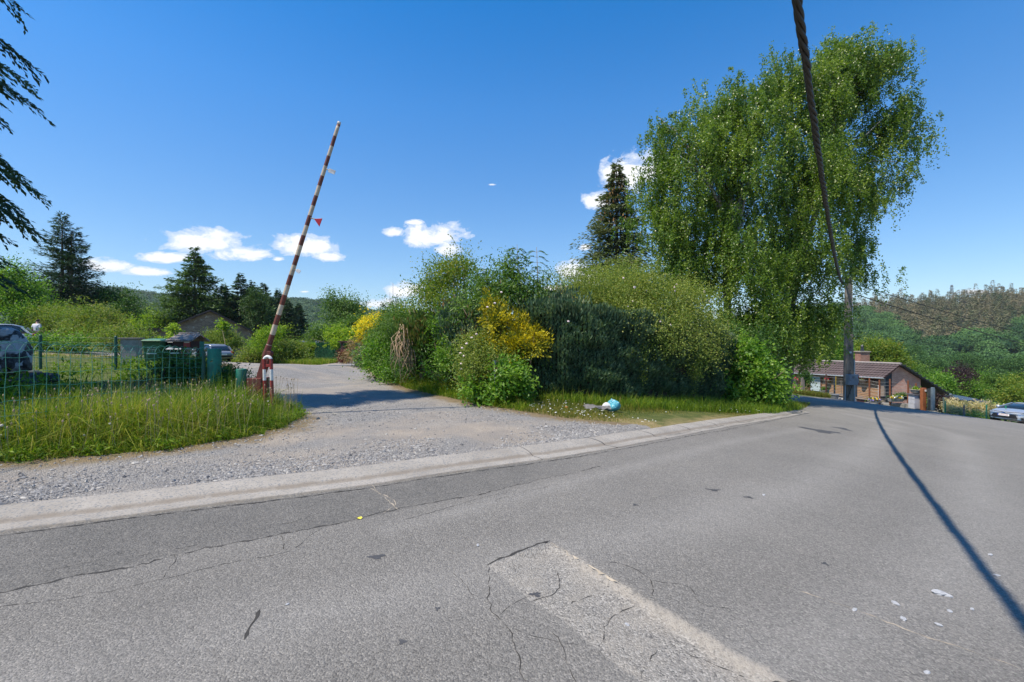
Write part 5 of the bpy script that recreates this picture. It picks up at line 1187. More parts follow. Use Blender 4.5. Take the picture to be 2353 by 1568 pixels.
# ================================================================ cars
M_GLASS = N('car_glass'); M_GLASS = M_GLASS.end(M_GLASS.bsdf((.012, .022, .03), .06, 0, None, .8))
M_TYRE = plain('tyre', (.016, .016, .017), .85, var=.2); M_RIM = plain('rim', (.45, .46, .47), .3, .8, var=.1)
M_DARKTRIM = plain('dark_trim', (.014, .014, .015), .4, var=.2); M_CHROME = plain('chrome', (.62, .63, .65), .15, 1, var=.05)
M_LAMPR = plain('tail_lamp_red', (.35, .01, .012), .2, var=.1); M_LAMPC = plain('lamp_clear', (.55, .58, .60), .1, .2, var=.1); M_PLATE = plain('number_plate', (.75, .75, .73), .4, var=.04)
def paint(name, c): return plain(name, c, .32, .55, var=.06, scale=3, coat=.6)
def loft(rings, closed=True):
    mb = MB(); n = len(rings[0]); vs = [p for r in rings for p in r]
    fs = [(i*n+k, i*n+(k+1) % n, (i+1)*n+(k+1) % n, (i+1)*n+k) for i in range(len(rings)-1) for k in range(n)]
    fs += [tuple(range(n)), tuple((len(rings)-1)*n+k for k in range(n))[::-1]]
    return mb.add(vs, fs)
def car(name, label, loc, heading, body, Lc=4.35, Wc=1.78, Hc=1.46, hatch=True, plate=None):
    root = empty(name, loc, label, 'car', None, math.atan2(heading[1], heading[0])); w = Wc/2; h = Lc/2
    sec = [(-h, .74, .40, .74), (-h+.08, .88, .27, .86), (-h+.35, .97, .21, .93), (-1.1, 1, .19, .95), (0, 1, .18, .93), (.75, 1, .19, .93), (h-1.0, .98, .2, .87), (h-.45, .93, .21, .78), (h-.14, .80, .26, .68), (h, .62, .32, .60)]
    rings = []
    for x, wf, zb, zt in sec:
        W_ = w*wf; s = [(W_*.85, zb), (W_*.98, zb+.12), (W_, (zb+zt)/2+.02), (W_*.965, zt-.1), (W_*.86, zt-.01), (W_*.4, zt+.02)]
        rings.append([(x, y, z) for y, z in s]+[(x, -y, z) for y, z in reversed(s)])
    o = loft(rings).build('body', body, root, smooth=True, world=False); sub = o.modifiers.new('s', 'SUBSURF'); sub.levels = 2; sub.render_levels = 2
    rx = -h+(.30 if hatch else .85); gl = [(rx, .84, .80, .90), (rx+.35, .90, .74, Hc-.16), (rx+.8, .93, .74, Hc-.02), (-.2, .93, .74, Hc), (.35, .92, .72, Hc-.05), (.75, .90, .72, Hc-.28), (1.22, .86, .74, .90)]
    rings = []
    for x, wb, wt, zt in gl:
        s = [(w*wb, .86), (w*(wb+wt)/2+.01, (.86+zt)/2), (w*wt, zt-.03), (w*wt*.8, zt)]; rings.append([(x, y, z) for y, z in s]+[(x, -y, z) for y, z in reversed(s)])
    loft(rings).build('window', M_GLASS, root, smooth=True, world=False)
    rf = [(g[0], g[2], g[3]) for g in gl[1:5]]; rings = []
    for x, wt, zt in rf: rings.append([(x, w*wt+.02, zt-.045), (x, w*wt*.8, zt+.012), (x, 0, zt+.022), (x, -w*wt*.8, zt+.012), (x, -w*wt-.02, zt-.045), (x, 0, zt-.02)])
    loft(rings).build('roof', body, root, smooth=True, world=False)
    for sg in (-1, 1):
        for a, b, t in ((gl[6], gl[4], .06), (gl[0], gl[1], .09)):
            mb = MB(); mb.bar((a[0]+(.02 if a is gl[6] else 0), sg*w*a[1]*.99, .90), (b[0], sg*(w*b[2]+.005), b[3]-.03), t); mb.build('pillar', body, root, world=False)
        mb = MB(); mb.bar((-.25, sg*(w*.93+.006), .88), (-.3, sg*(w*.75+.012), Hc-.04), .07, .03); mb.build('pillar', M_DARKTRIM, root, world=False)
        mb = MB(); mb.ball((.78, sg*(w+.09), .98), .1, 8, 6, 0, (.7, 1, .75)); mb.build('mirror', body, root, smooth=True, world=False)
        mb = MB(); mb.ball((h-.26, sg*w*.70, .66), .14, 10, 6, 0, (1.2, 1.25, .55)); mb.build('headlight', M_LAMPC, root, smooth=True, world=False)
        mb = MB(); mb.box((-h+.10, sg*w*.80, .80), (.14, .20, .17)); mb.build('tail_lamp', M_LAMPR, root, bevel=.03, world=False)
        for x in (-h+.78, h-.85):
            Mx = Matrix.Rotation(math.pi/2, 3, 'X'); mb = MB(); mb.lathe((0, 0, 0), [(.20, -.09), (.30, -.10), (.315, -.06), (.315, .06), (.30, .10), (.20, .09)], 24, Mx); wh = mb.build('wheel', M_TYRE, root, smooth=True, world=False); wh.location = (x, sg*(w-.06), .315)
            mb = MB(); mb.lathe((0, 0, 0), [(.05, -.07), (.2, -.07), (.2, .07), (.05, .085)], 20, Mx); rim = mb.build('rim', M_RIM, wh, world=False)
    mb = MB(); mb.box((-h-.005, 0, .50), (.03, Wc*.78, .14)); mb.build('bumper_strip', M_DARKTRIM, root, bevel=.01, world=False)
    mb = MB(); mb.box((-h-.02, 0, .66), (.02, .52, .11)); mb.build('number_plate', M_PLATE, root, world=False)
    return root
P_SILV = paint('silver_paint', (.50, .53, .56)); P_GREY = paint('grey_paint', (.30, .315, .33))
q = PS(935, 1365, 35.2)
hd = Vector((-.82, .57, 0)); ctr = Vector((q.x, 35.2, 0))+hd*2.0+Vector((-.85, 0, 0))
car('parked_car', 'grey hatchback seen from behind, parked below the brick gable', (ctr.x, ctr.y, PS(0, 1453, 35).z), (hd.x, hd.y), P_GREY, 4.2, 1.76, 1.45)
hd = Vector((-.80, -.60, 0)); tail = PS(118, 1365, 29); ctr = Vector((tail.x, 29.3, 0))+hd*2.0
car('parked_car', 'silver car at the left edge of the yard beside the man', (ctr.x, ctr.y, PS(0, 1297, 28.3).z-1.47), (hd.x, hd.y), P_SILV, 4.4, 1.78, 1.47)

# ================================================================ the man, seen from behind
def person():
    fx = PS(147, 1365, 29.5).x; fy = 29.5; g = float(T(fx, fy)); top = PS(0, 1277, 29.5).z; k = (top-g)/1.80
    root = empty('person', (fx, fy, g), 'man in a pale T-shirt and black trousers seen from behind by the bushes', 'person')
    skin_m = plain('skin', (.42, .24, .17), .55, var=.1); hair_m = plain('dark_hair', (.03, .022, .016), .8, var=.4, scale=40); shirt_m = plain('pale_shirt', (.62, .62, .62), .85, var=.06, scale=5, bump=.01); trous = plain('black_trousers', (.012, .013, .016), .85)
    def skin(name, V, E, r, mat, parent=root, rootv=0, sub=2):
        me = bpy.data.meshes.new(name); me.from_pydata([tuple(c*k for c in v) for v in V], E, []); o = put(me, name, mat, parent)
        s = o.modifiers.new('k', 'SKIN'); 
        for i, q in enumerate(r): me.skin_vertices[0].data[i].radius = (q[0]*k, q[1]*k) if hasattr(q, '__len__') else (q*k, q*k)
        me.skin_vertices[0].data[rootv].use_root = True; b = o.modifiers.new('s', 'SUBSURF'); b.levels = sub; b.render_levels = sub; s.use_smooth_shade = True; return o
    # head bent forward, elbows out, hands in front
    V = [(0, 0, .95), (0, .01, 1.12), (0, .0, 1.3), (0, -.01, 1.43), (0, .01, 1.53), (0, .05, 1.60), (0, .075, 1.70), (0, .08, 1.76)]
    E = [(i, i+1) for i in range(7)]; r = [(.15, .11), (.14, .10), (.17, .11), (.10, .08), (.056, .056), (.07, .08), (.078, .095), (.05, .06)]
    for sg in (-1, 1):
        n = len(V); V += [(sg*.17, 0, 1.42), (sg*.235, -.02, 1.22), (sg*.26, -.03, 1.12), (sg*.22, .13, 1.02), (sg*.18, .21, .99)]; E += [(3, n), (n, n+1), (n+1, n+2), (n+2, n+3), (n+3, n+4)]; r += [.062, .05, .045, .037, .03]
        m_ = n+4
        for f in range(5):
            a = len(V); x = sg*(.18+(f-2)*.014); V += [(x-sg*.01, .25, .98-.004*abs(f-2)), (x-sg*.03, .285-.006*abs(f-2), .96)]; E += [(m_, a), (a, a+1)]; r += [.010, .008]
        n = len(V); V += [(sg*.10, 0, .86), (sg*.105, .01, .48), (sg*.11, -.02, .09), (sg*.13, .13, .04)]; E += [(0, n), (n, n+1), (n+1, n+2), (n+2, n+3)]; r += [.085, .06, .042, .035]
    skin('body', V, E, r, skin_m)
    V = [(0, 0, 1.0), (0, .005, 1.13), (0, -.005, 1.30), (0, -.01, 1.43), (0, .01, 1.485)]; E = [(i, i+1) for i in range(4)]; r = [(.185, .135), (.175, .125), (.205, .135), (.13, .095), (.072, .068)]
    for sg in (-1, 1):
        n = len(V); V += [(sg*.18, 0, 1.43), (sg*.235, -.015, 1.28), (sg*.245, -.02, 1.22)]; E += [(3, n), (n, n+1), (n+1, n+2)]; r += [.085, .075, .078]
    skin('shirt', V, E, r, shirt_m)
    V = [(0, 0, 1.02), (0, 0, .92)]; E = [(0, 1)]; r = [(.172, .125), (.17, .125)]
    for sg in (-1, 1):
        n = len(V); V += [(sg*.10, 0, .80), (sg*.105, .01, .46), (sg*.11, -.015, .1)]; E += [(1, n), (n, n+1), (n+1, n+2)]; r += [.10, .078, .062]
    skin('trousers', V, E, r, trous)
    mb = MB(); mb.ball((0, .065*k, 1.715*k), .108*k, 14, 10, .03, (.82, .98, .92)); o = mb.build('hair', hair_m, root, smooth=True, world=False)
    for sg in (-1, 1): MB().ball((sg*.085*k, .085*k, 1.665*k), .028*k, 8, 6, 0, (.4, .8, 1.2)).build('ear', skin_m, root, smooth=True, world=False)
    for sg in (-1, 1): MB().ball((sg*.035*k, .165*k, 1.665*k), .014*k, 8, 6).build('eye', M_WHITE, root, smooth=True, world=False)
    MB().ball((0, .185*k, 1.64*k), .02*k, 8, 6, 0, (.8, 1, 1.3)).build('nose', skin_m, root, smooth=True, world=False)
person()

# ================================================================ brick bungalow with its gable to the drive
def brick(name, c1, c2, mortar, scale=1.0, white=None, bw=.21, rh=.068):
    m = N(name); o = m.coord(); sx = m.n('SeparateXYZ'); m.l(o, sx.inputs[0]); cb_ = m.n('CombineXYZ'); m.l(m.math('ADD', sx.outputs[0], sx.outputs[1]), cb_.inputs[0]); m.l(sx.outputs[2], cb_.inputs[1])
    br = m.n('TexBrick'); br.inputs['Scale'].default_value = scale; br.inputs['Brick Width'].default_value = bw; br.inputs['Row Height'].default_value = rh; br.inputs['Mortar Size'].default_value = .008
    br.inputs['Color1'].default_value = (*c1, 1); br.inputs['Color2'].default_value = (*c2, 1); br.inputs['Mortar'].default_value = (*mortar, 1); br.inputs['Bias'].default_value = 0; m.l(cb_.outputs[0], br.inputs['Vector'])
    c = m.mix(m.ramp(m.noise(1.2, 5, .65, o), [(.35, .35), (.6, 0)]), br.outputs[0], tuple(.5*x for x in c1))
    if white: c = m.mix(m.ramp(m.noise(3.2, 5, .7, o), [(.6, 0), (.66, .8)]), c, white)
    return m.end(m.bsdf(c, .92, 0, m.bump(br.outputs['Fac'], -.008, .6)))
YH = 45.0
ap = PS(841, 1241, 44.6); re = PS(1008, 1322, 46.7); le = PS(616, 1330, 42.6); g = float(T(re.x, YH))-.3
bun = empty('brick_bungalow', (ap.x, YH, g), 'low brown brick bungalow with a wide gable behind the parked grey car', 'house')
BR1 = brick('mottled_brick', (.19, .115, .078), (.33, .225, .16), (.36, .33, .29), white=(.6, .58, .54), bw=.32, rh=.10)
BD = Vector((-(re.y-le.y), re.x-le.x, 0)).normalized(); WD = Vector((re.x-le.x, re.y-le.y, 0)).normalized()
mb = MB(); mb.prism([(le.x, le.y, g), (re.x, re.y, g), (re.x, re.y, re.z-.12), (ap.x, ap.y, ap.z-.15), (le.x, le.y, le.z-.12)], BD*11); mb.build('wall', BR1, bun)
M_ROOFD = plain('dark_brown_roof', (.075, .05, .045), .85, var=.35, scale=3, bump=.03)
def slope(a, b, t=.16): 
    mb = MB(); dv = BD*11.8; a = Vector(a)-BD*.35; b = Vector(b)-BD*.35; up_ = Vector((0, 0, t)); mb.prism([a, b, b+up_, a+up_], dv); return mb
sl = (ap.z-le.z)/(ap.x-le.x); sr = (ap.z-re.z)/(re.x-ap.x)
slope(Vector((le.x, le.y, le.z-.12-.35*sl))-WD*.35, (ap.x, ap.y, ap.z-.12)).build('roof', M_ROOFD, bun); slope((ap.x, ap.y, ap.z-.12), Vector((re.x, re.y, re.z-.12-.4*sr))+WD*.4).build('roof', M_ROOFD, bun)
q = PS(861, 1335, 44.7); mb = MB(); mb.box((q.x, q.y-.1, (q.z+g)/2), (.98, .1, q.z-g+.6)); mb.build('door', M_BLACK, bun)
q = PS(872, 1308, 44.9); mb = MB(); mb.box((q.x, q.y-.12, q.z), (.16, .2, .34)); mb.tube([q+Vector((0, -.05, .17)), q+Vector((0, -.05, .36))], [.03, .03], 8); mb.build('wall_lamp', M_BLACK, bun)
a = PS(560, 1316, 44); b = PS(640, 1316, 44); mb = MB(); mb.box(((a.x+b.x)/2, 46.5, a.z-.09), (b.x-a.x+.8, 5.6, .28)); mb.build('porch_roof', M_BLACK, bun)
gdz = PS(0, 1330, 44).z; mb = MB()
for i in range(12): x = a.x+.25+i*.16; mb.box((x, 44.25, (gdz+g)/2), (.145, .05, gdz-g))
mb.build('garage_door', plain('pale_door', (.36, .42, .46), .6, var=.15), bun)
# flat-roofed hut and pergola at the end of the lane
q0 = P(664, 790, 47); q1 = P(736, 784, 47); hut = empty('flat_roof_hut', TV((q0.x+q1.x)/2, 48), 'hut with a flat pale corrugated roof behind the screen hedge', 'hut')
mb = MB(); n = 30; zt = P(0, 783, 47).z
for i in range(n):
    x = q0.x+(q1.x-q0.x)*i/n; mb.hexa([(x, 45.6, zt-.36), (x+.1, 45.6, zt-.33), (x+.1, 49.8, zt+.02), (x, 49.8, zt-.01)], [(x, 45.6, zt-.33), (x+.1, 45.6, zt-.30), (x+.1, 49.8, zt+.05), (x, 49.8, zt+.02)])
mb.build('roof', plain('corrugated_sheet', (.38, .41, .45), .5, .3, var=.15), hut); MB().box(((q0.x+q1.x)/2, 47.7, (zt-.3+hut.location.z)/2), (q1.x-q0.x-.5, 3.6, zt-.4-hut.location.z)).build('wall', plain('hut_wall', (.12, .10, .08), .9), hut)
q = P(822, 790, 34.5); pg = empty('pergola', TV(q.x, 34.5), 'brown wooden pergola half hidden by the wisteria', 'pergola')
for x in (-1.2, .15):
    for y in (0, 1.4): MB().box((q.x+x, 34.5+y, (pg.location.z+q.z)/2), (.12, .12, q.z-pg.location.z)).build('post', M_DKWOOD, pg)
mb = MB()
for x in (-1.2, .15): mb.box((q.x+x, 35.2, q.z+.06), (.08, 2.0, .12))
for i in range(5): mb.box((q.x-.5, 34.4+i*.4, q.z+.16), (1.9, .06, .09))
mb.build('beam', M_DKWOOD, pg)
# manhole slab across the drive
a = G(786, 839); b = G(842, 843); mb = MB(); c = (a+b)/2; mb.box((c.x, c.y, float(T(c.x, c.y))+.02), ((b-a).length, .5, .05)); tag(mb.build('drain_channel', M_STEEL), 'narrow drain channel lying across the mouth of the lane', 'drain')
a = G(696, 896); 
# small litter and rubbish on the right-hand verge
bg = empty('rubbish_bag', G(1402, 948), 'torn blue plastic bag stuffed with white rubbish by the dark hedge', 'bag')
M_BLUEB = N('blue_plastic_film'); o_ = M_BLUEB.coord(); cb2 = M_BLUEB.ramp(M_BLUEB.noise(5, 4, .6, o_, .5), [(.35, (.04, .26, .33)), (.55, (.10, .40, .47)), (.72, (.42, .62, .66))]); M_BLUEB = M_BLUEB.end(M_BLUEB.bsdf(cb2, .22, 0, M_BLUEB.bump(M_BLUEB.noise(9, 6, .65, o_, 1.2), .05, .9), .6))
c = G(1408, 946)
def crumple(mb, amp, f, seed):
    r = random.Random(seed); ph = [r.uniform(0, 6) for _ in range(6)]
    mb.v = [(x+amp*math.sin(f*y+ph[0])*math.sin(f*.8*z+ph[1]), y+amp*math.sin(f*z+ph[2])*math.sin(f*1.1*x+ph[3]), z+amp*math.sin(f*x+ph[4])*math.sin(f*.9*y+ph[5])) for x, y, z in mb.v]; return mb
mb = MB(); mb.ball((c.x+.02, c.y, c.z+.12), .17, 22, 16, .03, (1.0, .85, .78)); mb.ball((c.x-.03, c.y, c.z+.2), .09, 14, 10, .05, (1.2, .8, 1.0)); mb.lathe((c.x-.03, c.y, c.z), [(.08, .2), (.03, .29), (.012, .315), (.002, .33)], 12)
crumple(mb, .025, 19, 3).build('film', M_BLUEB, bg, smooth=True)
mb = MB(); mb.ball((c.x-.15, c.y-.02, c.z+.12), .115, 16, 11, .04, (1.15, .9, .85)); crumple(mb, .02, 22, 5).build('contents', plain('white_rubbish', (.66, .66, .64), .7, var=.2, scale=12), bg, smooth=True)
c = G(1372, 946); nx, ny = 44, 24; vs = []
gx_, gy_ = np.meshgrid(np.linspace(-.32, .32, nx), np.linspace(-.2, .2, ny), indexing='ij'); gx_ = gx_.ravel(); gy_ = gy_.ravel(); q3 = np.stack([gx_, gy_, 0*gx_], 1)
hz_ = .075+.07*pnoise(q3+.3, 6, 2)+.035*np.abs(pnoise(q3, 14, 3))+.05*np.exp(-((gx_+.08)/.12)**2); hx_ = .05*pnoise(q3, 8, 6); hy_ = .06*pnoise(q3, 7, 7)
for a, b, h_, dx_, dy_ in zip(gx_, gy_, hz_, hx_, hy_): vs.append((c.x+a+dx_, c.y+b+dy_, c.z+max(.012, h_)))
fs = [(i*ny+j, (i+1)*ny+j, (i+1)*ny+j+1, i*ny+j+1) for i in range(nx-1) for j in range(ny-1)]
mb = MB(); mb.add(vs, fs); o = mb.build('discarded_mat', plain('grey_mat', (.13, .125, .12), .8, var=.35, scale=8), smooth=True); sm = o.modifiers.new('t', 'SOLIDIFY'); sm.thickness = .008; tag(o, 'crumpled grey rubber mat dumped beside the blue bag', 'mat')
c = G(1302, 940); mb = MB(); mb.ball((c.x, c.y, c.z+.04), .04, 8, 6, .2, (1, .8, .6)); tag(mb.build('litter', plain('orange_scrap', (.65, .2, .02), .6)), 'small orange scrap of litter among the daisies', 'litter')
c = G(1340, 950); mb = MB(); mb.ball((c.x, c.y, c.z+.03), .05, 9, 6, .25, (1.2, .8, .5)); tag(mb.build('litter', M_WHITE), 'small white scrap of litter in front of the grey mat', 'litter')
# ================================================================ concrete pole and cables
YP = 30.0
pb = TV(PS(3394, 1365, YP).x, YP); pole = empty('concrete_pole', pb, 'weathered concrete utility pole with a blue grey cabinet, partly behind the birch', 'pole')
ptop = PS(3396, 1110, YP).z; hgt = ptop-pb.z
def polemat():
    m = N('pole_concrete'); o = m.coord(); mp = m.n('Mapping'); mp.inputs['Scale'].default_value = (1.6, 1.6, .35); m.l(o, mp.inputs[0])
    c = m.ramp(m.noise(2.4, 6, .65, mp.outputs[0]), [(.3, (.05, .045, .038)), (.5, (.15, .13, .105)), (.72, (.26, .235, .195))]); 
    return m.end(m.bsdf(c, .92, 0, m.bump(m.noise(30, 4, .6, o), .01)))
PM = polemat()
def taper(z): s = z/hgt; return .255-.085*s, .17-.05*s
mb = MB()
for z0, z1 in ((-.3, hgt),):
    a, b = taper(z0), taper(z1); mb.hexa([(-a[0], -a[1], z0), (a[0], -a[1], z0), (a[0], a[1], z0), (-a[0], a[1], z0)], [(-b[0], -b[1], z1), (b[0], -b[1], z1), (b[0], b[1], z1), (-b[0], b[1], z1)])
mb.build('shaft', PM, pole, world=False, bevel=.02)
mb = MB()
for k in range(14):
    z = .5+k*.5; mb.lathe((0, -taper(z)[1]-.001, z), [(.03, 0), (.03, .006)], 10, Matrix.Rotation(math.pi/2, 3, 'X'))
mb.build('bolt_hole', M_BLACK, pole, world=False)
zc0, zc1 = PS(0, 1538, YP).z-pb.z, PS(0, 1497, YP).z-pb.z
M_CAB = plain('cabinet_paint', (.15, .19, .235), .45, .2, var=.15, scale=4, dirt=(.10, .12, .14))
mb = MB(); mb.box((-.03, -.36, (zc0+zc1)/2), (.64, .34, zc1-zc0)); cab = mb.build('cabinet', M_CAB, pole, world=False, bevel=.015)
mb = MB(); mb.box((-.05, -.535, (zc0+zc1)/2), (.56, .012, zc1-zc0-.08)); mb.build('cabinet_door', M_CAB, cab, world=False, bevel=.004)
mb = MB(); mb.lathe((-.27, -.545, (zc0+zc1)/2-.03), [(.02, 0), (.02, .012)], 10, Matrix.Rotation(math.pi/2, 3, 'X')); mb.build('lock', M_BLACK, cab, world=False)
for dz in (.16, -.25):
    mb = MB(); mb.box((.262, -.543, (zc0+zc1)/2+dz), (.06, .006, .13)); mb.build('red_mark', plain('red_mark', (.25, .02, .02), .6), cab, world=False)
text_mesh('number', '20', .18, M_BLACK, cab, Matrix.Translation((-.10, -.545, (zc0+zc1)/2+.16)) @ Matrix.Rotation(math.pi/2, 4, 'X'))
zs = PS(0, 1410, YP).z-pb.z; mb = MB(); mb.box((.02, -taper(zs)[1]-.006, zs), (.13, .008, .11)); sg_ = mb.build('sign_plate', M_WHITE, pole, world=False)
text_mesh('letter', 'E', .09, plain('sign_blue', (.03, .08, .3), .5), sg_, Matrix.Translation((.02, -taper(zs)[1]-.012, zs)) @ Matrix.Rotation(math.pi/2, 4, 'X'))
mb = MB(); mb.tube([(.30, -.12, -.1), (.285, -.12, 2.7)], .05, 10); mb.tube([(-.29, -.1, -.1), (-.28, -.1, 1.0)], .04, 8); mb.build('cable_guard', plain('galvanised', (.26, .32, .37), .45, .5, var=.15), pole, world=False)
mb = MB(); mb.tube([(.22, -.1, 2.6), (.17, -.12, hgt*.7), (.16, -.12, hgt+1.15)], [.03, .028, .022], 8); mb.build('riser_pipe', plain('pale_pipe', (.5, .52, .54), .5, .3), pole, world=False, smooth=True)
mb = MB(); mb.box((-.08, 0, hgt-.05), (.5, .40, .12)); mb.tube([(-.45, 0, hgt-.2), (.1, -.24, hgt-.2)], .025, 8); mb.build('bracket', M_STEEL, pole, world=False)
mb = MB(); mb.tube([(-.2, -.2, .2), (-.05, -.24, .7), (.1, -.22, 1.1), (.05, -.25, zc0)], .018, 6); mb.build('loose_cable', M_BLACK, pole, world=False, smooth=True)
# twisted overhead bundle passing over the camera
M_CABLE = plain('black_cable', (.022, .019, .016), .55, var=.4, scale=6)
E0 = Vector((3.26, 5.2, 5.5)); E1 = Vector((pb.x-.3, YP-.1, 5.5))
def cabp(t): q = E0.lerp(E1, t); q.z = 5.5-4.68*t*(1-t); return q
ts = np.concatenate([np.linspace(-.42, 0, 90)[:-1], np.linspace(0, 1, 330)]); cen = [cabp(t) for t in ts]; mb = MB()
nrm_ = Vector((E1.y-E0.y, -(E1.x-E0.x), 0)).normalized(); dist = np.concatenate([[0], np.cumsum([(b-a).length for a, b in zip(cen[:-1], cen[1:])])])
for k in range(4):
    pts = []
    for c, s in zip(cen, dist):
        a = s*6.5+k*math.pi/2+.3*math.sin(s*.7); rr = .029+.007*math.sin(s*2.3+k); pts.append(c+nrm_*math.cos(a)*rr+Vector((0, 0, 1))*math.sin(a)*rr)
    mb.tube(pts, .0235, 7)
for s in range(0, len(cen), 14): mb.tube([cen[s]-nrm_*.052, cen[s]+Vector((0, 0, .055)), cen[s]+nrm_*.052, cen[s]-Vector((0, 0, .055)), cen[s]-nrm_*.052], .004, 5)
tag(mb.build('overhead_cable', M_CABLE, smooth=True), 'thick black bundle of twisted cables crossing overhead to the concrete pole', 'cable')
for (sy0, ex, ey, eY, lb, rad) in ((1146, 4240, 1372, 36, 'upper thin cable running from the pole down to the right', .028), (1186, 4180, 1398, 34, 'lower thin cable running from the pole down to the right', .034)):
    a = PS(3404, sy0-14, YP); b = PS(ex, ey, eY); pts = []
    for i in range(40): s = i/39; q = a.lerp(b, s); q.z -= 4*s*(1-s)*.12; pts.append(q)
    mb = MB(); mb.tube(pts, rad*.8, 6); tag(mb.build('service_cable', M_CABLE, smooth=True), lb, 'cable', 'cables from the pole to the houses on the right')

# ================================================================ timber house below the road
Lw = Vector((29.27, 47.5, 0)); Rw = Vector((30.3, 37.0, 0)); dw = (Rw-Lw).normalized(); nw = Vector((dw.y, -dw.x, 0))  # wall line, facing the road
if nw.dot(Vector((-1, -.4, 0))) < 0: nw = -nw
back = -nw; WL = (Rw-Lw).length
hz = -3.75; hs = empty('timber_house', (Lw.x, Lw.y, hz), 'low timber clad house with brown tiled roof and brick gable below the road', 'house', rz=math.atan2(dw.y, dw.x))
# local frame: x along the wall, y towards the back (if positive), z up
ysgn = 1 if (Matrix.Rotation(hs.rotation_euler.z, 3, 'Z') @ Vector((0, 1, 0))).dot(back) > 0 else -1
def HL(x, y, z): return Vector((x, ysgn*y, z))
ez0, ez1 = -1.71-hz, -1.37-hz; rz0, rz1 = -.46-hz, -.30-hz
def wood():
    m = N('larch_boards'); o = m.coord(); sx = m.n('SeparateXYZ'); m.l(o, sx.inputs[0]); mp = m.n('Mapping'); mp.inputs['Scale'].default_value = (.35, 1, 9); m.l(o, mp.inputs[0])
    c = m.ramp(m.noise(3, 6, .7, mp.outputs[0]), [(.25, (.18, .105, .055)), (.5, (.34, .205, .115)), (.75, (.46, .30, .18))])
    grey = m.ramp(m.math('ADD', sx.outputs[2], m.math('MULTIPLY', m.noise(1.5, 5, .7, o), .8)), [(.9, 1), (1.6, 0)])
    c = m.mix(m.math('MULTIPLY', grey, .8), c, m.ramp(m.noise(4, 6, .7, mp.outputs[0]), [(.3, (.15, .12, .10)), (.7, (.36, .31, .26))]))
    return m.end(m.bsdf(c, .85, 0, m.bump(m.noise(5, 5, .6, mp.outputs[0]), .01), .3))
WOOD = wood(); mb = MB(); nb = 12
zmin = .35
for i in range(nb):
    z0 = zmin+i*(ez0-zmin)/nb; z1 = zmin+(i+1)*(ez0-zmin)/nb-.012
    def zc(z, x): return min(z, ez0+(ez1-ez0)*x/WL-.02)
    b = [HL(0, -.01, zc(z0, 0)), HL(WL, -.01, zc(z0, WL)), HL(WL, .06, zc(z0, WL)), HL(0, .06, zc(z0, 0))]; t = [HL(0, .012, zc(z1, 0)), HL(WL, .012, zc(z1, WL)), HL(WL, .06, zc(z1, WL)), HL(0, .06, zc(z1, 0))]
    if zc(z1, WL)-zc(z0, WL) > .01: mb.hexa(b, t)
mb.build('wall', WOOD, hs, world=False)
mb = MB(); mb.hexa([HL(0, .07, 0), HL(WL, .07, 0), HL(WL, 2, 0), HL(0, 2, 0)], [HL(0, .07, ez0-.05), HL(WL, .07, ez1-.05), HL(WL, 1.1, rz1-.1), HL(0, 1.1, rz0-.1)]); mb.build('inner_wall', M_DKWOOD, hs, world=False)
# pantiled roof
def tiles(name, E0, E1, R0, R1, ncol, nrow, mat, parent, amp=.035):
    vs = []; fs = []; per = 4; nx = ncol*per+1
    n = ((E1-E0).cross(R0-E0)).normalized(); n = n if n.z > 0 else -n
    for r in range(nrow):
        for e, (t, lift) in enumerate(((r/nrow, .055), ((r+1)/nrow+.02, .0))):
            for i in range(nx):
                s = i/(nx-1); w_ = (i % per)/per; a = E0.lerp(E1, s); b = R0.lerp(R1, s)
                vs.append(a.lerp(b, t)+n*(lift+amp*math.sin(2*math.pi*w_)+(.012 if (i//per+r) % 3 == 0 else 0)*0))
        for e in (2,):
            for i in range(nx):
                s = i/(nx-1); w_ = (i % per)/per; vs.append(E0.lerp(E1, s).lerp(R0.lerp(R1, s), r/nrow)+n*(-.01))
        o = r*3*nx
        for i in range(nx-1): fs += [(o+i, o+i+1, o+nx+i+1, o+nx+i), (o+2*nx+i, o+2*nx+i+1, o+i+1, o+i)]
    mb = MB(); mb.add(vs, fs); return mb.build(name, mat, parent, world=False, recalc=False)
def tilemat():
    m = N('brown_tiles'); o = m.coord(); c = m.ramp(m.noise(1.1, 6, .7, o), [(.3, (.055, .038, .038)), (.6, (.085, .060, .058)), (.8, (.13, .09, .07))]); c = m.mix(m.ramp(m.noise(12, 5, .7, o), [(.62, 0), (.7, .6)]), c, (.25, .19, .12))
    return m.end(m.bsdf(c, .62, 0, m.bump(m.noise(25, 4, .6, o), .008), .5))
TILE = tilemat(); ov = .32
E0_, E1_ = HL(-.5, -ov, ez0-.0), HL(WL+.25, -ov, ez1-.0); R0_, R1_ = HL(-.5, 1.2, rz0), HL(WL+.25, 1.2, rz1)
rf = tiles('roof', E0_, E1_, R0_, R1_, 34, 6, TILE, hs)
mb = MB(); mb.tube([R0_+Vector((0, 0, .05)), R1_+Vector((0, 0, .05))], [.1, .1], 10); mb.build('ridge', plain('ridge_tile', (.30, .26, .24), .8, var=.3), rf, world=False)
mb = MB(); mb.hexa([E0_-Vector((0, 0, .07)), E1_-Vector((0, 0, .07)), R1_-Vector((0, 0, .07)), R0_-Vector((0, 0, .07))], [E0_-Vector((0, 0, .02)), E1_-Vector((0, 0, .02)), R1_-Vector((0, 0, .02)), R0_-Vector((0, 0, .02))]); mb.build('roof_deck', M_DKWOOD, hs, world=False)
mb = MB(); mb.tube([E0_+HL(0, -.05, -.04), E1_+HL(0, -.05, -.04)], [.06, .06], 10); mb.build('gutter', plain('zinc_gutter', (.50, .50, .47), .4, .5, var=.15), hs, world=False)
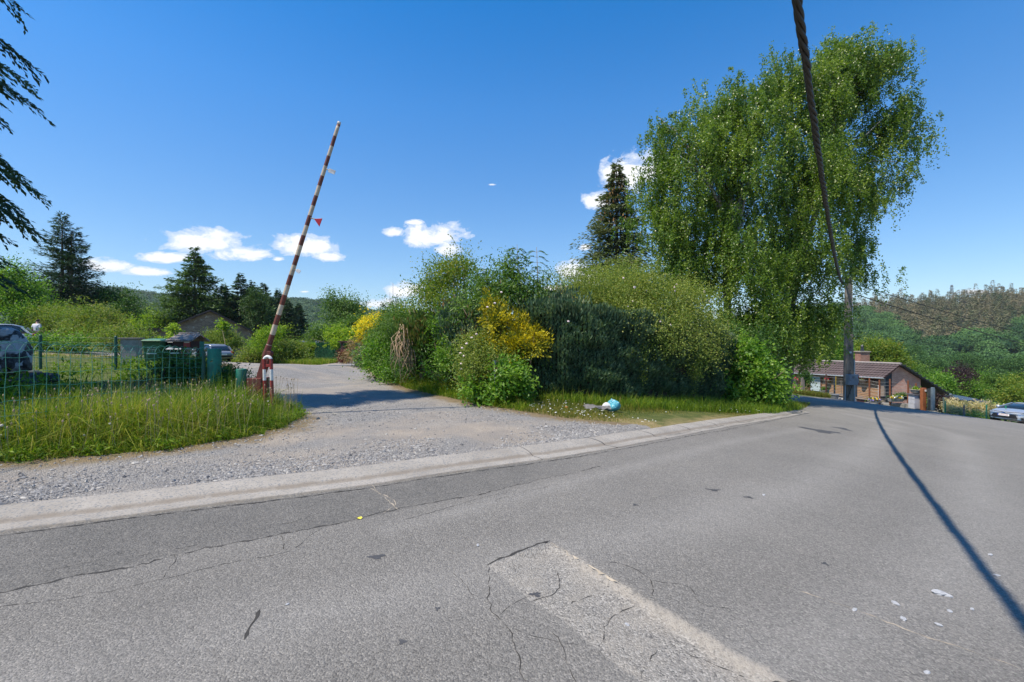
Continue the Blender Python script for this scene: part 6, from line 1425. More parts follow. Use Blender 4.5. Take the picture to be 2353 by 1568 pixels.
# gable and long rear slope
GW = 5.4; gy = lambda t: HL(WL+.0, t, 0)
def roofz(t): return rz1-(t-1.2)*(rz1-(PS(3775, 1573, 37.6).z-hz))/(GW-1.2) if t > 1.2 else ez1+(rz1-ez1)*(t+ov)/(1.2+ov)
BR2 = brick('red_brick', (.54, .21, .14), (.64, .32, .22), (.66, .58, .50), bw=.24, rh=.078)
mb = MB(); mb.prism([HL(WL+.02, .62, 0), HL(WL+.02, 3.2, 0), HL(WL+.02, 3.2, roofz(3.2)-.12), HL(WL+.02, 1.3, roofz(1.3)-.12), HL(WL+.02, .62, roofz(.62)-.12)], (-.2, 0, 0)); mb.build('brick_wall', BR2, hs, world=False)
mb = MB(); mb.prism([HL(WL+.03, .0, 0), HL(WL+.03, .61, 0), HL(WL+.03, .61, roofz(.61)-.12), HL(WL+.03, 0, ez1-.05)], (-.15, 0, 0)); mb.build('dark_panel', plain('tarred_boards', (.03, .032, .036), .7, var=.3), hs, world=False)
mb = MB(); mb.box(HL(WL-.08, -.06, ez1/2), (.28, .14, ez1-.1)); mb.build('corner_post', plain('grey_timber', (.24, .19, .15), .9, var=.3, scale=5), hs, world=False)
mb = MB(); pr = [(1.1, 0), (GW, 0)]
mb.hexa([HL(WL-7, 1.2, rz1-.12), HL(WL+.35, 1.2, roofz(1.2)-.12), HL(WL+.35, GW, roofz(GW)-.12), HL(WL-7, GW, roofz(GW)-.12)], [HL(WL-7, 1.2, rz1+.04), HL(WL+.35, 1.2, roofz(1.2)+.04), HL(WL+.35, GW, roofz(GW)+.04), HL(WL-7, GW, roofz(GW)+.04)]); mb.build('rear_roof', plain('slate_black', (.022, .022, .026), .5, var=.3), hs, world=False)
mb = MB()
for i in range(12):
    t = 1.2+i*(GW-1.2)/12; mb.box(HL(WL+.37, t+.17, roofz(t+.17)+.035), (.1, .33, .06))
mb.build('verge_tile', plain('verge_black', (.03, .03, .034), .45, var=.3), hs, world=False)
mb = MB(); mb.box(HL(WL+.3, GW+.06, roofz(GW)-.05), (.3, .14, .12)); mb.build('gutter_end', plain('zinc', (.45, .5, .54), .4, .5), hs, world=False)
# chimney on the hipped roof part behind
c = PS(3449, 1451, 45.5); cr_ = MB(); zt = PS(0, 1409, 45.5).z
cr_.box((c.x, 45.5, (zt+c.z)/2-.4), (.9, .75, zt-c.z+.8)); ch = cr_.build('chimney', brick('chimney_brick', (.30, .12, .075), (.38, .19, .12), (.40, .34, .28), bw=.26, rh=.1), hs)
MB().box((c.x, 45.5, zt+.05), (1.06, .9, .1)).build('cap', plain('cap_stone', (.38, .33, .25), .9), ch)
MB().lathe((c.x, 45.5, zt), [(.16, .1), (.13, .3), (.11, .55), (.14, .58), (.05, .75)], 12).build('flue', plain('flue_black', (.025, .028, .033), .4), ch)
c2 = PS(3450, 1440, 46); mb = MB(); zz = PS(0, 1444, 46).z; mb.add([(c2.x-3.2, 44.2, zz-1.0), (c2.x+2.6, 43.4, zz-1.0), (c2.x+2.6, 49, zz-1.0), (c2.x-3.2, 49, zz-1.0), (c2.x-1.2, 46, zz), (c2.x+.4, 46, zz)], [(0, 1, 5, 4), (1, 2, 5), (2, 3, 4, 5), (3, 0, 4), (3, 2, 1, 0)]); mb.build('hip_roof', plain('blue_slate', (.05, .055, .07), .5, var=.25), hs)
# door with its striped blind
def wallpt(sx): # local x where a sight line meets the wall
    u = (sx-2048)/1820; t = (u*Lw.y-Lw.x)/(dw.x-u*dw.y); return t
def wz(sx, sy): t = wallpt(sx); return CAMZ-(sy-1365)/1820*(Lw.y+dw.y*t)-hz
x0, x1 = wallpt(3235), wallpt(3288); zt, zb = wz(3260, 1503), wz(3260, 1578)
M_FRAME = plain('brown_frame', (.16, .07, .035), .55, var=.25)
dr = MB().box(HL((x0+x1)/2, -.035, (zt+zb)/2), (x1-x0, .05, zt-zb)).build('door', M_FRAME, hs, world=False)
a0, a1 = wallpt(3244.5), wallpt(3284); mb = MB(); mb.box(HL((a0+a1)/2, -.066, (zt+zb)/2-.03), (a1-a0, .012, zt-zb-.2)); mb.build('pane', M_GLASS, dr, world=False)
mb = MB(); nbld = 12
for i in range(nbld):
    z = wz(3264, 1507)-(wz(3264, 1507)-wz(3264, 1564))*(i+.5)/nbld; hh_ = (wz(3264, 1507)-wz(3264, 1564))/nbld*(.55 if i < 6 else .86); mb.box(HL((a0+a1)/2, -.078, z), (a1-a0-.02, .008, hh_))
mb.build('blind', plain('pale_blind', (.55, .64, .64), .6, var=.06), dr, world=False)
mb = MB(); mb.box(HL((x0+x1)/2-.02, -.03, zt+.03), (x1-x0+.5, .12, .16)); mb.build('door_head', M_DKWOOD, hs, world=False)
def wlamp(sx):
    t = wallpt(sx); z = wz(sx, 1512); mb = MB(); mb.lathe(HL(t, -.16, z), [(.02, .18), (.11, .10), (.09, .07), (.075, -.12), (.03, -.16)], 8); mb.tube([HL(t, 0, z+.05), HL(t, -.1, z+.2), HL(t, -.16, z+.17)], .012, 6); mb.build('wall_lamp', M_BLACK, hs, world=False)
wlamp(3223.5); wlamp(3299)
# hanging baskets, each its own thing
wbox = plain('basket', (.32, .27, .23), .85, var=.3); M_PINKF = plain('red_pink_flowers', (.62, .05, .10), .6, var=.5, scale=20)
for sx, lb in ((3194, 'hanging flower basket left of the striped door blind'), (3319, 'hanging flower basket between door and yellow bar'), (3463, 'hanging flower basket right of the pole on the timber wall')):
    t = wallpt(sx); z = wz(sx, 1522); w0 = Matrix.Translation(hs.location) @ hs.rotation_euler.to_matrix().to_4x4(); p_ = w0 @ HL(t, -.22, z)
    hb_ = empty('hanging_basket', p_, lb, 'flower basket', 'hanging flower baskets on the timber wall'); mb = MB(); mb.lathe(p_, [(.05, -.22), (.19, -.1), (.30, .02), (.30, .05)], 14); mb.build('basket', wbox, hb_)
    mb = MB()
    for k in range(16): mb.ball(p_+Vector((random.uniform(-.2, .2), random.uniform(-.18, .18), random.uniform(.08, .28))), random.uniform(.04, .075), 6, 4, .2)
    mb.build('bloom', M_PINKF, hb_)['kind'] = 'stuff'
    L = Leaves(); pos = np.array(p_)+R.normal(size=(160, 3))*np.array([.14, .12, .06])+np.array([0, 0, .08]); L.add(cards(pos, rvec(160), .1, .06), R.random(160)); L.build('foliage', G_MID, hb_)
# terrace kerb, wall and things standing along the house
def wpt(sx, sy, Y): return PS(sx, sy, Y)
mb = MB(); a = wpt(3150, 1577, 42); b = wpt(3420, 1606, 36.5); mb.bar(a, b, .35, .3); tag(mb.build('terrace_edge', plain('pale_stone_edge', (.42, .40, .36), .85, var=.2, scale=3)), 'long pale stone edge of the terrace in front of the timber wall', 'edging')
rw = empty('retaining_wall', wpt(3600, 1620, 33), 'low concrete retaining wall under the rust brown fence posts', 'wall')
a = wpt(3470, 1612, 34.5); b = wpt(3668, 1622, 32.2); c = wpt(3672, 1622, 32.2); mb = MB()
mb.hexa([(a.x, a.y, -4.5), (b.x, b.y, -4.5), (b.x, b.y+.35, -4.5), (a.x, a.y+.35, -4.5)], [(a.x, a.y, a.z), (b.x, b.y, b.z+.08), (b.x, b.y+.35, b.z+.08), (a.x, a.y+.35, a.z)]); mb.build('coping', M_CONC, rw, bevel=.02)
# rust brown fence of slim posts with wires
hf = empty('post_fence', wpt(3430, 1600, 34), 'rust brown steel post fence with thin wires along the house garden', 'fence')
M_CORT = plain('corten', (.20, .065, .025), .8, var=.35, scale=6); M_CORTD = plain('corten_dark', (.075, .028, .018), .85, var=.3)
fpx = [(3196, 1488, 1591, 39.5, 1), (3304.7, 1499, 1588, 37.5, 1), (3477.9, 1512, 1604, 34.4, 0), (3518, 1520, 1613, 33.8, 0), (3560, 1517, 1616, 33.3, 0), (3632.6, 1523, 1617, 32.8, 0), (3664, 1534, 1618, 32.6, 0)]
for sx, y0, y1, Y, dk in fpx:
    a = PS(sx, y0, Y); b = PS(sx, y1+4, Y); mb = MB(); mb.tube([b, a], [.055, .055], 8); mb.build('post', M_CORTD if dk else M_CORT, hf)
mb = MB()
for k in range(7):
    s = .12+k*.14
    for (q, r) in zip(fpx[:-1], fpx[1:]):
        mb.tube([PS(q[0], q[1]+(q[2]-q[1])*s, q[3]), PS(r[0], r[1]+(r[2]-r[1])*s, r[3])], .007, 4, False)
mb.build('wire', M_STEEL, hf)
# loose timbers and bars
def bar_thing(name, label, x0, y0, x1, y1, Y, w_, mat, cat): mb = MB(); mb.bar(PS(x0, y0, Y), PS(x1, y1, Y), w_); tag(mb.build(name, mat, bevel=.004), label, cat)
M_GTIM = plain('grey_weathered_timber', (.20, .17, .145), .9, var=.35, scale=5)
bar_thing('timber_post', 'leaning grey timber plank against the left end of the timber wall', 3172, 1510, 3193, 1560, 41, .10, M_GTIM, 'plank')
bar_thing('timber_post', 'thick grey timber post in front of the timber wall left of the door', 3210, 1512, 3214, 1594, 38, .20, M_GTIM, 'post')
bar_thing('steel_post', 'dark steel post beside the yellow bar', 3338, 1504, 3338, 1582, 37, .09, plain('dark_steel', (.05, .06, .075), .5, .3), 'post')
bar_thing('yellow_bar', 'bright yellow bar standing against the timber wall', 3342.5, 1507, 3341.5, 1558, 37, .06, plain('yellow_paint', (.75, .48, .01), .5, var=.1), 'bar')
bar_thing('steel_post', 'dark steel post just right of the concrete pole', 3425, 1519, 3425, 1588, 34.5, .09, plain('dark_steel', (.05, .06, .075), .5, .3), 'post')
bar_thing('thin_rod', 'thin brown rod leaning on the timber wall left of the pole', 3364, 1522, 3365, 1576, 36, .04, M_GTIM, 'rod')
bar_thing('white_stake', 'white stake in front of the corner of the timber house', 3514.5, 1542, 3514.5, 1600, 33.9, .05, M_WHITE, 'stake')
# ivy on the big birch and dark trellis plant
shrub('climbing_plant', 'dark climbing plant leaning on the grey post by the timber wall', 'plant', [blob(*t) for t in ((1853, 885, 38.5, 6, 24, .2), (1848, 870, 38.7, 6, 16, .2))], G_DEEP, 50, 24, .14, .13, .08, base=TV(PS(3225, 1365, 38.5).x, 38.5))
# flower troughs, planters and a black crate
def trough(label, sx, sy, Y, w_, h_, mat, flowers=None):
    p_ = PS(sx, sy, Y); root = empty('flower_trough', p_, label, 'planter'); mb = MB(); mb.hexa([(p_.x-w_*.45, Y-.14, p_.z), (p_.x+w_*.45, Y-.14, p_.z), (p_.x+w_*.45, Y+.14, p_.z), (p_.x-w_*.45, Y+.14, p_.z)], [(p_.x-w_/2, Y-.18, p_.z+h_), (p_.x+w_/2, Y-.18, p_.z+h_), (p_.x+w_/2, Y+.18, p_.z+h_), (p_.x-w_/2, Y+.18, p_.z+h_)]); mb.build('box', mat, root, bevel=.01)
    L = Leaves(); n = 260; pos = np.array([p_.x, Y, p_.z+h_+.08])+R.normal(size=(n, 3))*np.array([w_*.25, .1, .08]); L.add(cards(pos, rvec(n)+np.array([0, 0, .5]), .14, .07), R.random(n)); L.build('foliage', G_MID, root)
    if flowers:
        for nm, col in flowers:
            mb = MB()
            for k in range(14): mb.ball((p_.x+random.uniform(-w_/2, w_/2), Y-.1+random.uniform(-.1, .1), p_.z+h_+random.uniform(.04, .22)), random.uniform(.04, .07), 6, 4, .2)
            mb.build('bloom', plain(nm, col, .6, var=.2), root)['kind'] = 'stuff'
trough('stone trough of white and yellow flowers right of the corner post', 3582, 1607, 33, .95, .22, M_CONC, (('white_flower', (.8, .8, .78)), ('yellow_petal', (.75, .5, .02))))
trough('dark plastic trough of green plants by the brick wall', 3606, 1601, 34, .85, .26, M_BLACK)
trough('low tray of yellow and violet flowers at the foot of the fence', 3497, 1611, 33.8, .8, .12, M_CONC, (('yellow_petal', (.75, .5, .02)), ('violet_flower', (.3, .25, .55))))
trough('tall stone pot with a leafy plant right of the door', 3299, 1582, 37.8, .55, .42, M_CONC)
mb = MB(); p_ = PS(3552, 1601, 34.2); mb.box((p_.x, 34.2, p_.z+.13), (.75, .5, .26)); tag(mb.build('crate', M_BLACK, bevel=.02), 'black plastic crate by the dark corner of the house', 'crate')
p_ = PS(3339, 1597, 34.5); mb = MB(); mb.lathe(p_, [(.22, 0), (.28, .32), (.31, .32), (.31, .36), (.25, .36)], 16); tag(mb.build('bucket', plain('grey_bucket', (.16, .165, .17), .6), smooth=False), 'dark grey bucket on the bank left of the pole', 'bucket')
# pillar of pale blocks with a stone bowl, gate and rust brown post
p_ = PS(3668, 1635, 31.5); zt = PS(0, 1581, 31.5).z; pil = empty('block_pillar', p_, 'pale concrete block pillar with letter slot left of the gate', 'pillar')
for i in range(3):
    h_ = (zt-p_.z)/3; MB().box((p_.x, 31.6, p_.z+h_*(i+.5)), (.60, .5, h_-.012)).build('block', plain('pale_block', (.46, .46, .48), .85, var=.15), pil, bevel=.006)
MB().box((p_.x, 31.6, zt+.035), (.72, .62, .07)).build('capstone', plain('dark_cap', (.10, .10, .11), .7), pil)
MB().box((p_.x+.18, 31.345, zt-.18), (.28, .02, .17)).build('letter_slot', M_BLACK, pil)
p2 = PS(3665, 1575, 31.6); bw = empty('planter_bowl', (p2.x, 31.6, zt+.07), 'rough stone planter bowl resting on top of the pale pillar', 'planter'); mb = MB(); mb.lathe((p2.x, 31.6, zt+.07), [(.12, 0), (.26, .1), (.33, .27), (.35, .29), (.30, .30)], 16); mb.build('bowl', plain('rough_stone', (.30, .28, .23), .95, var=.35, scale=14, bump=.02), bw)
L = Leaves(); n = 110; pos = np.array([p2.x, 31.6, zt+.38])+R.normal(size=(n, 3))*np.array([.12, .1, .07]); L.add(cards(pos, rvec(n)+np.array([0, 0, .7]), .16, .06), R.random(n)); L.build('foliage', G_LIME, bw)
a = PS(3698, 1553, 31); b = PS(3698, 1641, 31); mb = MB(); mb.box((a.x, 31.1, (a.z+b.z)/2-.1), (.24, .24, a.z-b.z+.2)); mb_o = mb.build('gate_post', plain('rust_orange', (.30, .095, .03), .75, var=.25, scale=5), bevel=.012); tag(mb_o, 'square rust orange gate post left of the grey gate', 'post')
bell = PS(3701, 1563, 31); MB().box((bell.x, 30.965, bell.z), (.1, .03, .12)).build('bell_plate', M_WHITE, mb_o)
gt = empty('steel_gate', PS(3718, 1640, 31), 'closed dark grey panel gate beside the rust orange post', 'gate'); M_GATE = plain('gate_grey', (.085, .09, .085), .5, .2, var=.12)
a = PS(3705, 1555, 30.9); b = PS(3735, 1640, 30.9); mb = MB(); mb.box(((a.x+b.x)/2, 30.8, (a.z+b.z)/2), (b.x-a.x, .06, a.z-b.z)); mb.build('panel', M_GATE, gt, bevel=.005)
MB().box(((a.x+b.x)/2, 30.76, (a.z+b.z)/2+.25), (b.x-a.x, .03, .03)).build('rail', M_GATE, gt); MB().box((a.x+.05, 30.72, (a.z+b.z)/2+.05), (.1, .05, .03)).build('handle', M_STEEL, gt)
a = PS(3736.5, 1551, 30.4); b = PS(3736.5, 1643, 30.4); MB().box((a.x, 30.5, (a.z+b.z)/2), (.14, .16, a.z-b.z)).build('gate_stile', plain('galv_post', (.20, .25, .28), .5, .3), gt, bevel=.006)

# ================================================================ hedge, fence and solar roof beyond the far edge
PV = empty('solar_roof_house', PS(3820, 1620, 48), 'house roof with dark solar panels showing above the garden shrubs', 'house')
def SQ(pts, Ys): return [PS(x, y, Y) for (x, y), Y in zip(pts, Ys)]
r1 = SQ(((3740, 1590), (3806, 1582), (3975, 1609), (3870, 1640)), (48, 52, 50, 44)); mb = MB(); mb.prism(r1, (0, .2, -.35)); mb.build('roof', plain('anthracite_roof', (.035, .036, .042), .6, var=.25), PV)
pn_ = SQ(((3752, 1590.5), (3804, 1584), (3910, 1604.5), (3866, 1611)), (47.6, 51.4, 49.2, 45.6))
def solar():
    m = N('solar_cells'); o = m.coord(); br = m.n('TexBrick'); br.offset = 0; br.inputs['Scale'].default_value = 1; br.inputs['Brick Width'].default_value = 1.0; br.inputs['Row Height'].default_value = 1.6; br.inputs['Mortar Size'].default_value = .02
    br.inputs['Color1'].default_value = (.03, .045, .09, 1); br.inputs['Color2'].default_value = (.035, .05, .10, 1); br.inputs['Mortar'].default_value = (.16, .18, .22, 1); m.l(o, br.inputs['Vector']); return m.end(m.bsdf(br.outputs[0], .22, 0, None, .6))
nrm__ = (pn_[1]-pn_[0]).cross(pn_[3]-pn_[0]).normalized(); nrm__ = nrm__ if nrm__.z > 0 else -nrm__
mb = MB(); mb.prism([p+nrm__*.16 for p in pn_], nrm__*.05); mb.build('solar_panel', solar(), PV)
r2 = SQ(((3806, 1582), (3822, 1581), (3976, 1613), (3972, 1618)), (52, 52.5, 50.5, 50)); mb = MB(); mb.prism(r2, (0, .1, -.35)); mb.build('roof_ridge', plain('ridge_dark', (.03, .03, .034), .6), PV)
q = PS(3850, 1640, 47); MB().box((q.x-.5, 48.6, q.z-1.6), (4.6, 4.5, 2.4)).build('wall', M_CONC, PV)
shrub('purple_maple', 'dark purple leaved maple beside the grey gate', 'shrub', [blob(*t) for t in ((2163, 922, 32.5, 16, 12, .6), (2176, 932, 32, 14, 10, .5), (2155, 932, 32.5, 10, 12, .4))], G_PURPLE, 150, 34, .12, .13, .06, base=TV(PS(3770, 1365, 32.3).x, 32.3), stemmat=M_TWIG)
wl = 'pink tipped willow bushes behind the green fence'
shrub('dappled_willow', 'pale pink tipped willow bush nearer the gate', 'shrub', [blob(*t) for t in ((2205, 938, 30.5, 20, 9, .6), (2193, 943, 30, 14, 7, .5))], G_PINKW, 150, 34, .14, .12, .04, base=TV(PS(3838, 1365, 30.5).x, 30.5), stemmat=M_TWIG, group=wl)
shrub('dappled_willow', 'pale pink tipped willow bush nearer the silver car', 'shrub', [blob(*t) for t in ((2262, 943, 29.6, 20, 9, .6), (2278, 948, 29.4, 12, 7, .5))], G_PINKW, 150, 34, .14, .12, .04, base=TV(PS(3936, 1365, 29.6).x, 29.6), stemmat=M_TWIG, group=wl)
shrub('privet_hedge', 'yellow green hedge between the willow bushes and the solar roof', 'hedge', [blob(*t) for t in ((2235, 950, 32, 34, 5, .6), (2195, 962, 30, 34, 5, .5), (2300, 947, 33, 36, 5, .6), (2240, 963, 29.4, 34, 5, .5), (2345, 944, 34, 36, 6, .6))], G_LIME, 420, 34, .13, .10, .065, base=TV(PS(3900, 1365, 31.5).x, 31.5))
gf = empty('green_fence', PS(3830, 1650, 29.5), 'green wire garden fence with thin posts left of the silver car', 'fence')
mb = MB(); fx = [(3774, 1590, 1642, 30.2), (3781, 1605, 1644, 30.0), (3856, 1622, 1660, 28.9), (3946, 1620, 1670, 27.9), (4023, 1623, 1680, 27.6)]
for i, (sx, y0, y1, Y) in enumerate(fx):
    q = MB(); q.tube([PS(sx, y1+6, Y), PS(sx, y0, Y)], [.04, .04], 8); q.build('post', (plain('pale_stake', (.30, .33, .22), .8), M_GREENP, M_GTIM, M_GREENP, M_GREENP)[i], gf)
for k in range(6):
    for q, r in zip(fx[:-1], fx[1:]): mb.tube([PS(q[0], q[2]-(34*k/6), q[3]), PS(r[0], r[2]-(34*k/6), r[3])], .004, 4, False)
for (q, r) in zip(fx[:-1], fx[1:]):
    n = int((r[0]-q[0])/4)
    for k in range(n):
        s = k/max(1, n); x = q[0]+(r[0]-q[0])*s; y = q[2]+(r[2]-q[2])*s; Y = q[3]+(r[3]-q[3])*s; mb.tube([PS(x, y, Y), PS(x, y-29, Y)], .003, 4, False)
mb.build('mesh', M_WIRE, gf)

# ================================================================ silver car coming into view on the right
def front_car():
    pl = PS(4012, 1661.5, 27.0); hd = Vector((-.957, -.29, 0)); Lc, Wc, Hc = 4.37, 1.79, 1.40
    ctr = pl-hd*(Lc/2+.02); root = empty('parked_car', (ctr.x, ctr.y, pl.z-.47-.30), 'silver hatchback facing left at the right edge with a black grille', 'car', None, math.atan2(hd.y, hd.x)); root.rotation_euler[1] = -.15; w = Wc/2; h = Lc/2
    body = P_SILV
    sec = [(-h, .74, .40, .78), (-h+.1, .9, .25, .93), (-h+.5, .98, .2, .98), (-1.0, 1, .19, .96), (0, 1, .18, .94), (.7, 1, .19, .95), (1.05, .99, .2, .94), (1.45, .97, .2, .875), (1.8, .93, .2, .80), (h-.16, .86, .2, .735), (h-.05, .74, .22, .67), (h, .62, .26, .60)]
    rings = []
    for x, wf, zb, zt in sec:
        W_ = w*wf; s = [(W_*.9, zb), (W_*.99, zb+.12), (W_, (zb+zt)/2+.02), (W_*.97, zt-.10), (W_*.86, zt-.01), (W_*.4, zt+.025)]; rings.append([(x, y, z) for y, z in s]+[(x, -y, z) for y, z in reversed(s)])
    o = loft(rings).build('body', body, root, smooth=True, world=False); sb_ = o.modifiers.new('s', 'SUBSURF'); sb_.levels = sb_.render_levels = 2
    gl = [(-h+.3, .84, .80, .92), (-h+.75, .90, .72, Hc-.14), (-.9, .93, .73, Hc-.01), (-.25, .93, .73, Hc), (.2, .92, .71, Hc-.05), (.65, .90, .72, Hc-.25), (1.28, .88, .76, .93)]; rings = []
    for x, wb, wt, zt in gl: s = [(w*wb, .88), (w*(wb+wt)/2+.01, (.88+zt)/2), (w*wt, zt-.03), (w*wt*.8, zt)]; rings.append([(x, y, z) for y, z in s]+[(x, -y, z) for y, z in reversed(s)])
    loft(rings).build('window', M_GLASS, root, smooth=True, world=False)
    rings = []
    for g_ in gl[1:5]: x, wt, zt = g_[0], g_[2], g_[3]; rings.append([(x, w*wt+.02, zt-.045), (x, w*wt*.8, zt+.012), (x, 0, zt+.022), (x, -w*wt*.8, zt+.012), (x, -w*wt-.02, zt-.045), (x, 0, zt-.02)])
    loft(rings).build('roof', body, root, smooth=True, world=False)
    xf = lambda y, z: h+.022+float(np.interp(abs(y), [0, .42, .56, .66, .76, .84], [.02, .012, -.015, -.06, -.16, -.42]))-.04*max(0, z-.55)/.2
    def slab(name, pts, mat, off=.0, parent=root, th=.02, nsub=8):
        """a strip that follows the bow of the nose: pts = (y, z) outline, two rows"""
        lo, hi = pts; n = len(lo); mb = MB(); V = []
        for (y, z) in lo+hi: V.append((xf(y, z)+off, y, z))
        for (y, z) in lo+hi: V.append((xf(y, z)+off-th, y, z))
        fs = [(i, i+1, n+i+1, n+i) for i in range(n-1)]+[(2*n+i, 3*n+i, 3*n+i+1, 2*n+i+1) for i in range(n-1)]+[(i, 2*n+i, 2*n+i+1, i+1) for i in range(n-1)]+[(n+i, n+i+1, 3*n+i+1, 3*n+i) for i in range(n-1)]+[(0, n, 3*n, 2*n), (n-1, 3*n-1, 4*n-1, 2*n-1)]
        mb.add(V, fs); return mb.build(name, mat, parent, world=False)
    ys = np.linspace(-.72, .72, 13)
    slab('grille', ([(y*.84, .30) for y in ys], [(y*.70, .545-.05*abs(y)) for y in ys]), M_DARKTRIM, .015)
    slab('chrome_lip', ([(y, .245+.10*max(0, abs(y)-.5)) for y in ys], [(y, .272+.12*max(0, abs(y)-.5)) for y in ys]), M_CHROME, .035)
    slab('hood_gap', ([(y*1.05, .625-.0*abs(y)+.03*abs(y)) for y in ys], [(y*1.05, .655+.03*abs(y)) for y in ys]), M_DARKTRIM, .02)
    slab('nose_bar', ([(y*.95, .575-.02*abs(y)) for y in ys], [(y*.95, .615+.01*abs(y)) for y in ys]), body, .02)
    for sg in (-1, 1):
        yy = [sg*q for q in (.45, .55, .65, .74, .80)]; hl = slab('headlight', ([(y, .60+.02*abs(y)) for y in yy], [(y, .67+.06*(abs(y)-.4)) for y in yy]), M_LAMPC, .03)
        slab('lamp_strip', ([(y, .655+.03*(abs(y)-.4)) for y in yy], [(y, .672+.06*(abs(y)-.4)) for y in yy]), M_DARKTRIM, .04, hl)
        slab('fog_surround', ([(sg*q, .27) for q in (.66, .72, .78)], [(sg*q, .40) for q in (.72, .75, .78)]), M_DARKTRIM, .02)
        for a, b, t in ((gl[6], gl[4], .06), (gl[0], gl[1], .09)): mb = MB(); mb.bar((a[0]+(.02 if a is gl[6] else 0), sg*w*a[1]*.98, .92), (b[0], sg*(w*b[2]+.004), b[3]-.03), t); mb.build('pillar', body, root, world=False)
        mb = MB(); mb.ball((.82, sg*(w+.09), 1.0), .11, 8, 6, 0, (.7, 1, .75)); mb.build('mirror', body, root, smooth=True, world=False)
        for x in (-h+.78, h-.88):
            Mx = Matrix.Rotation(math.pi/2, 3, 'X'); mb = MB(); mb.lathe((0, 0, 0), [(.20, -.09), (.30, -.10), (.315, -.06), (.315, .06), (.30, .10), (.20, .09)], 24, Mx); wh = mb.build('wheel', M_TYRE, root, smooth=True, world=False); wh.location = (x, sg*(w-.05), .315)
            mb = MB(); mb.lathe((0, 0, 0), [(.05, -.07), (.2, -.07), (.2, .07), (.05, .085)], 20, Mx); mb.build('rim', M_RIM, wh, world=False)
    xp = h+.082; pm = MB(); pm.box((xp, 0, .47), (.012, .52, .115)); npl = pm.build('number_plate', M_PLATE, root, world=False)
    pm = MB(); pm.box((xp+.002, -.235 if True else 0, .47), (.012, .045, .112)); pm.build('plate_strip', plain('plate_blue', (.02, .06, .35), .4), npl, world=False)
    Mt = Matrix.Translation((xp+.008, .02, .47)) @ Matrix.Rotation(math.pi/2, 4, 'Z') @ Matrix.Rotation(math.pi/2, 4, 'X')
    text_mesh('plate_number', '2-FFW-658', .085, plain('plate_red', (.30, .02, .03), .5), npl, Mt)
    em = MB(); pts = [(h+.082, .085*math.cos(a), .603+.045*math.sin(a)) for a in np.linspace(0, 2*math.pi, 25)]; em.tube(pts, .010, 6); eb = em.build('emblem', M_CHROME, root, smooth=True, world=False)
    em = MB(); em.lathe((h+.072, 0, .603), [(.078, 0), (.07, .01)], 20, Matrix.Rotation(math.pi/2, 3, 'Y')); em.v = [(x, y, .603+(z-.603)*.52) for x, y, z in em.v]; em.build('emblem_plate', plain('emblem_blue', (.02, .10, .34), .3), eb, world=False)
    em = MB(); em.tube([(h+.088, .05*math.cos(a), .612+.02*math.sin(a)) for a in np.linspace(0, 2*math.pi, 17)], .006, 6); em.tube([(h+.088, .022*math.cos(a), .60+.036*math.sin(a)) for a in np.linspace(0, 2*math.pi, 17)], .006, 6); em.build('emblem_ring', M_CHROME, eb, smooth=True, world=False)
front_car()
# ================================================================ wooded hills
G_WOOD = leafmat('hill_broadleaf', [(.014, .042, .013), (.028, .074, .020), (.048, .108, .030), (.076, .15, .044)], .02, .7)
G_WOODHAZE = leafmat('hill_broadleaf_hazed', [(.020, .050, .026), (.034, .078, .038), (.052, .104, .050), (.075, .13, .062)], .02, .7)  # leaf greens made bluer and lighter, painting in the haze of distance
G_DEAD = leafmat('hill_dying_conifer', [(.055, .088, .046), (.10, .108, .064), (.165, .145, .10), (.21, .18, .135)], .02, .8)
def ridge_right(u):   # sight-line slope of the bare ridge as a function of direction
    px = CX+F*u; return (784-np.interp(px, (1100, 1500, 1800, 1960, 2050, 2120, 2200, 2250, 2300, 2353, 2600, 3200), (800, 775, 740, 722, 714, 711, 708, 700, 693, 694, 668, 648)))/F
def hillR(X, Y, Yn=150., Yr=480.):
    u = X/Y; t = np.clip((Y-Yn)/(Yr-Yn), 0, 1.25); zr = ridge_right(u)*Yr+CAMZ
    zb = -34.0; z = zb+(zr-zb)*np.where(t < 1, t**1.05, 1-(t-1)*.8)
    return z+2.5*np.sin(X*.03+Y*.021)*np.clip(t*(1.2-t), 0, 1)
us = np.linspace(.15, 2.3, 110); Ys = np.linspace(120, 610, 70); uu, yy = np.meshgrid(us, Ys, indexing='ij'); X = (uu*yy).ravel(); Y = yy.ravel(); ny = len(Ys)
i, j = np.meshgrid(np.arange(len(us)-1), np.arange(ny-1), indexing='ij'); i = i.ravel(); j = j.ravel(); f = np.stack([i*ny+j, (i+1)*ny+j, (i+1)*ny+j+1, i*ny+j+1], 1)
M_HSOIL = plain('forest_floor', (.030, .045, .018), 1.0, var=.5, scale=.05)
o = mesh_np('hill', np.stack([X, Y, hillR(X, Y)], 1), f, M_HSOIL, smooth=True); o['kind'] = 'structure'
def ico(n):
    bm = bmesh.new(); bmesh.ops.create_icosphere(bm, subdivisions=n, radius=1); bm.verts.ensure_lookup_table()
    v = np.array([q.co[:] for q in bm.verts]); f = np.array([[q.index for q in a.verts] for a in bm.faces]); bm.free(); return v, f
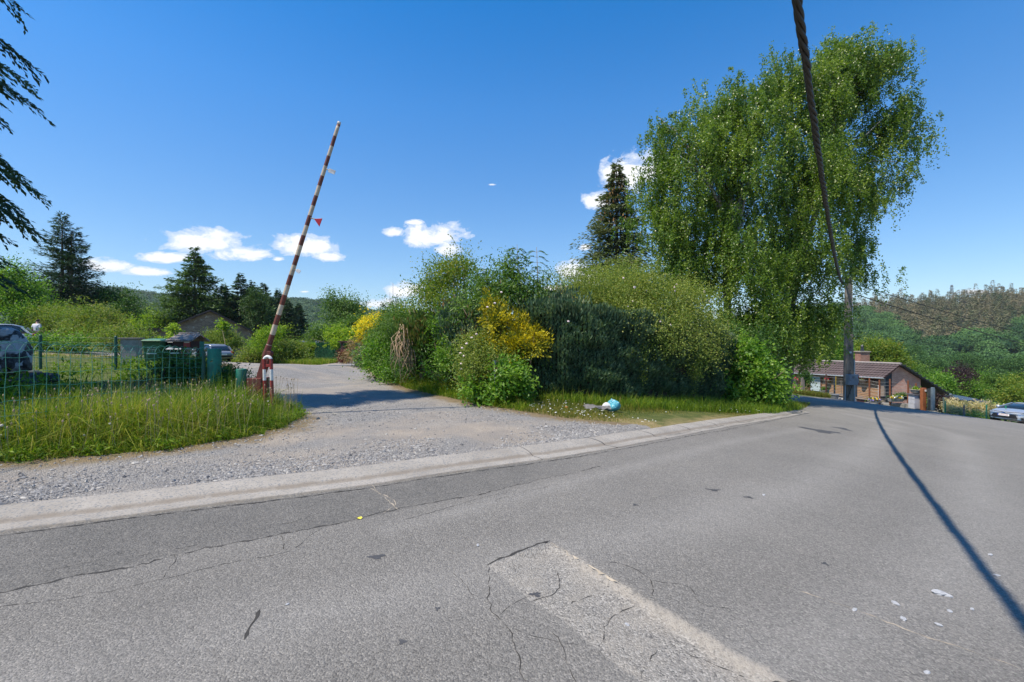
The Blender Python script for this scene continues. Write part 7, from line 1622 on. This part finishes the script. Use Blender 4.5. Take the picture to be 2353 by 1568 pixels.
def lumpy(name, pos, r, h, mat, per, card, flat=.8):
    """cauliflower-like crowns: a lobed solid core under a skin of leaf sprays"""
    V0, F0 = ico(2); n = len(pos); m = len(V0); V = np.empty((n, m, 3)); vv = R.uniform(.1, .9, n); L = Leaves(); PP = []; AX = []; NR = []; VV = []
    for i in range(n):
        lb = rvec(16); lb[:, 2] = np.abs(lb[:, 2])*.9-.15; lb = unit(lb); amp = R.uniform(.55, 1, 16)
        def rad(d): return .70+.36*np.max(np.clip((d @ lb.T-.66)/.34, 0, 1)**.6*amp, axis=1)
        S = np.array([r[i], r[i], r[i]*flat]); C = pos[i]+np.array([0, 0, h[i]])
        V[i] = V0*(rad(V0)*.76)[:, None]*S+C
        d = rvec(per); d[:, 2] = np.where(d[:, 2] < -.35, -d[:, 2], d[:, 2]); q = rad(d); lo = np.clip((q-.7)/.36, 0, 1)
        PP.append(d*(q*R.uniform(.93, 1.04, per))[:, None]*S+C); AX.append(rvec(per)+d*.15); NR.append(d+rvec(per)*.5); VV.append(vv[i]+R.normal(size=per)*.13)
    PP = np.concatenate(PP); q = len(PP)
    L.add(cards(PP, np.concatenate(AX), card*R.uniform(.6, 1.3, q), card*.7, np.concatenate(NR)), np.concatenate(VV))
    o = L.build(name, mat); Fc = (F0[None]+(np.arange(n)*m)[:, None, None]).reshape(-1, 3)
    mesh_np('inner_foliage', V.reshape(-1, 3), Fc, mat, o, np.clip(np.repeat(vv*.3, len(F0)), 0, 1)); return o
def crowns(L, pos, r, h, per, card, flat=.75, cone=False, vb=None):
    n = len(pos); k = np.repeat(np.arange(n), per); m = len(k)
    v = (R.uniform(.15, .85, n) if vb is None else vb)
    if cone:
        t = R.random(m)**.8; t = np.where(t < .7, (np.floor(t*8)+.6*R.random(m)+R.random(n)[k]*.4)/8.2, t); a = R.uniform(0, 6.28, m); q = np.clip(1-t, 0, 1)**.75*R.uniform(.2, 1.05, m)+.04
        p = pos[k]+np.stack([np.cos(a)*q*r[k], np.sin(a)*q*r[k], h[k]*(.22+.8*t)], 1); p[:, 2] -= q*r[k]*.28; ax = np.stack([np.cos(a), np.sin(a), -.35+0*a], 1)+rvec(m)*.2; nr = rvec(m)*.3+np.array([0, 0, 1.])
        L.add(cards(p, ax, card*R.uniform(.6, 1.3, m), card*.42, nr), v[k]+R.normal(size=m)*.1)
    else:
        d = rvec(m); d[:, 2] = np.where(d[:, 2] < -.25, -d[:, 2], d[:, 2]); bump = 1+.22*np.sin(d[:, 0]*5+k)*np.cos(d[:, 1]*6+k*2.1); s = bump*R.uniform(.82, 1.05, m)
        p = pos[k]+d*np.stack([r[k]*s, r[k]*s, r[k]*flat*s], 1)+np.stack([0*s, 0*s, h[k]], 1)
        L.add(cards(p-d*card*.3, rvec(m)+d*.2, card*R.uniform(.6, 1.3, m), card*.75*R.uniform(.7, 1.2, m), d+rvec(m)*.38+np.array([0, 0, .12])), v[k]+R.normal(size=m)*.12)
# where dying spruces stand: a belt high on the slope
def in_brown(X, Y):
    Z = hillR(X, Y)+8; px = CX+F*X/Y; py = CY-F*(Z-CAMZ)/Y
    lim = np.interp(px, (1900, 1975, 2050, 2085, 2110, 2135, 2180, 2230, 2290, 2330, 2353, 2420, 2600), (700, 716, 735, 765, 792, 800, 778, 768, 784, 760, 742, 735, 700)); return py < lim+6*np.sin(px*.11)
n = 5200; y = np.sqrt(R.uniform(140**2, 560**2, n)); x = R.uniform(.45, 1.75, n)*y; br = in_brown(x, y)
# keep one tree per patch of ground
def thin(x, y, s):
    key = (np.floor(x/s)*100003+np.floor(y/s)).astype(np.int64); _, k = np.unique(key, return_index=True); return k
k = thin(x[~br], y[~br], 9.5); gx, gy = x[~br][k], y[~br][k]
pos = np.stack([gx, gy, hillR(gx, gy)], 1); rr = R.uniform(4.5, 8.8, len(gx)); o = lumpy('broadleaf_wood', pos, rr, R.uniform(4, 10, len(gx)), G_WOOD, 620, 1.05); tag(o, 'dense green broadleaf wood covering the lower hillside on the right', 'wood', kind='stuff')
k = thin(x[br], y[br], 5.6); gx, gy = x[br][k], y[br][k]
L = Leaves(); pos = np.stack([gx, gy, hillR(gx, gy)], 1); crowns(L, pos, R.uniform(2.0, 3.6, len(gx)), R.gamma(14, 1.05, len(gx)), 230, 1.5, cone=True, vb=np.clip(.55+.28*vnoise(gx, gy, .02, 5)+R.normal(size=len(gx))*.22, 0, 1))
o = L.build('conifer_wood', G_DEAD); tag(o, 'brown dying conifer wood on the upper hillside on the right', 'wood', kind='stuff')
mb = MB()
for q in range(0, len(gx), 5):
    z = float(hillR(np.array([gx[q]]), np.array([gy[q]]))[0]); mb.tube([(gx[q], gy[q], z), (gx[q], gy[q], z+9)], [.3, .2], 5, False)
o = mb.build('conifer_trunks', plain('grey_trunk', (.22, .19, .16), .9)); tag(o, 'bare trunks showing between the dying conifers', 'trunks', kind='stuff')
# left-hand hill beyond the gardens
def ridge_left(u): px = CX+F*u; return (784-np.interp(px, (-900, -200, 130, 265, 330, 385, 480, 600, 720, 790, 835, 900, 1100, 1400, 1700), (640, 655, 668, 679, 685, 694, 700, 700, 702, 710, 724, 735, 752, 770, 800)))/F
def hillL(X, Y, Yn=260., Yr=720.):
    u = X/Y; t = np.clip((Y-Yn)/(Yr-Yn), 0, 1.25); zr = ridge_left(u)*Yr+CAMZ; zb = -12.0; return zb+(zr-zb)*np.where(t < 1, t**1.1, 1-(t-1)*.8)+4*np.sin(X*.017+Y*.013)*np.clip(t*(1.1-t)*2, 0, 1)
us = np.linspace(-2.2, .45, 120); Ys = np.linspace(230, 880, 60); uu, yy = np.meshgrid(us, Ys, indexing='ij'); X = (uu*yy).ravel(); Y = yy.ravel(); ny = len(Ys)
i, j = np.meshgrid(np.arange(len(us)-1), np.arange(ny-1), indexing='ij'); i = i.ravel(); j = j.ravel(); f = np.stack([i*ny+j, (i+1)*ny+j, (i+1)*ny+j+1, i*ny+j+1], 1)
o = mesh_np('hill', np.stack([X, Y, hillL(X, Y)], 1), f, M_HSOIL, smooth=True); o['kind'] = 'structure'
n = 5200; y = np.sqrt(R.uniform(300**2, 760**2, n)); x = R.uniform(-1.3, .35, n)*y; k = thin(x, y, 10.5); gx, gy = x[k], y[k]
pos = np.stack([gx, gy, hillL(gx, gy)], 1); o = lumpy('broadleaf_wood', pos, R.uniform(5.5, 9.5, len(gx)), R.uniform(4, 9, len(gx)), G_WOODHAZE, 190, 1.9); tag(o, 'distant wood covering the hill on the left, its green blued for haze', 'wood', kind='stuff')
# electricity pylon on the ridge
def pylon():
    Y = 500; b = P(2187, 692, Y); t = P(2187, 655, Y); root = empty('pylon', (b.x, Y, b.z-4), 'tiny lattice pylon on the skyline above the brown conifers', 'pylon'); h_ = t.z-b.z+4; mb = MB(); z0 = b.z-4
    cs = [(-1, -1), (1, -1), (1, 1), (-1, 1)]
    for cx, cy in cs: mb.bar((b.x+cx*1.6, Y+cy*1.6, z0), (b.x+cx*.5, Y+cy*.5, z0+h_), .3)
    for q in range(6):
        s0 = q/6; s1 = (q+1)/6; w0 = 1.6-1.1*s0; w1 = 1.6-1.1*s1
        for a in range(4): p0 = cs[a]; p1 = cs[(a+1) % 4]; mb.bar((b.x+p0[0]*w0, Y+p0[1]*w0, z0+h_*s0), (b.x+p1[0]*w1, Y+p1[1]*w1, z0+h_*s1), .2)
    mb.build('lattice', M_STEEL, root); mb = MB()
    for s, w_ in ((.82, 2.6), (.93, 2.0)): mb.bar((b.x-w_, Y, z0+h_*s), (b.x+w_, Y, z0+h_*s), .3)
    mb.build('cross_arm', M_STEEL, root)
pylon()
# ================================================================ single trees in the valley behind the timber house
def vtree(label, blobs, mat, ncl=300, per=26, cr=.45, ll=.36, lw=.26, name='valley_tree', bark=BARK, **kw):
    c = np.mean([b[0] for b in blobs], axis=0); Y = c[1]; base = TV(c[0], Y)
    return broad_tree(name, label, base, blobs, mat, bark, ncl, per, cr, ll, lw, group='trees in the valley behind the houses', tr=.22, **kw)
vt = [('bright green tree behind the left end of the tiled roof', ((1862, 815, 58, 44, 36), (1905, 812, 58, 40, 30), (1830, 818, 58, 30, 30), (1885, 795, 60, 36, 20)), G_BRIGHT, 520),
      ('pale yellow green tree behind the brick chimney', ((2010, 828, 62, 44, 36), (1975, 825, 62, 30, 30), (2045, 835, 61, 30, 28), (2020, 805, 63, 30, 18), (2060, 860, 60, 22, 22)), G_HAW, 560),
      ('mid green tree rising right of the tiled roof ridge', ((2100, 880, 64, 34, 34), (2080, 872, 66, 26, 26), (2130, 885, 62, 24, 30)), G_MID, 360),
      ('dark purple copper beech among the green valley trees', ((2195, 885, 74, 30, 26), (2205, 868, 75, 22, 18), (2180, 895, 73, 20, 20)), G_PURPLE, 420),
      ('fresh green tree below the copper beech by the solar roof', ((2162, 897, 56, 18, 22), (2150, 885, 58, 18, 18), (2140, 905, 54, 16, 14)), G_BRIGHT, 240),
      ('bright green tree right of the copper beech', ((2250, 890, 76, 32, 26), (2275, 895, 74, 24, 22), (2228, 900, 72, 22, 18)), G_BRIGHT, 420),
      ('loose green tree with thin pale trunk above the solar roof', ((2300, 895, 72, 26, 28), (2318, 905, 70, 18, 24)), G_MID, 300),
      ('yellow green tree at the right edge above the silver car', ((2345, 905, 58, 26, 26), (2330, 915, 56, 18, 18), (2375, 900, 58, 30, 34)), G_HAW, 330),
      ('wide dark green tree in the middle of the valley', ((2140, 850, 100, 34, 24), (2110, 845, 102, 26, 22), (2170, 855, 98, 22, 20)), G_WOOD, 360),
      ('rounded green tree under the edge of the brown wood', ((2215, 838, 115, 32, 24), (2190, 845, 112, 22, 18), (2245, 845, 112, 22, 18)), G_WOOD, 360),
      ('spreading green tree above the silver car far down the slope', ((2290, 850, 108, 34, 26), (2325, 858, 104, 26, 24), (2355, 850, 104, 30, 30)), G_WOOD, 400),
      ('small green tree beside the black verge of the long roof', ((2075, 890, 52, 16, 14), (2095, 905, 50, 18, 14), (2120, 915, 50, 14, 10)), G_MID, 200),
      ('dull green tree filling the dip below the brown wood', ((2070, 820, 125, 28, 24), (2095, 815, 128, 22, 20)), G_WOOD, 260)]
for lb, bl, mt, ncl in vt:
    vtree(lb, [blob(*b) for b in bl], mt, int(ncl*1.1), 46, .4, .22, .15)
# ================================================================ light, sky, lens
SUN = Vector((-.46, -.26, 1)).normalized()          # towards the sun
sun = bpy.data.lights.new('sun', 'SUN'); sun.energy = 5.0; sun.angle = math.radians(.53); sun.color = (1, .905, .77)
so = bpy.data.objects.new('sun', sun); COL.objects.link(so); so.location = SUN*60
so.rotation_euler = SUN.to_track_quat('Z', 'Y').to_euler()
w = bpy.data.worlds.new('World'); scn.world = w; w.use_nodes = True; nt = w.node_tree; nt.nodes.clear()
class WN(N):
    def __init__(s): s.t = nt; s.out = nt.nodes.new('ShaderNodeOutputWorld')
W = WN()
sky = W.n('TexSky'); sky.sky_type = 'NISHITA'; sky.sun_disc = False
sky.sun_elevation = math.asin(SUN.z); sky.sun_rotation = math.atan2(SUN.x, SUN.y)
sky.air_density = 1.0; sky.dust_density = SKY_DUST; sky.ozone_density = SKY_OZONE; sky.altitude = 250
d = W.n('TexCoord').outputs['Generated']
bg = W.n('Background'); bg.inputs['Strength'].default_value = SKY_STR
hsv = W.n('HueSaturation'); sz = W.n('SeparateXYZ'); W.l(d, sz.inputs[0])
mr = W.n('MapRange'); mr.inputs[1].default_value = .0; mr.inputs[2].default_value = .6; mr.inputs[3].default_value = 1.12; mr.inputs[4].default_value = 1.36; W.l(sz.outputs[2], mr.inputs[0])
mv = W.n('MapRange'); mv.inputs[1].default_value = .0; mv.inputs[2].default_value = .45; mv.inputs[3].default_value = .74; mv.inputs[4].default_value = 1.14; W.l(sz.outputs[2], mv.inputs[0]); W.l(mv.outputs[0], hsv.inputs['Value'])
W.l(mr.outputs[0], hsv.inputs['Saturation']); W.l(sky.outputs[0], hsv.inputs['Color']); W.l(hsv.outputs[0], bg.inputs['Color'])
# fair-weather cumulus, far away in the sky: each puff a soft patch of directions broken up by noise
def direction(px, py):
    return Vector(((px-CX)/F, 1, (CY-py)/F)).normalized()
wv = W.n('Combine' if False else 'VectorMath'); wv.operation = 'MULTIPLY'; wv.inputs[1].default_value = (1, 1, 1.6); W.l(d, wv.inputs[0])
n1 = W.noise(14, 8, .62, wv.outputs[0], .6); n2 = W.noise(46, 8, .68, wv.outputs[0], .3)
nz = W.math('ADD', W.math('MULTIPLY', n1, .68), W.math('MULTIPLY', n2, .32))
total = None
CLOUDS = [(475, 560, 95, 30), (560, 585, 75, 20), (640, 597, 16, 7), (385, 594, 65, 13), (710, 572, 82, 28), (755, 590, 45, 14), (250, 613, 52, 18), (335, 626, 52, 11),
          (1000, 545, 75, 33), (1035, 575, 38, 28), (905, 535, 26, 12), (1440, 408, 60, 42), (1500, 400, 45, 40), (1375, 465, 34, 22), (1320, 628, 38, 24), (1360, 640, 36, 24),
          (935, 668, 42, 18), (865, 700, 48, 12), (350, 682, 24, 5), (700, 671, 12, 3), (1345, 570, 14, 7), (2240, 672, 42, 7), (955, 512, 26, 7), (1285, 668, 40, 10), (1130, 425, 12, 3)]
for (px, py, rx, ry) in CLOUDS:
    rx *= 1.25; ry *= 1.3
    c = direction(px, py); k = 1/math.sqrt(1+((px-CX)/F)**2+((py-CY)/F)**2)
    a = Vector((1, 0, 0)); a = (a-c*c.x).normalized(); b = c.cross(a)
    if b.z < 0: b = -b
    def dot(v):
        nd = W.n('VectorMath'); nd.operation = 'DOT_PRODUCT'; nd.inputs[1].default_value = v; W.l(d, nd.inputs[0]); return nd.outputs['Value']
    hx = rx/F*k*max(.5, k); hy = ry/F*k
    da = W.math('MULTIPLY', dot(a), 1/hx); db = W.math('MULTIPLY', dot(b), 1/hy)
    # flatter underneath
    db2 = W.math('MULTIPLY', db, W.math('ADD', 1.0, W.math('MULTIPLY', W.math('LESS_THAN', db, 0), .55)))
    r = W.math('SQRT', W.math('ADD', W.math('MULTIPLY', da, da), W.math('MULTIPLY', db2, db2)))
    front = W.math('GREATER_THAN', dot(c), .2)
    f = W.math('MULTIPLY', W.math('SUBTRACT', 1.25, r, True), front)
    total = f if total is None else W.math('MAXIMUM', total, f)
den = W.math('SUBTRACT', W.math('ADD', W.math('MULTIPLY', total, .78), W.math('MULTIPLY', nz, 2.5)), 1.48)
den = W.math('MULTIPLY', den, W.math('GREATER_THAN', total, .001))
mask = W.ramp(den, [(0, 0), (.16, .55), (.42, .96)], 'EASE')
cl = W.n('Background'); W.l(W.ramp(den, [(.05, (.66, .76, .95)), (.35, (.92, .95, 1)), (.6, (1, 1, 1))]), cl.inputs['Color']); cl.inputs['Strength'].default_value = CLOUD_STR
mx = W.n('MixShader'); W.l(mask, mx.inputs[0]); W.l(bg.outputs[0], mx.inputs[1]); W.l(cl.outputs[0], mx.inputs[2]); W.l(mx.outputs[0], W.out.inputs['Surface'])

# ---------------------------------------------------------------- the air between here and the hills
hm = bpy.data.materials.new('haze'); hm.use_nodes = True; ht = hm.node_tree; ht.nodes.clear(); ho = ht.nodes.new('ShaderNodeOutputMaterial'); hv = ht.nodes.new('ShaderNodeVolumePrincipled')
hv.inputs['Density'].default_value = HAZE; hv.inputs['Color'].default_value = (.86, .92, 1, 1); hv.inputs['Anisotropy'].default_value = .2; ht.links.new(hv.outputs[0], ho.inputs['Volume'])
if HAZE > 0:
    mb = MB(); mb.box((0, 1250, 47), (5400, 3700, 176)); ho_ = mb.build('haze', hm); ho_['kind'] = 'stuff'; ho_['label'] = 'thin summer haze lying over the valley and the wooded hills'
cam = bpy.data.cameras.new('camera'); cam.sensor_width = 36; cam.lens = 16.0; cam.clip_start = .05; cam.clip_end = 6000
co = bpy.data.objects.new('camera', cam); COL.objects.link(co); co.location = (0, 0, CAMZ); co.rotation_euler = (math.pi/2, 0, 0)
scn.camera = co
scn.view_settings.view_transform = 'Standard'; scn.view_settings.look = 'None'; scn.view_settings.exposure = EXPO; scn.view_settings.gamma = 1
scn.render.film_transparent = False
scn.cycles.max_bounces = 8; scn.cycles.transparent_max_bounces = 8; scn.cycles.diffuse_bounces = 3; scn.cycles.glossy_bounces = 3
scn.cycles.use_denoising = True; scn.cycles.sample_clamp_indirect = 6
